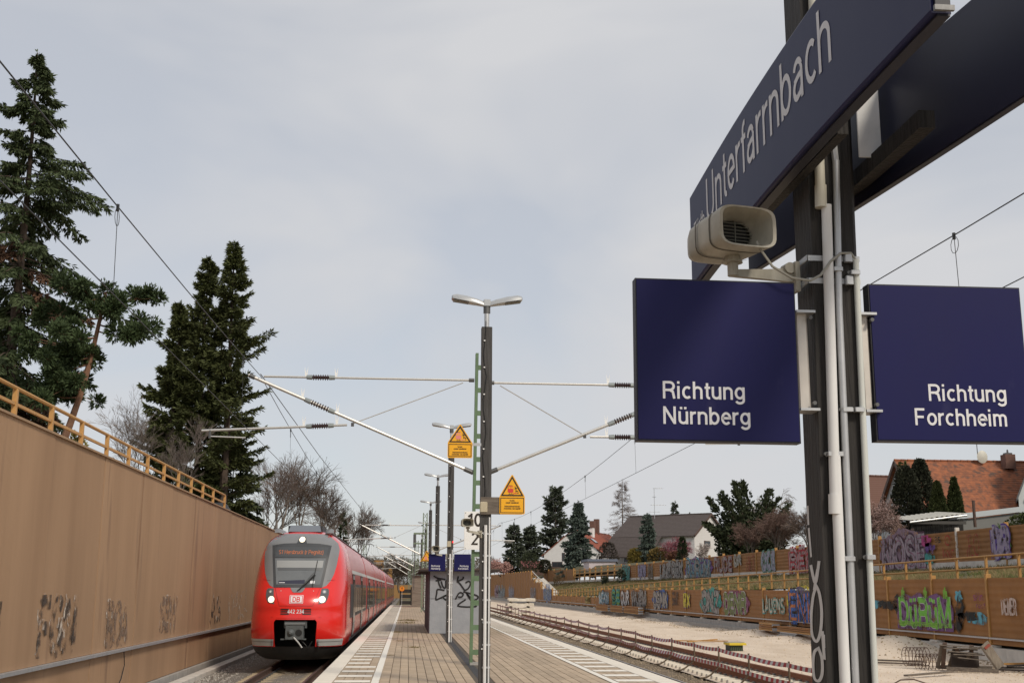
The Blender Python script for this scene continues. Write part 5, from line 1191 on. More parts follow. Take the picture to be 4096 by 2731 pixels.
# ------------------------------------------------------------------ shelter and blocks
M_shel = mat('grey_rendered_panel', (0.33,0.35,0.375), 0.85, c2=(0.27,0.29,0.315), vscale=3.5, bump=0.25, bscale=18, wear=((0.42,0.40,0.36),.70,6.0), detail=9)
sh = thing('platform_shelter', 'grey rendered stair shelter with black spray graffiti on the platform', 'shelter', (1.9, 46, 0))
MB().box(.84,2.97,43.9,44.02,.0,1.215).build('front_panel', M_shel, sh); MB().box(.84,2.97,43.905,44.02,1.23,2.19).build('front_panel', M_shel, sh)
MB().box(.80,.86,43.93,52.9,0,2.19).build('side_panel', mat('plum_panel', (0.055,0.035,0.045), 0.7), sh); MB().box(2.95,3.01,43.93,52.9,0,2.19).build('side_panel', M_shel, sh)
MB().box(.80,3.01,52.8,52.9,0,2.19).build('back_panel', M_shel, sh)
MB().box(.46,3.35,43.6,53.2,2.255,2.30).build('roof', mat('shelter_roof', (0.10,0.07,0.055), 0.8, var=.2), sh); MB().box(.44,3.37,43.58,53.22,2.195,2.254).build('roof_edge', mat('roof_edge_dark', (0.035,0.025,0.022), 0.8), sh)
g = MB(); gx = lambda a, b: ((a-1500)/1.0, b)
def gpx(u, v): return (.84+(u-1470)/600.0*1.86*1.0, 1.20-(v-1330)/605.0*1.86)   # traced strokes, in metres on the panel
GR = [[(1510,1060),(1560,1085),(1650,1100)],[(1535,1115),(1600,1105)],[(1560,1090),(1575,1150),(1600,1200)],[(1600,1120),(1620,1180),(1650,1195),(1655,1110)],[(1670,1190),(1665,1110),(1690,1085),(1720,1110)],[(1670,1190),(1720,1170)],
      [(1800,1060),(1790,1120),(1800,1130)],[(1860,1065),(1850,1095),(1800,1120),(1830,1160),(1880,1230)],[(1880,1225),(1920,1200),(1945,1140),(1920,1120),(1885,1140)],
      [(1640,1225),(1560,1215),(1550,1260),(1540,1330),(1570,1325),(1640,1290)],[(1640,1290),(1680,1280),(1700,1310),(1660,1335),(1630,1310),(1640,1290),(1710,1275)],[(1770,1330),(1800,1270),(1830,1250),(1860,1270),(1840,1300),(1800,1300)],
      [(1860,1240),(2030,1290),(1985,1340),(1900,1260),(1960,1350),(2010,1410),(1800,1405),(1890,1330)]]
put_strokes(g, [[tuple(q) for q in spline([gpx(*p) for p in s_], 4)] for s_ in GR], .028, (0,43.895,0), (1,0,0), (0,0,1), (0,-1,0), off=.004, step=.0006)
g.build('graffiti', mat('soft_black_spray', (0.015,0.015,0.016), 0.8), sh)
wb = thing('timber_block', 'weathered grey-brown clad block farther down the platform', 'shelter', (1.0, 108, 0))
MW = mat('weathered_cladding', (0.26,0.215,0.175), 0.9, c2=(0.15,0.12,0.095), vscale=2.0, stretch=(0.6,1,5), bump=.3, bscale=6)
for k in range(5): MB().box(.49,1.56,107.4-.01*(k % 2),113,.0+.54*k,.54*k+.53).build('cladding_board', MW, wb)
MB().box(.46,1.6,107.2,113.2,2.70,2.76).build('roof', M_dsteel, wb)
bs = thing('buffer_fence', 'dark timber end fence closing the platform end', 'fence', (-.05,118.6,0))
for zz in (.25,.85,1.35): MB().box(-.62,.50,118.5,118.7,zz-.17,zz+.17).build('rail', M_timber, bs)
for xx in (-.62,.44): MB().box(xx-.06,xx+.06,118.45,118.75,0,1.75).build('post', M_timber, bs)
ys = thing('round_sign', 'small orange round sign with a black arrow at the platform end', 'sign', (-.46,118.3,0))
MB().tube((-.46,118.3,1.57),(-.46,118.26,1.57),.235,.235,20).build('disc', mat('orange_sign', (0.80,0.24,0.01), 0.5), ys); MB().box(-.48,-.44,118.3,118.33,0,1.7).build('post', M_zinc, ys)
mb = MB(); put_strokes(mb, [[(0,-.12),(0,.12)],[(-.09,.06),(0,.13),(.09,.06)]], .022, (-.46,118.255,1.57), (1,0,0), (0,0,1), (0,-1,0)); mb.build('arrow', M_kprint, ys)

# ------------------------------------------------------------------ the near sign post
PXC, PYF = 1.352, 3.585
pw = .168; PYB = PYF+.20
post = thing('sign_post', 'black timber sign post with pipes and white spray paint close to the camera', 'post', (PXC, PYF+.1, 0))
def post_x(z): return 0.018*(z-2.6)/1.3*0.75
rows = []
for z in (0,.8,1.3,1.9,2.6,3.2,4.2,6.0):
    dx = post_x(min(z,3.6)); a, b = PXC-pw/2+dx, PXC+pw/2+dx
    a = lerp_tab([(0,1.252),(1.38,1.265),(2.1,1.278),(2.5,1.284),(3,1.285)], z); b = lerp_tab([(0,1.413),(1.38,1.424),(2.5,1.434),(3,1.445)], z); c_ = lerp_tab([(0,1.274),(1.28,1.286),(2.1,1.297),(3,1.298)], z)
    rows.append([(a,PYF,z),(b-.012,PYF,z),(b,PYF+.012,z),(b,PYB,z),(c_,PYB,z)])
MB().rings(rows).build('timber', M_timber, post)
def vpipe(name, x0, z0, x1, z1, r, m, yo, n=14):
    MB().path([(x0,PYF-yo,z0),(x0+(x1-x0)*.5,PYF-yo,z0+(z1-z0)*.5),(x1,PYF-yo,z1)], r, n).build(name, m, post, smooth=True, auto=50)
vpipe('white_conduit', 1.3005,.0, 1.3185,1.98, .0165, M_pvc, .018); vpipe('white_conduit', 1.3105,1.80, 1.3335,2.795, .0168, M_pvc, .0175)
vpipe('conduit_sleeve', 1.3085,1.800, 1.310,1.86, .0195, M_pvc, .018)
vpipe('cream_conduit', 1.3145,2.79, 1.326,3.6, .0165, M_pvcc, .020); vpipe('conduit_sleeve', 1.3140,2.785, 1.3165,2.86, .0195, M_pvcc, .020)
vpipe('grey_conduit', 1.333,0, 1.3585,2.45, .0115, M_zinc, .014); vpipe('grey_conduit', 1.3585,2.45, 1.375,2.95, .0115, M_zinc, .014)
MB().path([(1.375,PYF-.014,2.93),(1.372,PYF-.012,3.0),(1.355,PYF-.012,3.06)],.0115,8).build('conduit_bend', M_zinc, post)
vpipe('thin_white_conduit', 1.392,0, 1.4235,2.615, .0098, mat('pale_green_pvc', (0.60,0.62,0.58), 0.5, var=.06), .012)
for z in (2.62,2.545):
    MB().box(PXC-pw/2-.004+post_x(z),PXC+pw/2+.004+post_x(z),PYF-.003,PYF-.0005,z-.009,z+.009).build('steel_strap', M_zinc, post)
    MB().box(PXC-pw/2-.005+post_x(z),PXC-pw/2-.0005+post_x(z),PYF-.003,PYB,z-.009,z+.009).build('steel_strap', M_zinc, post)
    MB().cbox(1.385,1.41,PYF-.022,PYF-.003,z-.014,z+.016,.003).build('strap_lock', M_zinc, post)
for x, z, wd, m_ in ((1.318,1.985,.05,M_zinc),(1.3585,2.58,.03,M_zinc),(1.345,1.665,.034,M_zinc),(1.412,1.67,.028,M_zinc),(1.365,2.125,.034,M_zinc),(1.403,2.125,.03,M_zinc),(1.415,2.57,.03,M_zinc)):
    MB().cbox(x-wd/2,x+wd/2,PYF-.030,PYF-.001,z-.007,z+.007,.002).build('pipe_clamp', m_, post)
    MB().tube((x-wd/2-.004,PYF-.012,z),(x-wd/2-.004,PYF-.020,z),.006,n=8).build('bolt', M_dsteel, post)
# white spray paint on the post
sp_m = mat('white_spray', (0.62,0.62,0.62), 0.7, var=.1, vscale=20)
mb = MB()
def on_face(u_, v_):      # u_, v_: drawing units on the narrow left face of the post
    z = 1.838-(v_-465)*.00049; t_ = (u_-(25+v_*.0319))/(90.0); a_ = lerp_tab([(0,1.252),(1.38,1.265),(2.1,1.278),(2.5,1.284),(3,1.285)], z); c_ = lerp_tab([(0,1.274),(1.28,1.286),(2.1,1.297),(3,1.298)], z)
    t_ = min(1.0, max(.02, t_)); return (c_+(a_-c_)*t_, PYB+(PYF-PYB)*t_, z)
S1 = [[(50,465),(55,590)],[(57,610),(72,800)],[(70,850),(98,965),(120,830)],[(112,880),(98,965),(92,1010)],[(105,985),(85,1050),(72,1180),(78,1290),(105,1330),(128,1270),(136,1150),(124,1040),(105,985)],[(140,1260),(146,1340),(152,1430)],[(118,1370),(92,1400),(84,1480),(92,1560),(118,1570),(138,1520),(138,1430),(118,1370)],[(150,1280),(158,1360)]]
for i, s_ in enumerate(S1):
    sp2 = [tuple(q) for q in spline(s_, 6)] if len(s_) > 2 else densify(s_, 20)
    mb = MB()
    for q in ribbon(sp2, 5.5 if i < 2 else 8.5): mb.add([Vector(on_face(p[0],p[1]))+Vector((-.0012-.0001*i,-.0002,0)) for p in q], [(0,1,2,3)])
    mb.build('spray_paint', sp_m, post)
# direction signs
ds1 = dir_board('large near blue sign reading Richtung Nürnberg left of the sign post', .6945, 2.017, .515, 3.56, R_(0.0), ['Richtung','Nürnberg'], 'l', tilt=-.004)
ds2 = dir_board('large near blue sign reading Richtung Forchheim right of the sign post', 1.4695, 2.031, .512, 3.60, 0.0, ['Richtung','Forchheim'], 'r')
for nm, x0, x1, yy, par in (('a',1.222,1.268,3.62,ds1),('b',1.438,1.474,3.63,ds2)):
    MB().cbox(x0,x1-.006,yy-.022,yy+.02,2.125,2.445,.006).build('mounting_tube', mat('pale_zinc', (0.62,0.58,0.53), 0.5, .3, var=.1, vscale=9), par)
    for z in (2.125,2.44): MB().box(x0-.004,x1+.012,yy-.05,yy+.03,z-.004,z+.004).build('angle_plate', M_zinc, par); MB().tube((x1-.004,yy-.035,z-.02 if z > 2.3 else z+.02),(x1-.004,yy-.05,z-.02 if z > 2.3 else z+.02),.0065,n=8).build('bolt', M_dsteel, par)
# loudspeaker by the post
loudspeaker('loudspeaker', 'large beige horn loudspeaker close to the camera above the Nürnberg sign', (1.050,3.50,2.694), .208, .132, .285, (1.238,3.66,2.572), .24, M_spk, .66)
tag(MB().path([(1.085,3.53,2.655),(1.088,3.53,2.64),(1.13,3.52,2.57),(1.19,3.52,2.535),(1.25,3.52,2.527),(1.29,3.535,2.55),(1.33,3.55,2.60),(1.37,3.56,2.632),(1.405,3.565,2.635),(1.425,3.57,2.61)],.0042,6).build('speaker_cable', mat('grey_cable', (0.30,0.29,0.25), 0.6)), 'grey cable looping from the loudspeaker across the post', 'cable')
# station name signs
def name_board(label, p_far, p_near, z0f, z0n, hgt, thick, face_dir, letters, m, tz):
    a = Vector((p_far[0],p_far[1],0)); b = Vector((p_near[0],p_near[1],0)); d = b-a; L = d.length; U0 = d.normalized(); Nn = Vector((-U0.y,U0.x,0))*face_dir
    root = thing('station_sign', label, 'sign', ((a+b)/2+Vector((0,0,z0n))))
    n = 16; rowsF = []
    def pt(t, v, o_):
        p = a+d*t; bow = .016*math.sin(math.pi*t); zb = z0f+(z0n-z0f)*(1-(1-t)**2.2)
        h2 = hgt*(1+.03*t); return (p.x+Nn.x*(o_+bow), p.y+Nn.y*(o_+bow), zb+v*h2)
    MB().rings([[pt(k/n,0,-thick),pt(k/n,0,0),pt(k/n,.02,.004),pt(k/n,.98,.004),pt(k/n,1,0),pt(k/n,1,-thick)] for k in range(n+1)]).build('case', m, root, smooth=True, auto=25)
    MB().rings([[pt(k/n,-.015,-thick*.95),pt(k/n,-.015,-.012),pt(k/n,-.001,-.012),pt(k/n,-.001,-thick*.95)] for k in range(n+1)]).build('bottom_tray', M_navyk, root)
    if letters:
        for s_, t0, t1, v0, size, mm, wgt in letters:
            st, wd = text_strokes(s_, 1.0, .03); mb = MB()
            for i, q in enumerate(st):
                for r_ in ribbon([(p[0], p[1]) for p in q], wgt/2):
                    mb.add([pt(t0+(t1-t0)*p[0]/wd, v0+size*p[1], .0052+.0001*(i % 6)) for p in r_], [(0,1,2,3)])
            mb.build('lettering', mm, root)
    return root, pt
ns1, pt1 = name_board('long navy station name sign reading Unterfarrnbach at the top right', (1.20,4.84), (1.20,2.46), 2.845, 2.895, .405, .046, -1,
    [('Unterfarrnbach', .128, .747, .405, .475, M_letterg, .108), ('Fürth', .03, .112, .44, .19, M_letterg, .12)], M_navyd, .33)
ns2, pt2 = name_board('second navy station name sign seen from behind right of the post', (1.425,4.66), (1.72,2.05), 2.865, 2.865, .372, .032, 1, None, mat('black_navy_sheet', (0.012,0.0135,0.040), .45, var=.25, vscale=2.0), .3)
MB().box(1.250,1.283,3.22,4.10,2.90,2.955).build('timber_rail', M_timber, ns1); MB().box(1.472,1.52,3.15,4.05,2.90,2.955).build('timber_rail', M_timber, ns2)
MB().box(1.204,1.240,2.449,2.4575,2.91,3.29).build('end_cap', M_navyk, ns1); MB().box(1.198,1.246,2.440,2.449,2.895,2.908).build('edge_strip', mat('scuffed_edge', (0.20,0.20,0.20), .5, .4, var=.4, vscale=30), ns1)
pn = tag(MB().cbox(1.432,1.510,3.515,3.521,2.945,3.195,.002).build('white_panel', mat('white_sheet', (0.66,0.66,0.65), .5, var=.1, vscale=10)), 'blank white sheet between the two station name signs', 'panel')
# ================================================================== houses
M_wallw = mat('white_render', (0.76,0.745,0.72), 0.85, var=0.04, vscale=1.5)
M_wallg = mat('white_shingle_wall', (0.66,0.64,0.62), 0.85, var=0.05, wave=('Z',1.2,.02), bump=.4)
M_tilr = mat('red_roof_tiles', (0.30,0.075,0.035), 0.8, c2=(0.20,0.05,0.028), vscale=3, wave=('Z',1.3,.06), bump=.7)
M_tild = mat('dark_roof_tiles', (0.095,0.075,0.068), 0.8, c2=(0.065,0.05,0.045), vscale=3, wave=('Z',1.3,.06), bump=.7)
M_tilo = mat('orange_weathered_tiles', (0.40,0.135,0.055), 0.85, c2=(0.14,0.06,0.038), vscale=2.2, wear=((0.10,0.06,0.045),.54,1.4), wave=('Z',1.5,.06,.6), bump=.8, detail=10)
M_win = mat('house_window', (0.035,0.04,0.045), 0.12)
M_frame = mat('brown_frame', (0.09,0.05,0.035), 0.6)
M_chim = mat('brick_chimney', (0.16,0.085,0.065), 0.9, var=.2)
class HouseFrame:
    """local frame: a along the ridge, b across, z up"""
    def __init__(s, o, ax, z0): s.o = Vector((o[0],o[1],0)); s.a = Vector((ax[0],ax[1],0)).normalized(); s.b = Vector((s.a.y,-s.a.x,0)); s.z0 = z0
    def __call__(s, a, b, z): p = s.o+s.a*a+s.b*b; return (p.x, p.y, z)
def roof_slab(mb, P, a0, a1, b0, z0, b1, z1, th=.18):
    n = Vector((0,0,th)); q = [Vector(P(a0,b0,z0)),Vector(P(a1,b0,z0)),Vector(P(a1,b1,z1)),Vector(P(a0,b1,z1))]
    mb.add(q+[p+n for p in q], [(3,2,1,0),(4,5,6,7),(0,1,5,4),(1,2,6,5),(2,3,7,6),(3,0,4,7)])
def pbox(P, a0, a1, b0, b1, z0, z1, mb=None):
    mb = mb or MB(); mb.add([P(a0,b0,z0),P(a1,b0,z0),P(a1,b1,z0),P(a0,b1,z0),P(a0,b0,z1),P(a1,b0,z1),P(a1,b1,z1),P(a0,b1,z1)],[(3,2,1,0),(4,5,6,7),(0,1,5,4),(1,2,6,5),(2,3,7,6),(3,0,4,7)]); return mb
def house_body(P, L, hw, z0, ze, zr, m, root, bl=None, ze2=None):
    """gabled body: ridge at b=0, eaves at -hw and +hw"""
    ze2 = ze if ze2 is None else ze2; g = [(-hw,z0),(hw,z0),(hw,ze2),(0,zr),(-hw,ze)]
    MB().add([P(0,b,z) for b, z in g]+[P(L,b,z) for b, z in g], [(4,3,2,1,0),(5,6,7,8,9)]+[(k,(k+1)%5,5+(k+1)%5,5+k) for k in range(5)]).build('wall', m, root)
def roofs(P, L, hw, ze, zr, m, root, oh=.5, og=.35, ze2=None):
    ze2 = ze if ze2 is None else ze2
    for s, e in ((-1,ze),(1,ze2)):
        k = (zr-e)/hw; mb = MB(); roof_slab(mb, P, -og, L+og, s*(hw+oh), e-k*oh+.02, 0, zr+.02); mb.build('roof', m, root)
    mb = MB(); n = int((L+2*og)/.6)
    for j in range(n): mb.tube(P(-og+j*.6,0,zr+.2),P(-og+j*.6+.57,0,zr+.2),.14,.12,8)
    mb.build('ridge_tiles', m, root)
def window(P, a, b, z0, z1, root, wd, face, frame=None, panes=2):
    """face 'g' = gable at a, span along b ; face 'e' = eave wall at b, span along a"""
    d = .03
    if face == 'g':
        f = pbox(P, a-d*2, a, b-wd/2-.08, b+wd/2+.08, z0-.08, z1+.08).build('window', frame or M_wht, root)
        for k in range(panes): pbox(P, a-d*2.6, a-d, b-wd/2+k*wd/panes+.03, b-wd/2+(k+1)*wd/panes-.03, z0, z1).build('pane', M_win, f)
    else:
        s = 1 if b > 0 else -1
        f = pbox(P, a-wd/2-.08, a+wd/2+.08, min(b,b+s*d*2), max(b,b+s*d*2), z0-.08, z1+.08).build('window', frame or M_wht, root)
        for k in range(panes): pbox(P, a-wd/2+k*wd/panes+.03, a-wd/2+(k+1)*wd/panes-.03, min(b+s*d,b+s*d*2.6), max(b+s*d,b+s*d*2.6), z0, z1).build('pane', M_win, f)
# house A: white gable, red roof
hA = thing('house', 'white gabled house with red tiled roof behind the blue spruce', 'house', (37,258,5))
PA = HouseFrame((35.4,255), (.42,.91), 5)
house_body(PA, 30, 6.6, 4.6, 8.9, 14.1, M_wallw, hA); roofs(PA, 30, 6.6, 8.9, 14.1, M_tilr, hA, oh=.5, og=.2)
window(PA, 0, -3.6, 5.6, 7.3, hA, 2.2, 'g', M_frame); window(PA, 0, -2.2, 7.6, 9.2, hA, .5, 'g', M_frame, 1); window(PA, 0, .6, 10.6, 12.0, hA, 1.6, 'g', M_frame)
MB().beam(PA(-.05,-5.0+3.2,9.6),PA(-.05,1.0,12.4),.1,.35).build('stair_beam', M_frame, hA)
pbox(PA, 9,10.6,-.6+1.2,.6+1.2,12.6,15.0).build('chimney', M_wallw, hA); pbox(PA, 8.8,10.8,.5,1.9,15.0,15.2).build('chimney_cap', M_chim, hA)
pbox(PA, 14.5,15.7,-.5,.6,13.6,16.8).build('chimney', M_chim, hA); pbox(PA, 18,19,-.5,.6,13.6,17.4).build('chimney', M_chim, hA)
def skylight(P, a, b, z, w_, slope, root):
    p = Vector(P(a,b,z)); u = P.a; v = (Vector((-P.b.x if b > 0 else P.b.x,-P.b.y if b > 0 else P.b.y,slope))).normalized(); n = u.cross(v); n = n if n.z > 0 else -n
    MB().obox(p+n*.28, u*w_/2, v*.8, n*.05).build('skylight', M_dgrey, root); MB().obox(p+n*.34, u*(w_/2-.12), v*.68, n*.02).build('skylight_pane', mat('sky_pane', (0.22,0.25,0.28), .08), root)
skylight(PA, 5.2, 3.0, 14.1-.788*3.0, 2.2, .788, hA)
ga = thing('garage', 'low pale garage with blue-grey flat roof right of the blue spruce', 'garage', (31,190,4.8))
MB().box(28.9,33.2,190,196,4.4,5.95).build('wall', mat('pale_lilac_render', (0.56,0.50,0.51), .85), ga); MB().box(28.6,33.5,189.7,196.3,5.95,6.32).build('roof', mat('blue_grey_fascia', (0.13,0.15,0.20), .6), ga)
MB().box(31.2,32.6,189.96,190.0,4.5,5.75).build('door', mat('pale_door', (0.50,0.44,0.45), .7), ga)
# house B: dark roof
hB = thing('house', 'white shingled house with dark grey roof and tall aerial', 'house', (46,205,5))
PB = HouseFrame((51.2,199.6), (-.74,.67), 5)
house_body(PB, 15.5, 5.6, 4.6, 10.6, 14.1, M_wallg, hB, ze2=10.9)
k = (14.1-10.6)/5.6
for s, ext in ((-1, 6.2), (1, 6.1)):
    mb = MB(); b1 = s*ext
    roof_slab(mb, PB, -.4, 16.0, b1, 14.1-k*ext, 0, 14.12); mb.build('roof', M_tild, hB)
mb = MB(); roof_slab(mb, PB, 6.0, 16.0, -9.8, 14.1-k*5.6-1.2*4.0+1.0, -6.0, 14.1-k*6.0); mb.build('roof', M_tild, hB)
mb = MB()
for j in range(26): mb.tube(PB(-.4+j*.63,0,14.32),PB(.2+j*.63,0,14.32),.14,.12,8)
mb.build('ridge_tiles', M_tild, hB)
pbox(PB, -.45,-.3,-6.2,-6.0,10.2,10.5).build('verge', M_frame, hB)
for s in (-1,1): MB().beam(PB(-.42,s*6.2,14.1-k*6.2+.08),PB(-.42,0,14.2),.12,.3).build('verge_board', M_frame, hB)
window(PB, 0, -1.2, 8.6, 9.6, hB, 2.0, 'g', M_frame, 1); window(PB, 0, -3.6, 5.4, 7.4, hB, 1.2, 'g', M_frame, 1); window(PB, 2.4, -5.6, 6.0, 9.0, hB, 1.2, 'e', M_frame, 1); window(PB, 7.5, -5.6, 6.2, 8.6, hB, 4.2, 'e', M_wht, 4); window(PB, 12.5, -5.6, 6.2, 8.6, hB, 2.6, 'e', M_wht, 2)
an = thing('aerial', 'tall television aerial mast on the dark roof', 'aerial', PB(10.2,-1.0,13.7))
q = PB(10.2,-1.0,13.7); MB().tube(q,(q[0],q[1],q[2]+5.4),.05,.04,6).build('pole', M_zinc, an)
for dz, l, o_ in ((5.3,1.6,.7),(3.8,.5,0),(2.4,2.6,.7),(1.2,1.8,0)):
    MB().tube((q[0]-l/2+o_,q[1],q[2]+dz),(q[0]+l/2+o_,q[1],q[2]+dz),.035,n=5).build('boom', M_zinc, an)
    mb = MB()
    for j in range(6): xx = q[0]-l/2+o_+l*j/5; mb.tube((xx,q[1]-.5,q[2]+dz),(xx,q[1]+.5,q[2]+dz),.02,n=4)
    mb.build('elements', M_zinc, an)
# house C: orange roof on the right
hC = thing('house', 'old house with patchy orange tiled roof at the right edge', 'house', (50,100,4.5))
PC = HouseFrame((42.6,100), (1,0), 4.5)
house_body(PC, 22, 5.6, 4.2, 7.2, 12.5, mat('pale_blue_render', (0.50,0.53,0.54), .85, var=.05), hC); roofs(PC, 22, 5.6, 7.2, 12.5, M_tilo, hC, oh=.5, og=.35)
for s in (-1,1): MB().beam(PC(-.38,s*6.1,6.75),PC(-.38,0,12.55),.08,.32).build('verge_board', M_frame, hC)
pbox(PC, 9.2,10.1,.3,1.2,12.0,13.25).build('chimney', M_chim, hC); pbox(PC, 9.35,9.95,.5,1.0,13.25,13.4).build('chimney_pot', M_dsteel, hC); MB().tube(PC(9.65,.75,13.4),PC(9.65,.75,13.7),.10,.06,8).build('chimney_pot', M_dsteel, hC)
# clay tiles of the sunny slope: rows of real tiles
mb = MB(); rt_ = random.Random(8); sl = (12.5-7.2)/5.6; nn = 15
dC = thing('house', 'pale blue gabled annexe cut off by the right edge', 'house', (52,93,4.5))
PD = HouseFrame((49.55,93.9), (0.05,1), 4.5)
A0 = 50.05; kx = .56*5.1
gab = [(0,4.2),(6.5,4.2),(6.5,14.0),(2.55,14.6),(0,9.25)]
MB().add([(A0+a_,93.9,z_) for a_, z_ in gab]+[(A0+a_+kx,99,z_) for a_, z_ in gab],[(0,1,2,3,4),(0,4,9,5),(3,8,9,4),(5,9,8,7,6),(0,5,6,1),(1,6,7,2),(2,7,8,3)]).build('wall', mat('pale_blue_render', (0.50,0.53,0.54), .85), dC)
rp = [(-.35,8.75),(2.55,14.85),(2.55,15.15),(-.35,9.08)]
MB().add([(A0+a_,93.5,z_) for a_, z_ in rp]+[(A0+a_+kx,99.3,z_) for a_, z_ in rp],[(0,1,2,3),(4,7,6,5),(0,4,5,1),(1,5,6,2),(2,6,7,3),(3,7,4,0)]).build('roof', mat('slate_edge', (0.10,0.105,0.11), .7), dC)
MB().box(50.75,52.2,93.86,93.9,6.9,8.85).build('window', M_frame, dC); MB().box(50.6,52.4,93.6,93.9,8.85,9.05).build('shutter_box', M_wallw, dC)
sd_ = tag(MB().rings([[(50.0+.48*math.cos(t)*r_, 99.3-.25*(1-r_*r_)*0+.1*r_*r_, 13.05+.56*math.sin(t)*r_) for t in [6.283*k/20 for k in range(20)]] for r_ in (.02,.4,.75,1.0)],caps=False).build('satellite_dish', mat('dish_cream', (0.62,0.60,0.52), .5), smooth=True), 'cream satellite dish on the orange roof ridge', 'dish')
ap = thing('aerial', 'thin aerial rod behind the satellite dish', 'aerial', (49.8,99.8,12.6)); MB().tube((49.8,99.8,12.6),(49.75,99.8,15.6),.04,.03,6).build('rod', M_dsteel, ap)
# sheds
s1 = thing('garden_shed', 'dark wooden shed with corrugated roof behind the upper wall', 'shed', (35.5,78,4.5))
for k in range(22): MB().box(33.9+.165*k,33.9+.165*k+.15,78.0,78.05+.01*(k % 2),4.2,5.95+.02*k).build('board', mat('dark_shed_board', (0.028,0.026,0.025), .85, var=.3, objrand=.3), s1)
mb = MB(); n = 44; rows = []
for k in range(n+1):
    x = 33.6+3.85*k/n; z = 6.17+(.50)*k/n+.035*math.sin(k*1.57*1.0); rows.append([(x,77.4,z),(x,81.5,z+.35),(x,81.5,z+.38),(x,77.4,z+.03)])
mb.rings(rows).build('roof', mat('corrugated_sheet', (0.52,0.50,0.44), .6, var=.15), s1); MB().box(33.6,37.45,77.4,77.46,5.95,6.15).build('fascia', mat('dark_fascia', (0.06,0.055,0.05), .7), s1)
MB().tube((33.5,77.35,6.05),(37.5,77.35,6.55),.07,n=8).build('gutter', M_zinc, s1)
s2 = thing('garage', 'flat roofed outbuilding with pale metal fascia beside the shed', 'garage', (40.5,80,4.5))
MB().add([(38.2,80,4.2),(44,80,4.2),(44,80,7.1),(38.2,80,6.4),(38.2,85,4.2),(44,85,4.2),(44,85,7.1),(38.2,85,6.4)],[(0,1,2,3),(4,7,6,5),(0,3,7,4),(3,2,6,7),(1,5,6,2)]).build('wall', mat('dull_shed_wall', (0.20,0.20,0.19), .85), s2)
MB().add([(38.0,79.8,6.42),(44,79.8,7.14),(44,79.8,7.50),(38.0,79.8,6.80),(38.0,85,6.42),(44,85,7.14),(44,85,7.50),(38.0,85,6.80)],[(0,1,2,3),(4,7,6,5),(0,3,7,4),(3,2,6,7),(1,5,6,2),(0,4,5,1)]).build('fascia', mat('pale_fascia', (0.50,0.53,0.54), .4, .3), s2)
tag(MB().tube((38.3,77.9,5.8),(38.3,77.9,7.6),.10,.10,10).build('flue_pipe', M_rail), 'rusty flue pipe standing between shed and outbuilding', 'pipe')
hE = thing('house', 'brown tiled roof corner glimpsed left of the near sign post', 'house', (50,120,5)); PE = HouseFrame((46.5,121), (1,.15), 5)
house_body(PE, 12, 5, 4.5, 7.5, 13.2, M_wallw, hE); roofs(PE, 12, 5, 7.5, 13.2, mat('brown_tiles', (0.14,0.07,0.05), .85, wave=('Z',1.4,.05), bump=.6), hE)
hu = thing('garden_shed', 'small red roofed garden hut above the far wall', 'shed', (25.6,250,4.8)); PH = HouseFrame((23.8,250), (1,.1), 4.8)
house_body(PH, 4.2, 1.8, 4.4, 6.0, 7.0, M_frame, hu); roofs(PH, 4.2, 1.8, 6.0, 7.0, mat('dull_red_felt', (0.16,0.05,0.05), .85), hu, oh=.2, og=.2)
oc = thing('garden_shed', 'long orange-brown timber hut above the far wall', 'shed', (31,248,4.8)); MB().box(29.5,36,248,250,4.4,5.9).build('wall', mat('orange_timber', (0.40,0.16,0.04), .8), oc); MB().box(29.2,36.3,247.8,250.2,5.9,6.1).build('roof', M_frame, oc)
tag(MB().box(-7.2,-5.1,262,262.4,1.0,7.7).build('brown_panel_wall', mat('far_ochre_panel', (0.34,0.18,0.055), .8)), 'tall ochre panel structure far beyond the train roof', 'wall')
tag(MB().box(-4.9,-3.7,300,300.4,1.0,6.5).build('brown_panel_wall', mat('far_ochre_panel', (0.34,0.18,0.055), .8)), 'farther ochre panel left of the lattice masts', 'wall')
hg = tag(MB().box(-12,14,330,331,-1,2.6).build('far_noise_wall', mat('far_ochre_panel2', (0.30,0.17,0.06), .8)), 'low far ochre wall closing the view at the end of the tracks', 'wall')
# dark car roof just above the retaining wall
cz = thing('parked_car', 'dark car roof just showing above the retaining wall', 'car', (-8.2,50,4.3))
rows = []
for y, hw_, zt in ((46.3,.55,4.42),(46.9,.62,4.6),(47.6,.66,4.86),(48.6,.68,4.93),(49.6,.66,4.88),(50.4,.6,4.6)): rows.append([(-7.9-hw_,y,4.2),(-7.9+hw_,y,4.2),(-7.9+hw_,y,zt-.25),(-7.9+hw_*.8,y,zt),(-7.9-hw_*.8,y,zt),(-7.9-hw_,y,zt-.25)])
MB().rings(rows).build('body', mat('black_car_paint', (0.012,0.013,0.015), .6), cz, smooth=True, auto=40)
for k in (47.4,48.8): MB().box(-7.25,-7.215,k,k+1.1,4.5,4.66).build('window', M_glass, cz)

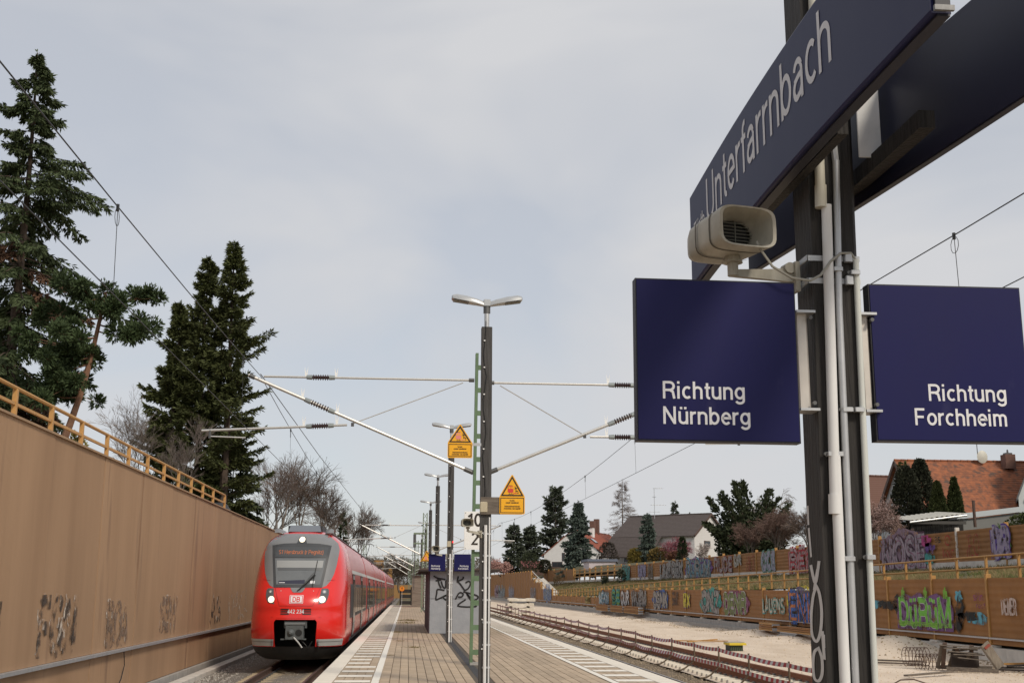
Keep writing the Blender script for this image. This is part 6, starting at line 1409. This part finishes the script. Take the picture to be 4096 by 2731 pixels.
# ================================================================== trees
M_bark = mat('conifer_bark', (0.085,0.06,0.045), 0.9, var=.3, vscale=4, bump=.4)
M_barkg = mat('grey_bark', (0.16,0.135,0.115), 0.9, var=.25, vscale=4)
M_barkr = mat('pine_bark', (0.20,0.105,0.065), 0.9, var=.25, vscale=4)
M_birch = mat('birch_bark', (0.42,0.38,0.34), 0.85, var=.3, vscale=3)
M_twig = mat('brown_twigs', (0.155,0.115,0.095), 0.9, var=.2)
M_twigb = mat('dark_brown_twigs', (0.105,0.078,0.058), 0.9, var=.2)
M_twigr = mat('reddish_twigs', (0.17,0.108,0.085), 0.9, var=.2)
M_twigg = mat('pale_twigs', (0.22,0.18,0.155), 0.9, var=.2)
def needle_mat(n, c): return mat(n, c, 0.75, c2=tuple(x*.52 for x in c), vscale=1.1, spec=.3)
N_dark = needle_mat('spruce_needles', (0.088,0.118,0.050)); N_blue = needle_mat('blue_spruce_needles', (0.135,0.175,0.145)); N_pine = needle_mat('pine_needles', (0.072,0.108,0.042)); N_yew = needle_mat('yew_needles', (0.050,0.064,0.028)); N_far = needle_mat('far_conifer_needles', (0.098,0.118,0.080)); N_thuja = needle_mat('thuja_needles', (0.056,0.060,0.036)); N_thujag = needle_mat('green_thuja_needles', (0.065,0.080,0.024)); N_doug = needle_mat('olive_needles', (0.105,0.122,0.042)); N_deadn = needle_mat('dead_brown_needles', (0.14,0.075,0.045))
def sprig(mb, p, d, L, wd, r, n=4):
    """a spray of needles: a few narrow blades fanning from one twig"""
    a = d.orthogonal().normalized(); b = d.cross(a)
    for k in range(n):
        t = r.uniform(0,6.283); s = r.uniform(.15,.75); e = (d+(a*math.cos(t)+b*math.sin(t))*s).normalized()*L*r.uniform(.6,1.1)
        q = p+d*L*.35*k/n; sd = e.cross(Vector((r.uniform(-1,1),r.uniform(-1,1),r.uniform(-1,1))))
        if sd.length < 1e-6: continue
        sd = sd.normalized()*wd
        o = len(mb.v); m = q+e*.55; t_ = q+e
        mb.v += [tuple(q), tuple(m+sd), tuple(t_), tuple(m-sd)]; mb.f.append((o,o+1,o+2,o+3))
def conifer(name, label, x, y, z0, H, Rm, seed, m, bark=None, base=.04, nb=130, ns=16, sl=.34, sw=.045, droop=.35, prof=.85, gap=0.0, sub=1, up=.0, hang=.35, group=None, lean=(0,0), side=None, layers=None, mdead=None, dead=0.0, rmin=.04, shape=None):
    r = random.Random(seed); root = thing(name, label, 'tree', (x,y,z0), group); B = MB(); C = MB(); D = MB()
    top = Vector((x+lean[0],y+lean[1],z0+H)); bot = Vector((x,y,z0-.3)); rt_ = max(.05,H*.016)
    ax = lambda t: bot+(top-bot)*t+Vector((math.sin(t*5+seed)*.012*H*.4,math.cos(t*4+seed)*.012*H*.4,0))*t
    pts = [ax(k/10) for k in range(11)]; B.path(pts, rt_, 7, rt_*.08)
    for i in range(nb):
        t = base+(1-base)*((i+r.random())/nb)**.92
        if r.random() < gap: continue
        h = (t-base)/(1-base); ln = Rm*(max(rmin,(1-h))**prof)*r.uniform(.62,1.12)
        if shape: ln = Rm*shape(h)*r.uniform(.62,1.12)
        if layers: ln *= layers(h, r)
        az = r.uniform(0,6.283)
        if side: ln *= 1+side[1]*max(0,math.cos(az-side[0]))
        p = ax(t); el = up+.25*(h-.4)+r.uniform(-.12,.12); d = Vector((math.cos(az)*math.cos(el),math.sin(az)*math.cos(el),math.sin(el)))
        q = p; L = ln; n = 6; bp = [p]; dr = droop*(.5+.7*(1-h))
        for k in range(n):
            d = (d+Vector((0,0,-dr*.28 if k < 4 else dr*.12))).normalized(); q = q+d*L/n; bp.append(q)
        B.path(bp, max(.012,rt_*.16*(1-h*.6)), 3, .006)
        isd = mdead is not None and r.random() < dead and h < .55; T_ = D if isd else C
        m_ = max(4, int(ns*(.35+.65*ln/Rm)))
        for k in range(m_):
            f = .12+.88*(k+r.random())/m_; j = min(n-1,int(f*n)); u = f*n-j; c = bp[j]+(bp[j+1]-bp[j])*u; dd = (bp[j+1]-bp[j]).normalized()
            for sgn in (-1,1):
                sdv = dd.cross(Vector((0,0,1))).normalized()*sgn; sp_ = (dd*r.uniform(.3,.9)+sdv*r.uniform(.5,1)+Vector((0,0,-hang*r.uniform(.2,1.3)))).normalized()
                tl = ln*.24*(1.15-f)*r.uniform(.5,1.2)+sl*.4
                for w_ in range(sub): sprig(T_, c+sp_*tl*(w_+.3)/sub, (sp_+Vector((0,0,-hang*.4*w_))).normalized(), sl*r.uniform(.75,1.3), sw, r)
        sprig(T_, bp[-1], d, sl, sw, r, 5)
    for k in range(8): sprig(C, ax(1-.012*k), Vector((r.uniform(-.4,.4),r.uniform(-.4,.4),1)).normalized(), sl*.9, sw*.8, r, 4)
    B.build('trunk', bark or M_bark, root); C.build('crown', m, root)
    if D.v: D.build('dead_branches', mdead, root)
    return root
def bare_tree(name, label, x, y, z0, H, spread, seed, m, mt, levels=5, rad=None, ang=.5, group=None, weep=0.0, multi=1, nch=3, leaf=None, leafn=0, lsz=.06, first=.28, tmin=.004):
    r = random.Random(seed); tmin = max(tmin, y*.00008); root = thing(name, label, 'tree' if H > 4 else 'shrub', (x,y,z0), group); B = MB(); T = MB(); Lf = MB(); rad = rad or H*.014
    ends = []
    def grow(p, d, L, ra, lv):
        n = 3 if lv > 1 else 2; q = p; pts = [p]
        for k in range(n):
            d = (d+Vector((r.gauss(0,.12),r.gauss(0,.12),r.gauss(0,.06)+(.06 if lv > 2 else -weep*.5)))).normalized(); q = q+d*L/n; pts.append(q)
        (B if lv >= levels-2 else T).path(pts, max(ra,tmin), 5 if lv >= levels-1 else 3, max(tmin,ra*.6))
        if lv == 0: ends.append((q,d)); return
        c = nch+(1 if r.random() < .4 else 0)
        for k in range(c):
            f = r.uniform(.35,1) if k else 1.0; j = min(n-1,int(f*n)); b0 = pts[j]+(pts[j+1]-pts[j])*(f*n-j)
            az = r.uniform(0,6.283); o = d.orthogonal().normalized(); o2 = d.cross(o); an = ang*r.uniform(.5,1.3)
            nd_ = (d*math.cos(an)+(o*math.cos(az)+o2*math.sin(az))*math.sin(an)*spread).normalized()
            grow(b0, nd_, L*r.uniform(.55,.82), ra*r.uniform(.5,.68), lv-1)
    for k in range(multi):
        a = 6.283*k/multi+r.random(); d = Vector((math.cos(a)*.35*(multi > 1),math.sin(a)*.35*(multi > 1),1)).normalized()
        grow(Vector((x+.1*math.cos(a)*(multi > 1),y+.1*math.sin(a)*(multi > 1),z0-.2)), d, H*first, rad, levels)
    B.build('trunk', m, root)
    if T.v: T.build('twigs', mt, root)
    if leaf:
        for q, d in ends:
            for k in range(leafn):
                p = q+Vector((r.gauss(0,lsz*2),r.gauss(0,lsz*2),r.gauss(0,lsz*2))); a = Vector((r.uniform(-1,1),r.uniform(-1,1),r.uniform(-1,1))).normalized()*lsz; b = a.orthogonal().normalized()*lsz*.6
                Lf.add([p-a,p+b,p+a,p-b],[(0,1,2,3)])
        Lf.build('crown', leaf, root)
    return root
def bush(name, label, x, y, z0, H, R, seed, m, n=900, sl=.25, sw=.05, cone=0.0, cat='shrub', ns=5, pts=None, round_=1.0):
    r = random.Random(seed); root = thing(name, label, cat, (x,y,z0)); C = MB(); B = MB()
    B.tube((x,y,z0-.3),(x,y,z0+H*.7),R*.07,R*.03,6)
    for _ in range(n):
        t = r.random()**.8; z = t*H
        ph = (1-t)**cone if cone else math.sqrt(max(0.02,1-(2*t-.9)**2*.8)); a = r.uniform(0,6.283); rr_ = R*ph*(r.random()**.35)*(1+.18*mnoise.noise(Vector((math.cos(a)*1.5,math.sin(a)*1.5,z*.7+seed))))
        p = Vector((x+math.cos(a)*rr_,y+math.sin(a)*rr_,z0+z)); d = Vector((math.cos(a)*.6,math.sin(a)*.6,r.uniform(.2,1.2))).normalized(); sprig(C, p, d, sl*r.uniform(.6,1.3), sw, r, ns)
    B.build('stem', M_bark, root); C.build('crown', m, root); return root
# --- left, above the retaining wall
conifer('spruce_tree', 'tall ragged spruce at the left edge above the wall', -14.0, 42, 4.4, 16.5, 3.3, 11, N_dark, shape=lambda h: min(1,max(.005,1-h)/.5)**.95, nb=270, ns=26, sl=.23, sw=.030, droop=.50, prof=.72, gap=.30, sub=3, hang=.6, rmin=.015, layers=lambda h, r: (.68+.55*abs(math.sin(h*15+.6)))*r.uniform(.55,1.3), mdead=N_deadn, dead=.16)
conifer('spruce_tree', 'second spruce cut off by the left edge', -17.2, 44.5, 4.4, 13.2, 3.6, 12, N_dark, nb=120, ns=20, sl=.25, sw=.034, droop=.45, prof=.6, sub=2, hang=.55, mdead=N_deadn, dead=.2)
def firsh(h): return min(1,max(.005,1-h)/.52)**.8
for nm_, x_, y_, H_, R_s, sd_ in (('tall dense dark fir beside the left bracket, its highest top',-9.35,61,15.0,1.85,13),('dark fir forming the second top left of the highest fir',-10.75,61.3,14.2,1.75,14),('lower dark fir at the left side of the twin firs',-12.0,60.6,11.6,1.45,16)):
    conifer('fir_tree', nm_, x_, y_, 4.3, H_, R_s, sd_, N_doug, shape=firsh, nb=200, ns=22, sl=.29, sw=.035, droop=.22, sub=2, hang=.30, up=.55, layers=lambda h, r: (.62+.5*abs(math.sin(h*13+x_)))*r.uniform(.6,1.4), gap=.06)
def pine(label, x, y, z0, tip, seed):
    r = random.Random(seed); root = thing('pine_tree', label, 'tree', (x,y,z0)); B = MB(); C = MB(); tip = Vector(tip); b = Vector((x,y,z0-.3)); N0 = 0
    pts = [b+(tip-b)*t+Vector((.25*math.sin(t*3.1),0,0)) for t in [k/8 for k in range(9)]]; B.path(pts, .15, 7, .05)
    clumps = []
    for k in range(17):
        t = .50+.50*k/16; j = min(7,int(t*8)); p = pts[j]+(pts[j+1]-pts[j])*(t*8-j); az = r.uniform(-1.0,1.0)+(0 if (t > .78 and k % 3) else 3.14); L = r.uniform(.7,1.9) if t > .78 else r.uniform(.5,1.2); e = p+Vector((math.cos(az)*L,math.sin(az)*L*.7,r.uniform(-.3,.5)*L*.5)); mid = (p+e)/2+Vector((0,0,-.12*L))
        B.path([p,mid,e], .035, 4, .012); clumps += [(e,.42),((mid+e)/2,.30)]
        for q in range(3): e2 = e+Vector((r.gauss(0,.5),r.gauss(0,.4),r.gauss(0.05,.28))); B.path([mid,e2],.014,3,.006); clumps.append((e2,r.uniform(.24,.42)))
    clumps.append((tip,.45))
    for c, s in clumps:
        for _ in range(int(150*s/.4)):
            d = Vector((r.gauss(0,1),r.gauss(0,1),r.gauss(.3,.8))).normalized(); sprig(C, c+d*s*r.uniform(.1,.75)*Vector((1,1,.7)).x, d, .17, .022, r, 4)
    B.build('trunk', M_barkr, root); C.build('crown', N_pine, root)
pine('leaning pine with orange trunk beside the tall spruce', -11.5, 38, 4.3, (-9.9,38,10.9), 5)
bare_tree('bare_tree', 'thin pale bare tree between the pine and the tall fir', -12.6, 58, 4.3, 7.6, 1.0, 21, M_barkg, M_twigg, 6, .045, .42)
bare_tree('bare_tree', 'slender bare tree in front of the tall fir', -9.4, 50, 4.3, 5.6, .9, 22, M_barkg, M_twigg, 6, .035, .35)
bare_tree('bare_tree', 'second thin bare tree left of the tall fir', -13.9, 62, 4.3, 8.0, 1.0, 23, M_barkg, M_twigg, 6, .045, .42)
bush('shrub', 'yellow-green budding shrub behind the wall railing', -12.9, 47, 4.2, 3.2, .9, 24, mat('yellow_green_buds', (0.22,0.19,0.05), .8, var=.3), n=500, sl=.16, sw=.03, cone=.5)
bush('shrub', 'olive shrub half hidden behind the wall railing', -14.2, 49, 4.2, 2.6, .9, 25, mat('olive_buds', (0.16,0.16,0.05), .8, var=.3), n=350, sl=.16, sw=.03, cone=.6)
conifer('spruce_tree', 'low dark spruce above the far end of the wall railing', -9.6, 66, 4.2, 5.0, 2.2, 26, N_yew, nb=70, ns=14, sl=.4, sw=.06, sub=2, prof=.5)
for i, (x, y, H, s, nm) in enumerate(((-11.2,104,8.6,1.0,'broad bare tree directly above the train nose'),(-9.6,110,7.8,1.0,'bare tree right of the broad one above the train'),(-13.0,112,8.0,1.0,'bare tree left of the broad one above the train'),(-8.6,122,8.2,1.05,'bare rounded tree above the train roof'),(-7.6,138,7.4,1.0,'bare tree stepping down above the train roof'),(-7.7,156,7.0,1.0,'wispy bare tree above the second car'),(-6.9,180,7.5,1.0,'small bare tree near the far pantograph'))):
    bare_tree('bare_tree', nm, x, y, 4.2, H*1.62, s, 40+i, M_barkg, M_twigb if i % 2 else M_twig, 5, .12, .50, 'bare trees above the train', first=.27, nch=4)
bare_tree('birch_tree', 'pale birch standing among the bare trees above the train', -8.3, 142, 4.3, 8.4, .8, 55, M_birch, M_twigg, 6, .10, .42, weep=.3)
conifer('spruce_tree', 'narrow young spruce among the bare trees above the train', -7.2, 134, 4.3, 5.6, .8, 56, N_yew, nb=50, ns=8, sl=.3, sw=.06)
for i, (x, y, H) in enumerate(((-11,235,9),(-6.5,240,11.5),(-1.5,246,11),(2.2,250,9.5),(-15,250,13),(4.2,300,11),(-4,310,14),(8,315,12),(13,320,11),(17,325,10))):
    bare_tree('bare_tree', ('low hazy bare tree behind the far masts','broad bare tree behind the far masts','tall bare tree behind the far masts','bare tree right of the far masts','bare tree above the far train end','distant bare tree behind the shelter roof','distant tall bare tree over the track end','distant bare tree behind the first lamp pole','distant bare tree right of the shelter','distant bare tree at the far wall end')[i], x, y, 1.0, H, 1.1, 70+i, M_barkg, M_twigb, 5, .2, .55, 'distant bare trees', first=.24, nch=4)
stuff_far = MB(); rf = random.Random(3)
for _ in range(9000):
    x = rf.uniform(-30,24); y = rf.uniform(332,350); h = 9.5+3*mnoise.noise(Vector((x*.12,1,2)))+1.5*mnoise.noise(Vector((x*.5,5,2))); z = rf.uniform(0,h); d = Vector((rf.gauss(0,.5),rf.gauss(0,.3),1)).normalized(); sprig(stuff_far, Vector((x,y,z)), d, 1.1, .06, rf, 3)
o = stuff(stuff_far.build('far_wood', mat('far_wood_twigs', (0.135,0.105,0.075), .9, c2=(0.07,0.065,0.035), vscale=.3))); o['label'] = 'far brown wood closing the view beyond the tracks'; o['category'] = 'wood'
# --- right gardens
conifer('conifer', 'leftmost dark conifer beyond the far noise wall', 24.0, 270, 5.0, 10.8, 2.9, 31, N_far, nb=120, ns=11, sl=.8, sw=.12, droop=.35, prof=.45, hang=.4)
conifer('conifer', 'dark conifer right of the leftmost one', 28.3, 275, 5.0, 10.8, 3.4, 32, N_far, nb=130, ns=11, sl=.8, sw=.12, droop=.3, prof=.45, hang=.4)
conifer('pine_tree', 'tall dark pine rising left of the blue spruce', 35.5, 286, 5.0, 20.2, 4.2, 33, N_far, nb=170, ns=12, sl=.95, sw=.15, droop=.05, prof=.42, up=.35, gap=.1, layers=lambda h, r: (.65+.6*abs(math.sin(h*14))), base=.1, hang=.1)
conifer('blue_spruce', 'large blue-green spruce in front of the white gable', 30.8, 215, 4.6, 12.4, 3.5, 34, N_blue, nb=190, ns=16, sl=.55, sw=.085, droop=.28, prof=.72, sub=2, hang=.35, layers=lambda h, r: (.85+.3*abs(math.sin(h*19))))
conifer('larch_tree', 'bare brown larch behind the two houses', 48.9, 270, 5.0, 20.8, 6.2, 35, M_twig, bark=M_barkg, nb=120, ns=14, sl=.9, sw=.022, droop=.3, prof=.75, hang=.5, sub=1, base=.1)
conifer('blue_spruce', 'small blue spruce in front of the dark roofed house', 34.4, 170, 4.7, 7.5, 1.8, 36, N_blue, nb=110, ns=12, sl=.42, sw=.07, droop=.25, prof=.62, sub=2)
conifer('conifer', 'conifer tip showing behind the dark roof ridge', 52.6, 232, 6, 12.4, 2.2, 37, N_far, nb=80, ns=9, sl=.6, sw=.09)
conifer('conifer', 'tiny conifer tip over the right end of the dark roof', 57.5, 240, 6, 10.8, 1.4, 38, N_far, nb=40, ns=7, sl=.5, sw=.08)
def yew(label, x, y, z0, seed):
    r = random.Random(seed); root = thing('yew_tree', label, 'tree', (x,y,z0)); B = MB(); C = MB()
    for i in range(15):
        a = math.pi*(.02+.96*i/14); L = (4.7 if .2 < i/14 < .8 else 5.3)*r.uniform(.85,1.12)+2.3*math.sin(a); d = Vector((math.cos(a)*.95,r.uniform(-.5,.5),.35+math.sin(a)*1.1)).normalized(); p = Vector((x,y,z0+.6)); bp = [p]
        for k in range(9): d = (d+Vector((r.gauss(0,.06),r.gauss(0,.06),.03))).normalized(); p = p+d*L/9; bp.append(p)
        B.path(bp, .10, 4, .015)
        for k in range(220):
            f = r.random()**.75; j = min(8,int(f*9)); c = bp[j]+(bp[j+1]-bp[j])*(f*9-j); wd = .95*(1.08-f)+.10; o = Vector((r.gauss(0,wd*.55),r.gauss(0,wd*.55),r.gauss(0,wd*.45))); dd = (d+o*.8+Vector((0,0,-.25))).normalized(); sprig(C, c+o, dd, .42, .07, r, 5)
    for k in range(2600):
        a = r.uniform(0,6.283); rr_ = 3.6*math.sqrt(r.random()); z = r.uniform(.2,4.6)*(1-.35*(rr_/3.4)**2); sprig(C, Vector((x+rr_*math.cos(a),y+rr_*.7*math.sin(a),z0+z)), Vector((r.gauss(0,1),r.gauss(0,1),.4)).normalized(), .45, .08, r, 5)
    B.build('trunk', M_bark, root); C.build('crown', N_yew, root)
yew('big dark spreading yew left of the near sign post', 35.0, 120, 4.7, 9)
bare_tree('birch_tree', 'pale weeping birch rising behind the dark yew', 47.2, 152, 4.8, 15.0, .75, 61, M_birch, M_twigg, 6, .16, .42, weep=.5, first=.26)
bare_tree('bare_shrub', 'large reddish-brown bare shrub beside the yew', 33.0, 105, 4.5, 5.8, 1.25, 62, M_barkg, M_twigr, 6, .06, .55, multi=5, first=.30)
bare_tree('bare_shrub', 'brown bare shrub right of the reddish one', 35.3, 103, 4.5, 5.4, 1.2, 63, M_barkg, M_twig, 6, .06, .55, multi=4, first=.30)
bare_tree('bare_shrub', 'rusty bare shrub at the foot of the yew', 31.2, 107, 4.5, 4.2, 1.2, 64, M_barkg, M_twigr, 6, .05, .55, multi=4, first=.30)
bush('shrub', 'green shrub with yellow blossom behind the upper wall', 33.6, 92, 4.4, 1.9, 1.1, 65, mat('green_leaf', (0.07,0.10,0.02), .8, var=.3), n=380, sl=.16, sw=.05); bush('shrub', 'sparse forsythia in yellow bloom behind the upper wall', 33.2, 93, 4.5, 2.3, 1.2, 66, mat('forsythia', (0.55,0.38,0.03), .8, var=.2), n=70, sl=.10, sw=.04, ns=3)
bare_tree('plum_tree', 'pink-red budding plum tree before the dark roofed house', 37.3, 165, 4.7, 5.4, 1.35, 67, M_barkg, mat('plum_twigs', (0.21,0.075,0.09), .9, var=.2), 6, .07, .58, multi=2, leaf=mat('plum_buds', (0.34,0.10,0.13), .8, var=.2), leafn=1, lsz=.05, first=.3)
bush('cypress', 'small dark green cypress in front of the plum tree', 32.5, 140, 4.4, 3.2, .75, 68, N_yew, n=420, sl=.28, sw=.05, cone=.55, cat='tree')
bare_tree('bare_shrub', 'pale blossoming shrub before the white shingled gable', 35.4, 140, 4.5, 3.4, 1.2, 69, M_barkg, M_twigg, 5, .04, .55, multi=3, leaf=mat('pale_blossom', (0.55,0.46,0.42), .8), leafn=1, lsz=.05, first=.3)
for i, (x, y, H, R_s, c, lb) in enumerate(((35.6,168,2.6,1.6,(0.24,0.17,0.05),'straw-yellow shrub right of the small blue spruce'),(32.6,170,2.6,1.1,(0.26,0.20,0.04),'yellow-green shrub left of the small blue spruce'),(36.8,163,2.0,1.0,(0.20,0.09,0.05),'rust-brown shrub below the plum tree'),(33.6,200,4.6,1.7,(0.075,0.06,0.045),'dark round bare shrub in front of the red roof'),(24.5,240,3.9,2.1,(0.045,0.06,0.022),'dense green bush at the far wall end'),(27.6,240,2.6,1.2,(0.05,0.05,0.025),'low dark bush below the white gable'))):
    bush('shrub', lb, x, y, 4.6, H, R_s, 90+i, mat('shrub_leaf_%d' % i, c, .85, c2=tuple(q*.55 for q in c), vscale=1.2), n=620, sl=.36, sw=.055)
bare_tree('bare_shrub', 'pinkish blossoming tree at the far left wall end', 20.0, 262, 4.6, 4.6, 1.4, 97, M_barkg, M_twigr, 5, .07, .6, multi=2, leaf=mat('pink_bloom', (0.36,0.20,0.17), .8), leafn=3, lsz=.16, first=.28)
for i, (x, y, H, R_s, mm, cn, lb) in enumerate(((36.7,85,6.0,1.55,N_thuja,.42,'broad dark thuja left of the orange roof'),(38.1,85.5,6.6,1.25,N_thuja,.42,'taller dark thuja tip against the orange roof'),(37.7,82,4.6,1.15,N_thujag,.8,'pointed green thuja in the middle of the orange roof'),(38.95,82,4.9,1.0,N_thujag,.85,'slim pointed green thuja right of its neighbour'))):
    bush('thuja', lb, x, y, 4.5, H, R_s, 110+i, mm, n=3400, sl=.20, sw=.058, cone=cn, cat='tree')
bush('ivy', 'ivy creeping up the left verge of the orange roof', 42.7, 99.2, 8.4, 4.0, .7, 120, mat('ivy_leaf', (0.06,0.075,0.02), .8, var=.3), n=240, sl=.2, sw=.07); bush('ivy_hedge', 'ivy hedge over the wall top at the right edge', 42.6, 78, 4.4, 2.3, 2.2, 121, mat('ivy_leaf', (0.06,0.075,0.02), .8, var=.3), n=900, sl=.2, sw=.07)
bare_tree('bare_shrub', 'pink flowering bare shrub right of the near sign post', 31.1, 77, 4.4, 3.9, 1.2, 122, M_barkg, M_twigr, 6, .04, .55, multi=4, leaf=mat('rosy_buds', (0.40,0.27,0.24), .8, var=.2), leafn=1, lsz=.035, first=.3)
bare_tree('bare_shrub', 'low fuzzy brown shrub in front of the dark thuja', 30.6, 72, 4.2, 2.0, 1.5, 123, M_barkg, mat('fuzzy_twigs', (0.26,0.17,0.13), .9), 6, .02, .6, multi=5, first=.28)
for i, (x, y, H, R_s, lb) in enumerate(((26.9,150,1.6,.5,'small conifer seedling on the slope below the bar fence'),(26.5,160,.9,.4,'tiny evergreen shrub on the slope'),(25.8,205,1.8,.9,'dry brown shrub beside the far stairs'))):
    bush('shrub', lb, x, y, slope_z(min(x,27.7),y), H, R_s, 130+i, N_far if i < 2 else mat('dry_shrub', (0.15,0.11,0.06), .9), n=200, sl=.25, sw=.05)
